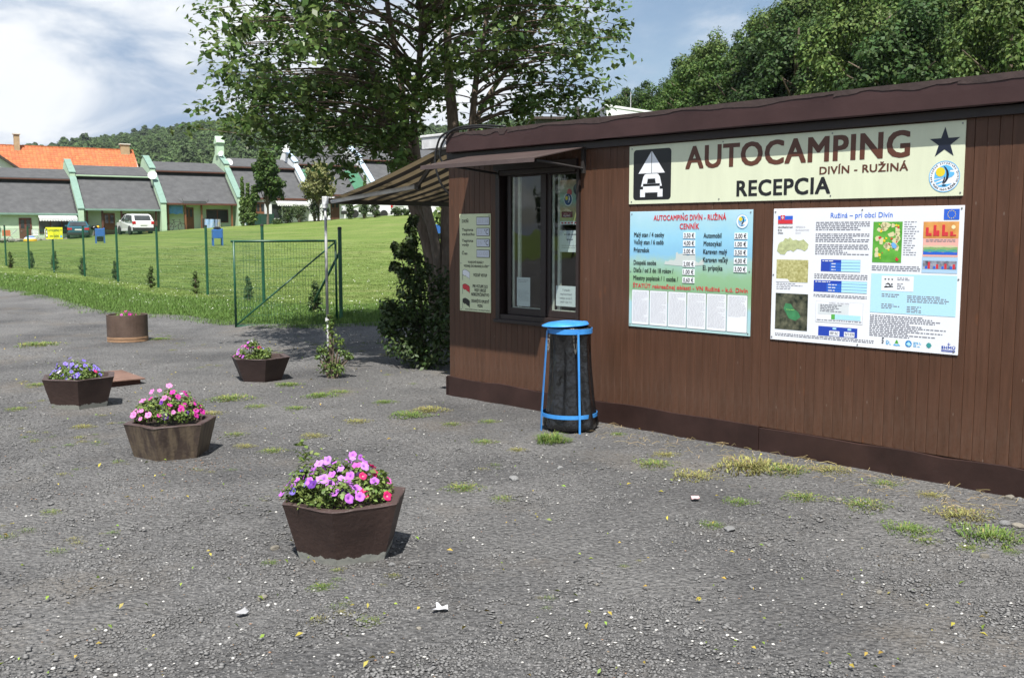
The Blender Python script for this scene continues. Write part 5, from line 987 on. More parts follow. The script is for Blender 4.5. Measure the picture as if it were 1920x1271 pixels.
for q in tips:
    dv = sk-q; dist = np.linalg.norm(dv, axis=1)+np.where(sk[:, 2] > q[2]-.1, 2.5, 0)*.7; j = int(np.argmin(dist)); p = Vector(sk[j]); e = Vector(q); L_ = (e-p).length
    mid = p.lerp(e, .5)+Vector((rb.gauss(0, .10), rb.gauss(0, .10), .10*L_)); path = smooth_path([p, p.lerp(mid, .5)+Vector((0, 0, .05*L_)), mid, mid.lerp(e, .5)+Vector((rb.gauss(0, .06), rb.gauss(0, .06), .04)), e], 2); r0 = min(.028, sr[j]*.5, .008+.006*L_)
    br.tube([x-T0 for x in path], [r0+(.004-r0)*i/(len(path)-1) for i in range(len(path))], 5)
    cl.append(e-T0); cr.append(.30+.16*rb.random())
    for _ in range(2):
        k = rb.choice(path[len(path)//3:]); w = k+Vector((rb.gauss(0, .30), rb.gauss(0, .30), rb.gauss(0, .20))); br.tube([k-T0, k.lerp(w, .5)-T0+Vector((0, 0, .03)), w-T0], [.006, .004, .003], 4); cl.append(w-T0); cr.append(.20+.10*rb.random())
br.build('branches', M_BARKD, tree, smooth=True)
V, Fq = clump_leaves(rt, np.array([tuple(c) for c in cl]), np.array(cr), 36, .105, out=.35, up=.75, aspect=.58, flat=.75, shell=.15)
link('crown', mesh_np('crown', V, Fq, M_LEAF), tree)
# bush round the foot of the tree
def shrub(name, label, cat, base, cents, radii, per, size, m, group=None, stem=True, up=.5, aspect=.6, seed=1, flat=1, out=.9):
    t = thing(name, label, cat, tuple(base), 0, group); rng = np.random.default_rng(seed)
    V, Fq = clump_leaves(rng, cents, radii, per, size, up=up, aspect=aspect, flat=flat, out=out); link('foliage', mesh_np('foliage', V, Fq, m), t)
    if stem:
        b = MB()
        for c in list(cents)[::max(1, len(cents)//12)]: b.tube([(c[0]*.15, c[1]*.15, -.05), (c[0]*.5, c[1]*.5, c[2]*.5), tuple(c)], [.02, .014, .006], 5)
        b.build('stem', M_BARKD, t)
    return t
rb2 = np.random.default_rng(4); base = np.array([-1.08, 12.75, 0]); cents = []; radii = []
for px, py, Y, r in ((800, 640, 12.5, .34), (770, 620, 12.4, .30), (745, 640, 12.3, .24), (820, 600, 12.6, .36), (780, 580, 12.6, .30), (835, 560, 12.7, .32), (755, 590, 12.5, .22), (800, 540, 12.8, .28), (765, 545, 12.7, .20), (840, 620, 12.3, .32), (850, 520, 12.9, .25), (790, 505, 13, .17), (775, 480, 13, .13), (735, 600, 12.3, .17), (725, 615, 12.3, .12), (800, 670, 12.1, .22), (830, 655, 12.0, .26), (765, 655, 12.1, .2), (850, 590, 12.2, .3), (760, 512, 13, .11), (750, 475, 13, .09), (757, 468, 13, .10), (772, 452, 13, .10), (770, 430, 13.05, .09), (775, 412, 13.1, .07), (741, 462, 13, .06), (730, 575, 12.4, .12), (790, 610, 12.9, .36), (830, 600, 13.1, .4), (860, 560, 13, .35), (740, 500, 13, .08), (782, 530, 13, .16)):
    p = np.array(at(px, py, Y))-base; cents.append(p); radii.append(r)
shrub('leafy_bush', 'dark leafy bush with upright shoots around the tree foot by the hut corner', 'bush', base, cents, radii, 230, .060, M_BUSHLEAF, seed=6)
c = gp(622, 708); M_YOUNG = mat('young_leaf', (.105, .165, .035), .5, .25, 6, island=.45, transl=.3)
cents = [(0, 0, .08), (.04, .02, .16), (-.05, 0, .18), (.02, .05, .27), (-.03, 0, .36), (.03, 0, .46), (-.02, .01, .55), (.12, 0, .30), (.18, .02, .25), (.10, 0, .40), (-.12, 0, .32), (-.10, .03, .12), (.10, 0, .10), (.06, 0, .12), (-.06, .02, .26), (.22, 0, .24), (0, 0, .63), (-.01, 0, .70), (-.15, 0, .24)]
shrub('young_shrub', 'small light green shrub at the foot of the awning pole', 'shrub', c, cents, [.10, .10, .09, .08, .08, .08, .07, .06, .05, .06, .05, .08, .08, .08, .08, .04, .05, .035, .04], 60, .036, M_YOUNG, seed=3)
# ============================================================ far grass and verge (stuff)
M_BLADE = mat('grass_blade', (.108, .195, .036), .7, .3, 1.2, island=.35, transl=.3)
M_MOWN = mat('mown_blade', (.130, .190, .042), .8, .3, .8, island=.35, transl=.3)
def tuft_patch(n, rad_, h, w, seed, m, name):
    rng = np.random.default_rng(seed); V = []; Fq = []; k = 0
    for i in range(n):
        r = rad_*math.sqrt(rng.random()); a = rng.random()*6.283; p0 = np.array([r*math.cos(a), r*math.sin(a), -.01]); t = rng.random()*6.283; d = np.array([math.cos(t), math.sin(t), 0]); s = np.array([-d[1], d[0], 0])*w; l = h*(.5+.7*rng.random()); b = .25+.6*rng.random()
        p1 = p0+d*l*b*.4+[0, 0, l*.65]; p2 = p0+d*l*b+[0, 0, l*(1-.3*b)]; V += [p0-s, p0+s, p1+s*.75, p1-s*.75, p2]; Fq += [(k, k+1, k+2, k+3)]; Fq += [(k+3, k+2, k+4, k+4)]; k += 5
    V = np.array(V); F3 = []
    for q in Fq: F3 += [(q[0], q[1], q[2])]+([(q[0], q[2], q[3])] if q[2] != q[3] else [])
    return mesh_np(name, V, F3, m)
rg2 = np.random.default_rng(9)
def lawn_points(n, d0, d1, xlo=-.62, xhi=.05, ymax=60):
    out = []
    while len(out) < n:
        y = 16+(ymax-16)*rg2.random()**1.7; x = (xlo+(xhi-xlo)*rg2.random())*y; d = y-float(edge_y(x))
        if d0 < d < d1: out.append((x, y, land(x, y)))
    return np.array(out)
P = np.concatenate([lawn_points(7000, -.05, 3.3), lawn_points(1400, -.55, .4)]); n = len(P)
o = scatter('verge_grass', P, np.stack([rg2.normal(size=n)*.1, rg2.normal(size=n)*.1, rg2.random(n)*6.28], 1), .55+.7*rg2.random(n), tuft_patch(34, .17, .10, .0035, 1, M_BLADE, 'verge_grass_piece')); tag(o, 'unmown bright green verge between gravel and fence')
P = lawn_points(9000, 2.2, 45, ymax=62); n = len(P)
o = scatter('lawn_grass', P, np.stack([np.zeros(n), np.zeros(n), rg2.random(n)*6.28], 1), .7+.6*rg2.random(n), tuft_patch(40, .26, .045, .004, 2, M_MOWN, 'lawn_grass_piece')); tag(o, 'short mown grass of the meadow')
P = np.concatenate([lawn_points(500, .8, 4.5, ymax=48), lawn_points(700, 4, 40, ymax=60)])+[0, 0, .065]; n = len(P)
V, Fq = leaf_quads(rg2, P, rg2.normal(size=P.shape)*.4+[0, -.4, 1], .018+.012*rg2.random(n), .9, 0)
tag(link('clover_flowers', mesh_np('clover_flowers', V, Fq, mat('clover_white', (.62, .62, .56), .8, .1))), 'white clover heads dotted over the grass', kind='stuff')
# thuja seedlings behind the fence
M_THUJA = mat('thuja_green', (.095, .150, .038), .7, .3, 5, island=.4, transl=.12)
def cone_cents(h, r, n, seed, base_=0.0):
    rr = np.random.default_rng(seed); u = rr.random(n)**.85; z = base_+h*u; R = r*np.clip(np.minimum(1, 3.5*u+.35), 0, 1)*(1-.82*u); a = rr.random(n)*6.283; q = R*(.35+.55*rr.random(n)); return np.stack([q*np.cos(a), q*np.sin(a), z], 1), np.maximum(.18*r, R*.42)
cts, rds = cone_cents(.62, .17, 34, 5, .06); sd_ = shrub('thuja_seedling', 'young thuja', 'shrub', (0, 0, 0), cts, rds*1.25, 60, .05, M_THUJA, 'young thujas planted along the fence', seed=5, up=.9)
labs = ['thuja seedling half seen behind the gate slanting stay', 'thuja seedling seen through the gate mesh on its left', 'thuja seedling just left of the third fence post from the gate', 'thuja seedling between the third and fourth fence posts from the gate', 'thuja seedling touching the fourth fence post from the gate', 'broad thuja seedling behind the fifth fence post from the gate', 'thuja seedling behind the post with the yellow sign', 'slim thuja seedling right of the second post from the left edge', 'thuja seedling right of the leftmost fence post']
for i, (px, py, h) in enumerate(((592, 590, 60), (466, 563, 44), (367, 551, 42), (284, 540, 40), (217, 525, 34), (155, 516, 32), (103, 506, 34), (60, 503, 30), (20, 503, 30))):
    c = gp(px, py); o = sd_ if i == 0 else copy_tree(sd_); o.location = c; o.rotation_euler = (0, 0, i*1.9); s = h/F_PX*c.y/.68; o.scale = (s*(1.25 if i in (0, 5) else 1),)*2+(s,); o['label'] = labs[i]
# ============================================================ far hill with its forest
M_HILL = mat('hill_floor', (.030, .050, .016), .95, .3, .02)
def crown_mesh(name, seed, n_cl, per, h, r, size, m, squash=1.0, trunk_h=0.0, r_cl=.34):
    rng = np.random.default_rng(seed); d = rng.normal(size=(n_cl, 3)); d /= np.linalg.norm(d, axis=1, keepdims=True); k = .45+.45*rng.random((n_cl, 1)); c = d*k*np.array([r, r, h*.5]); c[:, 0] *= 1-.25*(c[:, 2]/(h*.5)); c[:, 1] *= 1-.25*(c[:, 2]/(h*.5)); c[:, 2] += trunk_h+h*.5
    V, Fq = clump_leaves(rng, c, r*r_cl*(.7+.6*rng.random(n_cl)), per, size, out=1.0, up=.55, aspect=.75, shell=.55, flat=.8); return mesh_np(name, V, Fq, m)
M_FARLEAF = mat('far_leaf', (.070, .115, .036), .8, .25, .05, island=.25, transl=.25, objr=.35)
far = crown_mesh('far_forest_piece', 3, 16, 24, 7, 3.4, 1.3, M_FARLEAF, r_cl=.42)
rf = np.random.default_rng(12); pts = []
while len(pts) < 30000:
    y = 330+760*rf.random(); x = (-.62+1.1*rf.random())*y
    pts.append((x, y, land(x, y)-1.0))
P = np.array(pts); n = len(P); S = .34+.40*rf.random(n)**2+.5*(rf.random(n) > .96); S = np.stack([S, S, S*(.85+.5*rf.random(n))], 1)
tag(scatter('far_forest', P, np.stack([np.zeros(n), np.zeros(n), rf.random(n)*6.28], 1), S, far), 'hazy wooded hill ridge beyond the cottages')
# ============================================================ wooded slope behind the hut: individual trees
M_FL = [mat('oak_leaf', (.058, .106, .022), .55, .25, .4, island=.42, transl=.22, spec=.2, objr=.22), mat('ash_leaf', (.090, .140, .036), .55, .25, .4, island=.42, transl=.22, spec=.2, objr=.18), mat('linden_leaf', (.040, .075, .022), .55, .25, .4, island=.42, transl=.2, spec=.2, objr=.2)]
def forest_tree(seed, h, r, m):
    t = thing('forest_tree', 'forest tree', 'tree'); nclu = 80
    link('crown', crown_mesh('crown', seed, nclu, 190, h*.80, r, .23, m, trunk_h=h*.20, r_cl=.24), t); b = MB(); rr = random.Random(seed)
    b.tube([(0, 0, -1), (.1, 0, h*.3), (-.1, .1, h*.55), (0, 0, h*.85)], [.28, .22, .16, .05], 7)
    for i in range(12): a = rr.random()*6.28; z = h*rr.uniform(.3, .75); q = r*rr.uniform(.45, .8); b.tube([(0, 0, z), (q*.5*math.cos(a), q*.5*math.sin(a), z+.8), (q*math.cos(a), q*math.sin(a), z+h*.12)], [.10, .07, .03], 5)
    b.build('trunk', M_BARKD, t); return t
protos = [forest_tree(31, 13, 3.6, M_FL[0]), forest_tree(32, 14, 3.9, M_FL[1]), forest_tree(33, 12.5, 3.3, M_FL[2]), forest_tree(34, 14, 3.5, M_FL[0])]
KIND = ['dark green oak-like tree', 'pale green ash-like tree', 'dense blackish green tree', 'rounded mid green tree']
sil = lambda px: float(np.interp(px, [1080, 1130, 1180, 1230, 1300, 1360, 1440, 1560, 1700, 1920, 2200], [190, 165, 128, 108, 62, 52, 2, -60, -90, -110, -120]))
spots = []; rft = random.Random(77)
for row in range(5):
    for k in range(16):
        u = (k+.5*(row % 2)+rft.uniform(-.3, .3))/15; y = 98-u*60; x = float(np.interp(y, [20, 42, 57, 95, 160], [28, 21, 14.5, 9, 0]))+2+row*4.2+rft.uniform(-1, 1); y += row*2.6+rft.uniform(-1.2, 1.2); spots.append((x, y, row))
forest = []; first = [True]*4; rowname = ['front rank behind the hut', 'second rank behind the hut', 'third rank uphill', 'fourth rank uphill', 'top rank uphill']
HB = [13, 14, 12.5, 14]
for i, (x, y, row) in enumerate(spots):
    k = rft.randrange(4); z = land(x, y); px = 960+x/(y*CP+.1)*F_PX; top = EYE+(436-(sil(px)+row*4+rft.uniform(-8, 55)))/F_PX*y
    h = top-z
    if row > 0: h = min(h, 12+5*rft.random()) if px > 1440 else h
    h = max(5, min(h, 19)); s = h/HB[k]
    if first[k]: o = protos[k]; first[k] = False
    else: o = copy_tree(protos[k])
    o.location = (x, y, z-.3); o.rotation_euler = (0, 0, rft.random()*6.28); w = max(.7, min(1.15, s))*rft.uniform(.8, 1.05); o.scale = (w, w, s)
    o['label'] = KIND[k]; o['group'] = 'trees of the wooded slope behind the hut'; forest.append((row, px, o))
NTH = ['leftmost', 'second from the left', 'third from the left', 'fourth from the left', 'fifth from the left', 'sixth from the left', 'seventh from the left', 'eighth from the left', 'eighth from the right', 'seventh from the right', 'sixth from the right', 'fifth from the right', 'fourth from the right', 'third from the right', 'second from the right', 'rightmost']
for row in range(5):
    for j, (_, _, o) in enumerate(sorted([f for f in forest if f[0] == row], key=lambda f: f[1])): o['label'] = o['label']+', '+NTH[j]+' in the '+rowname[row]
for k in range(4):
    if first[k]: bpy.data.objects.remove(protos[k])
# trees across the yard, out of frame at left (seen mirrored in the hut window)
for i, (x, y, s) in enumerate(((-62, 8, .8), (-66, 17, .9), (-64, -2, .7))):
    o = copy_tree(protos[i % 3]); o.location = (x, y, land(x, y)); o.scale = (s, s, s*.6); o['label'] = ('middle', 'farther', 'nearer')[i]+' of three leafy trees across the yard mirrored in the hut window'; o['group'] = 'trees mirrored in the hut window'
# bright low bush behind the hut roof
for i, (px, py, Y, r, lb) in enumerate(((930, 250, 24, 1.0, 'light green bush top showing above the hut roof beside the cables'), (1010, 240, 26, 1.2, 'mid green bush top showing above the hut roof further right'))):
    p = at(px, py, Y); rr = np.random.default_rng(i+60); n = 26; a = rr.normal(size=(n, 3)); a /= np.linalg.norm(a, axis=1, keepdims=True); z0 = land(p.x, p.y); cents = a*np.array([r*1.5, r, r*.9])*.7+[0, 0, p.z-z0-r*.8]; cents = np.concatenate([cents, rr.normal(size=(14, 3))*[r*.7, r*.5, .6]+[0, 0, (p.z-z0)*.4]])
    shrub('tall_bush', lb, 'bush', (p.x, p.y, z0), cents, r*.42, 130, .16, M_FL[1] if i == 0 else M_FL[0], seed=70+i)
# ============================================================ the row of cottages  (local X along the row, Y away, Z up)
RX, RY = Vector((.852, .523, 0)), Vector((-.523, .852, 0)); RZ_ = math.atan2(.523, .852); R0 = Vector((-37.1, 86.0, 0))
M_ROOF = mat('grey_roof_felt', (.078, .079, .083), .9, .10, 2, bump=.2, bscale=8, col2=(.102, .103, .107), spec=.2)
M_ROOFD = mat('dark_roof_seam', (.022, .022, .025), .8, .2, 4)
M_GREENW = mat('pale_green_render', (.58, .70, .52), .85, .08, 1.5)
M_GREENP_ = mat('green_render', (.42, .56, .40), .85, .08, 1.5)
M_COPE = mat('verdigris_coping', (.17, .27, .225), .7, .15, 2)
M_WHITEW = mat('white_render', (.70, .71, .72), .85, .05, 1.5); M_COPEB = mat('pale_blue_coping', (.40, .50, .60), .6, .1, 2)
M_RWOOD = mat('red_brown_wood', (.105, .040, .025), .6, .2, 3); M_DOORW = mat('orange_brown_door', (.19, .080, .035), .55, .2, 2)
M_DGLASS = mat('dark_window_glass', (.035, .042, .045), .12, .3, 2, spec=.8); M_CURT = mat('net_curtain', (.35, .36, .36), .8, .3, 9)
M_REDBR = mat('oxide_red_door', (.14, .045, .03), .6, .15, 3)
BASES = [.80, 1.22, 1.80, 2.40, 2.85, 3.55]
def cottage(i, label, wall, coping, base, w=6.8, last=False):
    o = R0+RX*(6.8*(i-1))+Vector((0, 0, base)); t = thing('row_cottage', label, 'house', o, RZ_, 'cottages in the stepped row'); t['kind'] = 'thing'
    pw = M_GREENP_ if i < 4 else M_WHITEW; g = .22
    prof = [(-1.0, -1.5), (-1.0, 2.25), (-.95, 2.45), (2.9, 5.25), (2.9, 5.55), (3.15, 5.65), (5.6, 6.82), (6.2, 6.87), (6.8, 6.4), (10.0, 3.2), (10.0, -1.5)]
    MB().px(prof, -g, g).build('parapet_wall', pw, t)
    segs = [((-1.06, 2.42), (-.2, 3.07)), ((-.2, 3.07), (.9, 3.87)), ((.9, 3.87), (2.0, 4.68)), ((2.0, 4.68), (2.88, 5.30)), ((2.86, 5.66), (4.3, 6.32)), ((4.3, 6.32), (5.62, 6.94)), ((5.62, 6.94), (6.22, 6.98))]
    for (a, c) in segs: MB().px([(a[0]+.012, a[1]-.02), (c[0]-.012, c[1]-.02), (c[0]-.012, c[1]+.07), (a[0]+.012, a[1]+.07)], -g-.06, g+.06).build('coping', coping, t, bevel=.01)
    x0, x1 = g+.004, w-g-.004
    MB().px([(-.75, 2.34), (2.9, 5.05), (2.9, 5.15), (-.75, 2.45)], x0, x1).build('lower_roof', M_ROOF, t); lr = t.children[-1]
    q = MB(); q.px([(-.79, 2.30), (-.755, 2.30), (-.755, 2.46), (-.79, 2.46)], x0, x1); q.build('eaves_board', coping if i < 2 else M_RWOOD, t)
    q = MB(); r = random.Random(i)
    for side in (0, 1):
        n = 24; L_ = []; 
        for k in range(n+1):
            u = k/n; yv = -.7+3.55*u; wv = .10+.10*r.random(); xx = x0+wv if side == 0 else x1-wv; xe = x0 if side == 0 else x1; L_.append(((xe, yv, 2.505+.742*(yv+.75)-.02), (xx, yv, 2.505+.742*(yv+.75)-.02)))
        for k in range(n): q.add([L_[k][0], L_[k][1], L_[k+1][1], L_[k+1][0]], [(0, 1, 2, 3)])
    q.build('tarred_edge', M_ROOFD, t)
    q = MB(); q.px([(2.92, 5.0), (3.0, 5.0), (3.0, 5.55), (2.92, 5.55)], x0, x1); q.build('clerestory_strip', M_ROOFD, t)
    q = MB(); q.px([(2.62, 5.38), (2.70, 5.33), (2.70, 5.46), (2.62, 5.48)], x0, x1); q.build('gutter', M_GREENP_ if i == 1 else M_RWOOD, t)
    MB().px([(2.65, 5.44), (6.2, 6.52), (9.8, 3.6), (9.8, 3.5), (6.2, 6.42), (2.65, 5.36)], x0, x1).build('upper_roof', M_ROOF, t)
    MB().box(x0, x1, 9.4, 9.6, -1.5, 3.7).build('back_wall', wall, t); q = MB(); q.box(x0, x1, .55, .75, -1.5, 3.3) if i in (1, 2) else q.box(x0, x1, -.40, -.2, -1.5, 2.62); q.build('wall', wall, t)
    MB().box(x0, x1, -.95 if i in (1, 2) else -.55, 9.3, -1.5, -.0).build('plinth', M_GREENP_ if wall is M_GREENW else M_WHITEW, t)
    if last: MB().px(prof, w-g, w+g).build('parapet_wall', pw, t)
    return t
def win_(t, x0, x1, z0, z1, y, n=2, fm=M_RWOOD, gm=M_DGLASS):
    b = MB(); b.box(x0, x1, y-.05, y, z0, z0+.07); b.box(x0, x1, y-.05, y, z1-.07, z1); xs_ = [x0+(x1-x0)*k/n for k in range(n+1)]
    for x in xs_: b.box(max(x0, x-.05), min(x1, x+.05), y-.06, y, z0+.07, z1-.07)
    w = b.build('window', fm, t)
    for k in range(n): MB().box(xs_[k]+.05, xs_[k+1]-.05, y-.03, y-.015, z0+.07, z1-.07).build('pane', gm, w)
    return w
def door_(t, x0, x1, z1, y, m=M_DOORW, glazed=True):
    d = MB().box(x0, x1, y-.06, y, .0, z1).build('door', m, t)
    if glazed:
        for k in (0, 1): xm = (x0+x1)/2; MB().box(x0+.12+k*(xm-x0-.04), xm-.08+k*(x1-xm-.04), y-.075, y-.062, z1-.85, z1-.15).build('pane', M_DGLASS, d)
    MB().tube([(x0+.09, y-.10, .95), (x0+.22, y-.10, .95)], .015, 6).build('handle', M_ALU, d); return d
def posts(t, xs_, y, z1, m): 
    for x in xs_: MB().box(x-.075, x+.075, y-.075, y+.075, 0, z1).build('porch_post', m, t)
def valance(t, x0, x1, z, y, dy):
    b = MB(); n = 14; b.add([(x0, y, z+.35), (x1, y, z+.35), (x1, y-dy, z), (x0, y-dy, z)], [(0, 1, 2, 3)])
    for k in range(n): a, c = x0+(x1-x0)*k/n, x0+(x1-x0)*(k+1)/n; b.add([(a, y-dy, z), (c, y-dy, z), (c, y-dy, z-.16), ((a+c)/2, y-dy-.01, z-.25), (a, y-dy, z-.16)], [(0, 1, 2, 3, 4)])
    o = b.build('sun_blind', M_ALUW, t); s = o.modifiers.new('thickness', 'SOLIDIFY'); s.thickness = .01; return o
h1 = cottage(0, 'pale green cottage at the left edge with white blind over its window', M_GREENW, M_COPE, BASES[0]); y = -.40
door_(h1, 2.05, 3.0, 2.05, y, M_REDBR); win_(h1, 3.55, 6.2, .75, 2.0, y, 3); valance(h1, 3.5, 6.45, 2.02, y-.02, .9)
h2 = cottage(1, 'green cottage with orange brown door and open porch behind the white car', M_GREENW, M_COPE, BASES[1]); y = .55
door_(h2, 2.0, 2.95, 2.1, y); win_(h2, 3.6, 5.2, .75, 2.05, y, 2, M_REDBR); MB().box(5.25, 6.3, y-.02, y-.001, .1, 2.1).build('porch_panel', mat('beige_panel', (.42, .38, .28), .8, .1), h2); posts(h2, [.55, 1.78, 3.35, 6.25], -.35, 2.45, M_RWOOD); q = MB(); q.box(1.9, 3.1, -1.5, -.96, -.6, -.15); q.box(1.9, 3.1, -1.9, -1.51, -.6, -.32); q.build('steps', M_CHIPW, h2)
y = .55
h3 = cottage(2, 'green cottage with a bicycle and washing in its porch', M_GREENW, M_COPE, BASES[2])
door_(h3, 2.1, 2.95, 2.1, y); win_(h3, 4.1, 6.1, .75, 1.95, y, 2, M_REDBR); posts(h3, [.5, 2.0, 3.45, 6.2], -.35, 2.40, M_DOORW)
q = MB(); q.px([(-.80, 2.42), (-.1, 3.02), (-.1, 3.09), (-.80, 2.66)], 1.75, 3.75); q.add([(1.35, -.3, 2.84), (1.75, -.80, 2.50), (1.75, -.1, 3.07)], [(0, 1, 2)]); q.add([(4.15, -.3, 2.84), (3.75, -.80, 2.50), (3.75, -.1, 3.07)], [(0, 1, 2)]); q.build('door_hood', M_ROOF, h3)
q = MB(); q.box(-.35, .35, 5.0, 5.7, 6.6, 7.75); q.box(-.42, .42, 4.9, 5.8, 7.75, 7.85); q.px([(4.85, 7.85), (5.85, 7.85), (5.35, 8.5)], -.4, .4)
h4 = cottage(3, 'cottage with white walls behind the round leafy tree', M_WHITEW, M_COPE, BASES[3]); q.build('chimney', M_GREENP_, h4); y = -.40
win_(h4, 3.1, 5.2, .5, 1.95, y, 2, M_WHITEW); door_(h4, 1.6, 2.5, 2.05, y); valance(h4, 3.4, 6.45, 1.95, y-.02, .9); MB().box(2.4, 3.0, -.9, -.5, -.6, 1.9).build('porch_wall', M_WHITEW, h4)
h5 = cottage(4, 'white cottage with green felt strips down its roof edges', M_WHITEW, M_COPEB, BASES[4]); y = -.40
M_GFELT = mat('green_roof_felt', (.045, .15, .085), .85, .1, 2)
for (a, c) in ((.45, 1.9), (4.9, 6.3)): MB().px([(-.7, 2.515), (2.6, 4.965), (2.6, 4.985), (-.7, 2.535)], a, c).build('green_felt', M_GFELT, h5)
door_(h5, 2.2, 3.1, 2.05, y, M_RWOOD); win_(h5, 4.0, 5.6, .7, 1.9, y, 2, M_WHITEW); posts(h5, [1.2, 3.6], -.55, 2.3, M_WHITEW); valance(h5, 1.6, 6.4, 2.0, y-.02, .7)
h6 = cottage(5, 'white cottage at the right end of the stepped row', M_WHITEW, M_COPEB, BASES[5], last=True); win_(h6, 1.2, 3.2, .7, 1.9, -.40, 2, M_WHITEW); door_(h6, 4, 4.9, 2.05, -.40)
def rowpt(i, x, y, z): return R0+RX*(6.8*(i-1)+x)+RY*y+Vector((0, 0, BASES[i]+z))
def onland(p, dz=0): return Vector((p.x, p.y, land(p.x, p.y)+dz))
# satellite dishes and mast
M_DISH = mat('dish_white', (.68, .68, .68), .5, .06)
def dish(p, label, face=0, r=.42):
    t = thing('satellite_dish', label, 'satellite dish', p, face, 'satellite dishes on the cottages'); prof = [(r*k/6, .16*r*(k/6)**2*2) for k in range(7)]; b = MB(); b.lathe([(.001, -.012)]+[(a, z-.012) for a, z in prof[1:]]+[(r, prof[-1][1])]+prof[::-1], 24); o = b.build('reflector', M_DISH, t, smooth=True); o.rotation_euler = (rad(72), 0, 0)
    b = MB(); b.tube([(0, -.05, -r*.95), (0, -.45, -.12)], .016, 5); b.tube([(0, .04, -.1), (0, .25, -.3), (0, .25, -.75)], .025, 6); b.build('arm', M_ALU, t); MB().box(-.05, .05, -.52, -.42, -.17, -.05).build('receiver', M_ALUW, t); return t
dish(rowpt(2, -.30, 1.6, 4.95), 'satellite dish on the parapet right of the white car cottage', rad(10), .40); dish(rowpt(3, -.1, 4.3, 6.75), 'small satellite dish high on the green chimney', rad(-20), .28); dish(rowpt(3, .35, 3.6, 5.85), 'larger satellite dish low on the green chimney', rad(15), .40); dish(rowpt(4, -.35, 4.6, 7.1), 'satellite dish beside the mast on the white parapet', rad(-25), .45)
p = rowpt(4, -.25, 5.2, 6.9); ms = thing('aerial_mast', 'thin pale mast above the white parapet', 'mast', p); MB().tube([(0, 0, -.3), (0, 0, 2.7)], .035, 6).build('pole', M_DISH, ms)
# things around the cottages
M_BLUEBIN = mat('blue_bin', (.035, .13, .42), .5, .1)
def litter_bin(px, py, label, full=False):
    c = gp(px, py); t = thing('litter_bin', label, 'bin', c, .5, 'blue litter bins on the lawn'); b = MB(); b.pz([(-.3, -.2), (.3, -.2), (.3, .2), (-.3, .2)], .45, 1.0); b.build('body', M_BLUEBIN, t, bevel=.02); b = MB(); [b.box(x-.03, x+.03, yv-.03, yv+.03, -.1, .5 if x < 0 else 1.05) for x in (-.27, .27) for yv in (-.17, .17)]; b.build('frame', M_BLUEBIN, t)
    if full: q = MB(); q.lathe([(0, .96), (.2, .98), (.24, 1.08), (.15, 1.16), (0, 1.17)], 10); q.build('bag', M_BAG, t)
    else: MB().box(-.2, .2, -.14, .14, .1, .44).build('bag', M_BAG, t, bevel=.05)
litter_bin(188, 456, 'blue litter bin on the lawn in front of the white car'); litter_bin(408, 461, 'blue litter bin overflowing on the lawn beside the washing cottage', True); litter_bin(823, 452, 'blue litter bin glimpsed behind the tree trunks')
def chair_at(p, rz, label, m, group):
    t = thing('garden_chair', label, 'chair', p, rz, group); MB().box(-.24, .24, -.24, .24, .40, .44).build('seat', m, t, bevel=.01); b = MB(); [b.box(-.24+k*.1, -.18+k*.1, .22, .25, .44, .86) for k in range(5)]; b.box(-.24, .24, .215, .255, .82, .88); b.build('backrest', m, t)
    for sx in (-.22, .22):
        for sy in (-.22, .22): MB().tube([(sx*1.1, sy*1.1, 0), (sx, sy, .41)], .022, 5).build('leg', m, t)
        MB().box(sx-.03, sx+.03, -.24, .24, .62, .65).build('armrest', m, t)
    return t
M_PLASTIC = mat('white_plastic', (.74, .74, .74), .4, .03); M_REDPL = mat('red_plastic', (.30, .03, .03), .45, .1)
for k, (x, lb) in enumerate(((3.05, 'left one of two white plastic chairs by the red door'), (4.05, 'right one of two white plastic chairs by the red door'))): chair_at(onland(rowpt(0, x, -2.2, 0)), RZ_+.25*k, lb, M_PLASTIC, 'white plastic chairs at the left cottage')
chair_at(rowpt(1, 5.6, -.7, 0), RZ_+.2, 'dark red plastic chair behind the white car', M_REDPL, None)
def boxes(name, label, cat, p, specs, rz=RZ_):
    t = thing(name, label, cat, p, rz)
    for nm, (x0, x1, y0, y1, z0, z1), m in specs: MB().box(x0, x1, y0, y1, z0, z1).build(nm, m, t, bevel=.01)
    return t
M_LOWWALL = mat('fieldstone_wall', (.21, .20, .17), .9, .45, 4, bump=.9, bscale=5)
lw = thing('terrace_wall', 'low fieldstone terrace wall before the left cottage', 'wall', onland(rowpt(0, 0, -3.4, 0), -.45), RZ_); rr = random.Random(6); STM = [stone_mesh(40+i, M_LOWWALL) for i in range(4)]
x = -3.2
while x < 5.6:
    wv = rr.uniform(.35, .6)
    for zz in (.12, .42, .68): o = link('wall_stone', STM[rr.randrange(4)], lw, (x+wv/2+(zz > .3)*.15, rr.uniform(-.05, .05), zz), (0, 0, rr.random()*3), (wv*.72, .3, .22))
    x += wv
dome = thing('beach_tent', 'small domed beach tent striped white, blue and yellow', 'tent', gp(57, 453)); dome.scale = (12/F_PX*dome.location.y,)*3; 
for k, (a, c, m) in enumerate(((0, .28, 'yellow_cloth'), (.28, .5, 'white_cloth'), (.5, .72, 'blue_cloth'), (.72, .86, 'white_cloth'), (.86, 1, 'blue_cloth'))):
    cols = {'yellow_cloth': (.70, .42, .02), 'white_cloth': (.72, .74, .76), 'blue_cloth': (.05, .17, .55)}; mm = MATS.get(m) or mat(m, cols[m], .7, .05)
    MB().lathe([(1.0*math.cos(u*math.pi/2), .92*math.sin(u*math.pi/2)) for u in np.linspace(a, c, 5)], 20).build('cloth_band', mm, dome, smooth=True)
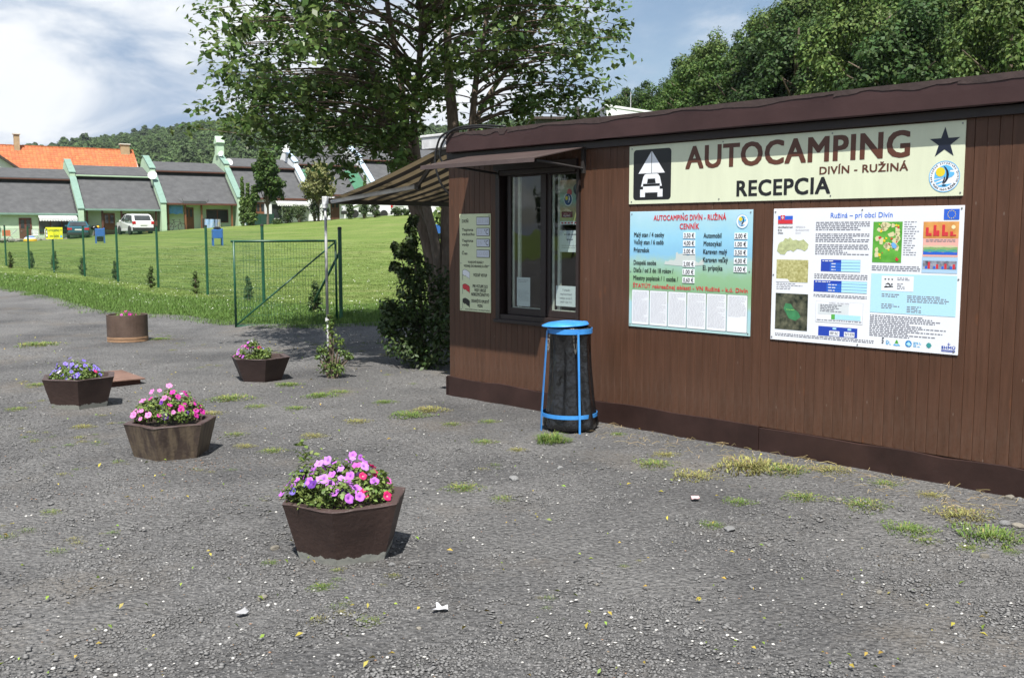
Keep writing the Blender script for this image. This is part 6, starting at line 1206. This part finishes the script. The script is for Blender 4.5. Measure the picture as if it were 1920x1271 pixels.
b = boxes('refuse_sack', 'full black refuse sack at the left end of the terrace', 'bag', onland(rowpt(0, -.9, -2.2, 0)), []); MB().lathe([(.0, 0), (.36, .05), (.42, .4), (.38, .9), (.26, 1.25), (.1, 1.38), (0, 1.4)], 14).build('sack', M_BAG, b, smooth=True)
rk = thing('drying_rack', 'folding clothes rack with orange towel at the left cottage', 'clothes rack', onland(rowpt(0, 1.2, -2.2, 0)), RZ_); b = MB()
for yv in (-.3, .3): b.tube([(-.5, yv, 0), (.5, -yv, 1.0)], .018, 5); b.tube([(.5, yv, 0), (-.5, -yv, 1.0)], .018, 5)
b.build('frame', M_ALU, rk); MB().box(-.6, .0, -.32, -.30, .5, .98).build('towel', mat('orange_cloth', (.62, .18, .08), .8, .1), rk)
def kettle(p, label):
    t = thing('kettle_grill', label, 'grill', p, 0, 'kettle grills at the cottages'); MB().lathe([(0, .62), (.2, .66), (.3, .8), (.3, .84), (.2, .98), (0, 1.02)], 18).build('bowl', M_BAG, t, smooth=True)
    for a in (.5, 2.6, 4.7): MB().tube([(.15*math.cos(a), .15*math.sin(a), .68), (.36*math.cos(a), .36*math.sin(a), 0)], .018, 5).build('leg', M_ALU, t)
kettle(rowpt(1, 1.05, -.55, 0), 'black kettle grill left of the orange brown door'); kettle(rowpt(1, 3.2, -1.4, -.3), 'black kettle grill half hidden by the white car')
tb = thing('porch_table', 'small wooden table with yellow and red things in the porch', 'table', rowpt(1, 1.45, -.25, 0), RZ_); MB().box(-.4, .4, -.3, .3, .70, .74).build('table_top', M_DOORW, tb)
for sx in (-.35, .35):
    for sy in (-.25, .25): MB().box(sx-.03, sx+.03, sy-.03, sy+.03, 0, .70).build('leg', M_DOORW, tb)
tg_ = thing('ball', 'yellow ball on the porch table', 'ball', rowpt(1, 1.4, -.25, .88)); MB().lathe([(.14*math.sin(a), -.14*math.cos(a)) for a in np.linspace(0, math.pi, 9)], 14).build('skin', MATS['yellow_cloth'], tg_, smooth=True)
def hanging(name, label, p, w, h, m, rz=RZ_, seed=1):
    t = thing(name, label, 'towel', p, rz); n = 12; vs = []; fs = []
    for j in range(5):
        for i in range(n+1): vs.append((w*(i/n-.5), .03*math.sin(i*1.3+seed)+.02*math.sin(j+i), -h*j/4*(1+.05*math.sin(i*.9+seed))))
    for j in range(4):
        for i in range(n): fs.append((j*(n+1)+i, j*(n+1)+i+1, (j+1)*(n+1)+i+1, (j+1)*(n+1)+i))
    MB().add(vs, fs).build('cloth', m, t, smooth=True)
hanging('beach_towel', 'blue towel hanging in the bicycle porch', rowpt(2, 1.2, -.25, 2.25), 1.25, .75, mat('blue_towel', (.12, .30, .55), .9, .2), seed=2)
hanging('beach_towel', 'orange towel hanging behind the white car', rowpt(1, 5.35, -.5, 1.55), 1.15, .85, MATS['orange_cloth'], seed=4)
hanging('beach_towel', 'blue and white towel on the washing line', rowpt(2, 4.1, -.5, 1.05), .9, .95, mat('blue_white_towel', (.62, .68, .75), .9, .3, 4, col2=(.15, .35, .65)), seed=5)
hanging('beach_towel', 'yellow and blue towel next on the washing line', rowpt(2, 4.85, -.5, 1.05), .5, .9, mat('yellow_blue_towel', (.60, .50, .10), .9, .3, 3, col2=(.10, .20, .45)), seed=6)
hanging('beach_towel', 'dark towel at the left end of the washing line', rowpt(2, 3.55, -.5, 1.1), .2, .9, M_BAR, seed=7)
# bicycle
bk = thing('bicycle', 'black bicycle leaning in the porch under the blue towel', 'bicycle', rowpt(2, 1.1, -.55, 0), RZ_)
for xw in (-.52, .52):
    b = MB(); b.tube([(xw+.33*math.cos(a), 0, .34+.33*math.sin(a)) for a in np.linspace(0, 2*math.pi, 25)], .022, 5); w = b.build('wheel', M_CABLE, bk); b = MB(); [b.tube([(xw, 0, .34), (xw+.32*math.cos(a), 0, .34+.32*math.sin(a))], .004, 3) for a in np.linspace(0, 6.28, 13)]; b.build('spokes', M_ALU, w)
b = MB(); [b.tube([p_, q_], .02, 6) for p_, q_ in (((-.52,0,.34),(-.05,0,.33)),((-.52,0,.34),(-.16,0,.78)),((-.05,0,.33),(-.2,0,.92)),((-.16,0,.78),(.36,0,.80)),((-.05,0,.33),(.36,0,.74)),((.52,0,.34),(.33,0,.98)))]; b.build('frame', M_BAR, bk)
b = MB(); b.tube([(.33,-.28,1.02),(.30,0,1.0),(.33,.28,1.02)], .016, 6); b.build('handlebar', M_BAR, bk); MB().box(-.32, -.08, -.07, .07, .92, .97).build('saddle', M_CABLE, bk, bevel=.02)
# ------------------------------------------------------------ parked vehicles (local +Y = forward)
M_TYRE = mat('tyre_rubber', (.018, .018, .018), .8, .1); M_RIMM = mat('alloy_rim', (.40, .40, .42), .3, .1, metal=.6); M_BUMP = mat('black_bumper', (.022, .022, .024), .6, .1); M_LAMP = mat('red_lamp', (.45, .015, .02), .2, .1); M_PLATE = mat('number_plate', (.72, .72, .70), .4, .03); M_HEAD = mat('headlamp', (.55, .57, .60), .12, .1)
def car(name, label, cat, p, rz, Wd, Ln, prof, belt, paint, wheel_y, wr, glass_side, rear, front, bumper, plate_z, lamp, group=None, tumble=.20):
    t = thing(name, label, cat, p, rz, group); H = max(z for _, z in prof); hw = Wd/2
    def half(z, yv):
        e = 1-.10*max(0, (abs(yv)-Ln/2+.55)/.55)**2
        return (hw-(tumble*max(0, z-belt)/(H-belt)) - .04*max(0, .45-z))*e
    n = len(prof); b = MB(); vs = []
    for s in (-1, 1):
        for (yv, z) in prof: vs.append((s*half(z, yv), yv, z))
    fs = [tuple(range(n)), tuple(range(2*n-1, n-1, -1))]+[(i, n+i, n+(i+1) % n, (i+1) % n) for i in range(n)]
    b.add(vs, fs); body = b.build('body', paint, t, bevel=.035)
    for s in (-1, 1):
        for poly in glass_side: b = MB(); b.add([(s*(half(z, yv)+.012), yv, z) for yv, z in poly], [tuple(range(len(poly)))]); b.build('side_window', M_DGLASS, body)
    for nm, ((y0, z0), (y1, z1), k0, k1), off in (('rear_window', rear, -.014), ('windscreen', front, .014)):
        b = MB(); b.add([(-k0*half(z0, y0), y0+off, z0+.008), (k0*half(z0, y0), y0+off, z0+.008), (k1*half(z1, y1), y1+off, z1+.008), (-k1*half(z1, y1), y1+off, z1+.008)], [(0, 1, 2, 3)]); b.build(nm, M_DGLASS, body)
    (bz0, bz1) = bumper
    for s, nm in ((-1, 'rear_bumper'), (1, 'front_bumper')):
        yb = s*(Ln/2+.02); MB().box(-hw*.93, hw*.93, min(yb, yb-s*.22), max(yb, yb-s*.22), bz0, bz1).build(nm, M_BUMP, t, bevel=.04)
    for yv in wheel_y:
        for s in (-1, 1):
            w = MB().lathe([(wr*.62, -.10), (wr*.95, -.105), (wr, -.06), (wr, .06), (wr*.95, .105), (wr*.62, .10)], 24).build('wheel', M_TYRE, t, loc=(s*(hw-.09), yv, wr), rot=(0, rad(90), 0), smooth=False); MB().lathe([(0, .085), (wr*.25, .095), (wr*.60, .07), (wr*.62, -.07), (0, -.07)], 16).build('rim', M_RIMM, w)
            MB().lathe([(wr*1.16, -.004), (wr*1.16, .004), (wr*.9, .004), (wr*.9, -.004)], 24).build('wheel_arch', M_BUMP, t, loc=(s*(hw-.02), yv, wr+.02), rot=(0, rad(90), 0))
    (lx0, lx1, lz0, lz1) = lamp
    for s in (-1, 1):
        MB().box(min(s*lx0, s*lx1)*hw, max(s*lx0, s*lx1)*hw, -Ln/2-.018, -Ln/2+.15, lz0, lz1).build('tail_light', M_LAMP, t, bevel=.02); MB().box(min(s*.55, s*.92)*hw, max(s*.55, s*.92)*hw, Ln/2-.25, Ln/2-.01, lz0-.05, lz0+.14).build('headlight', M_HEAD, t, bevel=.03)
        MB().box(s*hw-.02 if s > 0 else -hw-.14, hw+.14 if s > 0 else -hw+.02, Ln*.16, Ln*.16+.1, belt, belt+.13).build('door_mirror', paint, t, bevel=.03)
    q = MB(); q.box(-.26, .26, -Ln/2-.045, -Ln/2-.022, plate_z, plate_z+.11); q.build('number_plate', M_PLATE, t)
    return t
PT_T = mat('teal_car_paint', (.020, .085, .115), .25, .08, 3, spec=.6); PT_W = mat('white_car_paint', (.70, .71, .72), .25, .03, 3, spec=.6)
suvp = [(-2.15,.30),(-2.22,.55),(-2.20,.95),(-2.08,1.12),(-1.78,1.60),(-1.35,1.70),(-.2,1.72),(.35,1.64),(1.05,1.15),(1.95,.98),(2.15,.78),(2.2,.45),(2.1,.28)]
c = gp(240, 441); car('white_car', 'white estate car parked nose-in before the porch cottage', 'car', c+Vector((0, 1.6, .03)), RZ_+.12, 1.82, 4.4, suvp, 1.08, PT_W, (-1.32, 1.32), .34, [[(-1.95,1.16),(-1.65,1.56),(-1.25,1.62),(-1.2,1.14)],[(-1.12,1.14),(-1.12,1.63),(-.1,1.65),(-.1,1.13)],[(0,1.13),(0,1.65),(.3,1.58),(.9,1.15)]], ((-2.06,1.16),(-1.80,1.58),.80,.84), ((1.02,1.18),(.38,1.62),.82,.86), (.30,.62), .78, (.68,.97,.86,1.10))
sedp = [(-2.0,.30),(-2.1,.5),(-2.08,.90),(-1.95,.97),(-1.45,1.00),(-.85,1.36),(-.3,1.42),(.25,1.38),(.95,.98),(1.85,.86),(2.05,.65),(2.08,.42),(1.98,.28)]
c = gp(131, 448); car('teal_car', 'dark teal saloon car parked beside the yellow sign', 'car', c+Vector((0, 1.6, .02)), RZ_-.13, 1.68, 4.15, sedp, .97, PT_T, (-1.25, 1.25), .29, [[(-1.3,1.03),(-.85,1.31),(-.45,1.36),(-.45,1.01)],[(-.37,1.01),(-.37,1.36),(.2,1.34),(.8,1.01)]], ((-1.43,1.02),(-.88,1.34),.82,.86), ((.93,1.0),(.28,1.36),.82,.86), (.28,.52), .66, (.55,.97,.68,.86))
vanp = [(-2.1,.32),(-2.15,.6),(-2.12,1.75),(-2.0,1.83),(.35,1.85),(.75,1.72),(1.30,1.10),(1.95,.92),(2.1,.7),(2.12,.42),(2.0,.3)]
c = Vector((-.1447*90, 90, land(-.1447*90, 90))); car('delivery_van', 'white compact van parked behind the hedge shrubs', 'van', c, rad(112), 1.76, 4.3, vanp, 1.12, PT_W, (-1.35, 1.30), .31, [[(.0,1.15),(.0,1.68),(.55,1.66),(1.1,1.17)]], ((-2.14,1.2),(-2.13,1.65),.75,.72), ((1.27,1.13),(.78,1.69),.82,.84), (.30,.6), .72, (.82,.99,.9,1.4))
p = at(880, 470, 26.5); car('white_car', 'white car glimpsed between the tree trunk and the hut corner', 'car', (p.x+1.3, 26.5, land(p.x, 26.5)), rad(80), 1.75, 4.2, suvp, 1.08, PT_W, (-1.3, 1.3), .33, [[(-1.12,1.14),(-1.12,1.63),(-.1,1.65),(-.1,1.13)],[(0,1.13),(0,1.65),(.3,1.58),(.9,1.15)]], ((-2.06,1.16),(-1.80,1.58),.80,.84), ((1.02,1.18),(.38,1.62),.82,.86), (.30,.55), .78, (.68,.97,.86,1.10))
# ------------------------------------------------------------ trees and hedge before the white cottages
M_TH2 = mat('columnar_thuja', (.105, .175, .036), .7, .3, 1, island=.35, transl=.1)
def cone_tree(name, label, px, py0, py1, wpx, seed, m, group=None, Y=None):
    c = gp(px, py0) if Y is None else Vector(((px-960)/F_PX*Y, Y, land((px-960)/F_PX*Y, Y))); k = c.y/F_PX; h = (EYE+(436-py1)*k)-c.z; r = wpx*k/2*1.3; cts, rds = cone_cents(h*.97, r, 120, seed, .1); t = shrub(name, label, 'tree', c, cts, rds*1.15, 75, r*.36, m, group, seed=seed, up=.9, stem=False); MB().tube([(0, 0, -.2), (0, 0, h*.8)], [.09, .03], 6).build('trunk', M_BARKD, t); return t
TG = 'columnar thujas by the white cottage'
cone_tree('thuja', 'tallest columnar thuja left of the round tree', 456, 421, 334, 13, 1, M_TH2, TG); cone_tree('thuja', 'middle columnar thuja left of the round tree', 466, 421, 345, 14, 2, M_TH2, TG); cone_tree('thuja', 'shortest columnar thuja touching the round tree', 476, 421, 352, 14, 3, M_TH2, TG)
cone_tree('small_cypress', 'small pointed cypress in front of the right end cottage', 687, 380, 330, 11, 4, M_TH2, None, 92)
def round_tree(name, label, px, py0, y_top, y_bot, wpx, seed, m, size=.22, Y=None):
    c = gp(px, py0); k = c.y/F_PX; zt = EYE+(436-y_top)*k-c.z; zb = EYE+(436-y_bot)*k-c.z; r = wpx*k/2; rr = np.random.default_rng(seed); n = 95; d = rr.normal(size=(n, 3)); d /= np.linalg.norm(d, axis=1, keepdims=True); q = d*(.35+.6*rr.random((n, 1)))*[r, r, (zt-zb)/2]+[0, 0, (zt+zb)/2]; q[:, :2] *= (1-.35*np.clip((q[:, 2:]-(zt+zb)/2)/((zt-zb)/2), -1, 1))
    t = thing(name, label, 'tree', c); V, Fq = clump_leaves(rr, q, r*.30, 85, size*1.25, out=1, up=.5, shell=.3); link('crown', mesh_np('crown', V, Fq, m), t); b = MB(); b.tube([(0, 0, -.2), (.05, 0, zb), (0, 0, zt*.75)], [.12, .09, .03], 7); [b.tube([(0, 0, zb*.9), tuple(q[i]*[.6, .6, 1]), tuple(q[i])], [.05, .03, .01], 4) for i in range(0, n, 8)]; b.build('trunk', M_BARKD, t)
round_tree('round_tree', 'round leafy dark green tree before the white cottage', 502, 418, 279, 388, 62, 11, M_FL[0]); round_tree('yellowish_tree', 'yellowish loose tree before the green striped roof', 597, 412, 306, 382, 62, 12, mat('yellow_green_leaf', (.20, .21, .075), .6, .25, .5, island=.35, transl=.25), .16)
M_HEDGE = mat('hedge_leaf', (.045, .080, .020), .65, .3, 1, island=.4, transl=.15)
HG = 'hedge shrubs along the top of the lawn'
for i, (px, py, w, h, lb) in enumerate(((538, 415, 34, 34, 'round dark shrub left of the yellowish tree'), (562, 417, 36, 38, 'bushy shrub under the left of the yellowish tree'), (590, 413, 34, 40, 'tall shrub directly under the yellowish tree'), (612, 412, 18, 30, 'narrow shrub right of the yellowish tree trunk'), (657, 409, 20, 34, 'rounded shrub between the pole and the white van'), (683, 410, 22, 34, 'rounded shrub in front of the white van'), (703, 408, 22, 32, 'rounded shrub at the rear wheel of the white van'), (745, 402, 24, 16, 'low shrub right of the white van'), (520, 420, 26, 9, 'low spreading plant along the lawn top'), (786, 398, 26, 14, 'low shrub at the top right of the lawn'), (762, 400, 20, 12, 'little shrub at the top of the lawn left of the trunks'))):
    c = gp(px, py); k = c.y/F_PX; rr = np.random.default_rng(i+200); n = 16; d = rr.normal(size=(n, 3)); d /= np.linalg.norm(d, axis=1, keepdims=True); q = d*[w*k*.36, w*k*.36, h*k*.40]*(.5+.5*rr.random((n, 1)))+[0, 0, h*k*.5]; shrub('hedge_shrub', lb, 'shrub', c, q, w*k*.20, 70, .13, M_HEDGE, HG, seed=i+300)
# dark green screen by the thujas
p0 = rowpt(3, .2, -2.0, -.3); sc_ = thing('garden_screen', 'dark green mesh screen under the round tree', 'fence', p0, RZ_); MB().box(0, 2.6, 0, .03, -.3, 1.25).build('screen_panel', mat('dark_green_net', (.012, .05, .035), .8, .2), sc_); [MB().box(x, x+.06, -.035, -.005, -.4, 1.3).build('screen_post', M_FENCE, sc_) for x in (0, 1.27, 2.54)]
# ------------------------------------------------------------ orange roofed house behind the row
M_TILE = mat('orange_roof_tile', (.43, .125, .042), .8, .14, 2.2, island=.12, col2=(.50, .16, .06)); M_MORTAR = mat('pale_wall', (.72, .72, .70), .85, .05, 1); M_CHIM = mat('tan_chimney', (.40, .29, .17), .8, .15, 3); M_BARGE = mat('dark_barge_board', (.05, .035, .03), .7, .1)
OR = Vector((-43.6, 116.2, 0)); orh = thing('orange_roof_house', 'long house with bright orange tiled roof behind the cottages', 'house', OR, RZ_); zr, ze, L_ = 10.95, 6.5, 34.0
MB().px([(-5.6, ze-.25), (0, zr-.12), (5.6, ze-.25), (5.6, 0), (-5.6, 0)], -L_+.4, -.35).build('wall', M_MORTAR, orh)
MB().px([(-6.0, ze-.36), (0, zr-.09), (6.0, ze-.36), (6.0, ze-.26), (0, zr+.0), (-6.0, ze-.26)], -L_, -.15).build('roof_deck', M_BARGE, orh)
V = []; Fq = []; sl = math.hypot(6.0, zr-ze+.3); nr, nc = 20, 96; dy, dz = 6.0/sl, (zr-ze+.3)/sl
for j in range(nr):
    for i in range(nc):
        x0 = -L_+i*L_/nc; s0 = j*sl/nr; k = len(V); w = L_/nc
        for (u, hgt) in ((0.02, .03), (.5, .085), (.98, .03)):
            for (s, lift) in ((s0+sl/nr*1.06, .02), (s0, .0)): V.append((x0+w*u, -s*dy, zr-s*dz+.03+hgt+(.05 if lift else 0)))
        Fq += [(k, k+1, k+3, k+2), (k+2, k+3, k+5, k+4)]; V += [(V[k][0], V[k][1], V[k][2]-.05), (V[k+2][0], V[k+2][1], V[k+2][2]-.05), (V[k+4][0], V[k+4][1], V[k+4][2]-.05)]; Fq += [(k, k+2, k+7, k+6), (k+2, k+4, k+8, k+7)]
o = link('roof_tiles', mesh_np('roof_tiles', np.array(V), Fq, M_TILE), orh); o['kind'] = 'stuff'
rc = MB()
for i in range(60): rc.box(-L_+i*L_/60+.02, -L_+(i+1)*L_/60-.02, -.13, .13, zr+.0, zr+.17)
o = rc.build('ridge_tiles', M_TILE, orh); o['kind'] = 'stuff'
for x, w, h in ((-12.1, .55, 1.35), (-1.0, .95, .75)):
    q = MB(); q.box(x-w/2, x+w/2, -.75, -.15, zr-1.4, zr+h-.12); ch_ = q.build('chimney', M_CHIM, orh); MB().box(x-w/2-.1, x+w/2+.1, -.85, -.05, zr+h-.12, zr+h).build('chimney_cap', M_CHIPW, ch_)
MB().px([(-6.1, ze-.40), (0, zr-.13), (0, zr+.06), (-6.1, ze-.20)], -.145, -.04).build('barge_board', M_ALUW, orh)
# white gable house in front of it at the left edge
wg = at(43, 318, 104); gh_ = thing('white_gable_house', 'white gabled house at the left edge before the orange roof', 'house', (wg.x, wg.y, 0), RZ_); zt = at(0, 284, 101).z; hw_ = 4.2
MB().py([(-2*hw_, wg.z-.3), (0, wg.z-.3), (-hw_, zt+.9), ], 0.0, 3).build('gable_wall', M_MORTAR, gh_); MB().box(-2*hw_, 0, 0, 3, 0, wg.z-.302).build('wall', M_MORTAR, gh_)
MB().py([(.5, wg.z-.75), (-hw_, zt+1.0), (-hw_, zt+1.3), (.8, wg.z-.70)], -.5, 3.2).build('roof_slope', M_BARGE, gh_); MB().py([(-2*hw_-.5, wg.z-.75), (-hw_, zt+1.0), (-hw_, zt+1.3), (-2*hw_-.8, wg.z-.70)], -.5, 3.2).build('roof_slope', M_BARGE, gh_)
# tan house at the right end of the row, beyond the trunks
th0 = at(700, 340, 118); tan_h = thing('tan_house', 'tan house with grey roof and arched window beyond the white row', 'house', (th0.x, th0.y, 0), RZ_-.12); zt0 = th0.z
M_TANW = mat('tan_render', (.48, .24, .10), .85, .1, 1.2); zr2 = at(700, 281, 122).z; ze2 = at(730, 297, 118).z
MB().box(0, 9, 0, 8, 0, ze2).build('wall', M_TANW, tan_h); MB().px([(-.9, ze2-.1), (4, zr2), (8.9, ze2-.1), (8.9, ze2+.1), (4, zr2+.2), (-.9, ze2+.1)], -6.5, 9.6).build('roof', M_ROOF, tan_h); MB().box(-6, 0, .6, 8, 0, ze2-.2).build('side_wall', M_WHITEW, tan_h); MB().box(-.1, 9.6, -.94, -.90, ze2-.25, ze2+.12).build('fascia_board', M_ALUW, tan_h)
win_(tan_h, 1.0, 1.9, ze2-2.6, ze2-1.0, -.005, 1); aw2 = MB(); aw2.py([(3.2, ze2-2.8), (5.0, ze2-2.8), (5.0, ze2-1.3), (4.7, ze2-.9), (4.1, ze2-.7), (3.5, ze2-.9), (3.2, ze2-1.3)], -.06, -.004); aw2 = aw2.build('arched_window', M_RWOOD, tan_h); MB().py([(3.35, ze2-2.65), (4.85, ze2-2.65), (4.85, ze2-1.35), (4.6, ze2-1.05), (4.1, ze2-.85), (3.6, ze2-1.05), (3.35, ze2-1.35)], -.075, -.062).build('pane', M_DGLASS, aw2)
# building with a white roof and dark gable behind the hut
wr = at(1137, 199, 46); wh = thing('white_roof_building', 'building with white roof slope and dark end showing above the hut', 'building', (wr.x, wr.y, 0), rad(4)); z0 = wr.z
MB().py([(.30, z0-2.2), (2.45, z0-2.2), (2.45, z0-.36), (0, z0-.02), (0, z0-.25)], 0, 7).build('gable_wall', M_WHITEW, wh); MB().py([(-.05, z0-.02), (2.75, z0-.40), (2.75, z0-.30), (-.05, z0+.08)], -.03, 7.2).build('roof_slope', M_WHITEW, wh); MB().box(.0, 2.4, .01, 6.9, 0, z0-2.21).build('wall', M_BAR, wh)
MB().box(-3.2, -.02, .2, 6, 0, z0-.62).build('dark_annexe', M_BAR, wh); q = MB(); q.box(-3.4, -.02, -.1, 6.3, z0-.61, z0-.50); q.build('annexe_roof', M_BARGE, wh)
MB().tube([(-1.2, 1, z0-.7), (-1.2, 1, z0+.1)], .12, 8).build('flue', M_BAR, wh); MB().tube([(1.3, 1, z0-.4), (1.3, 1, z0+.75)], .02, 5).build('aerial', M_ALU, wh)

# ------------------------------------------------------------ summer haze over the whole place
hz = MB(); hz.box(-1330, 1330, -190, 1620, -60, 230); hm = bpy.data.materials.new('summer_haze'); hm.use_nodes = True; nt = hm.node_tree; nt.nodes.clear()
pv = nt.nodes.new('ShaderNodeVolumePrincipled'); pv.inputs['Color'].default_value = (.80, .88, 1, 1); pv.inputs['Density'].default_value = .00009; pv.inputs['Anisotropy'].default_value = .25; mo = nt.nodes.new('ShaderNodeOutputMaterial'); nt.links.new(pv.outputs[0], mo.inputs['Volume'])
tag(hz.build('haze', hm), 'thin summer haze', kind='stuff')
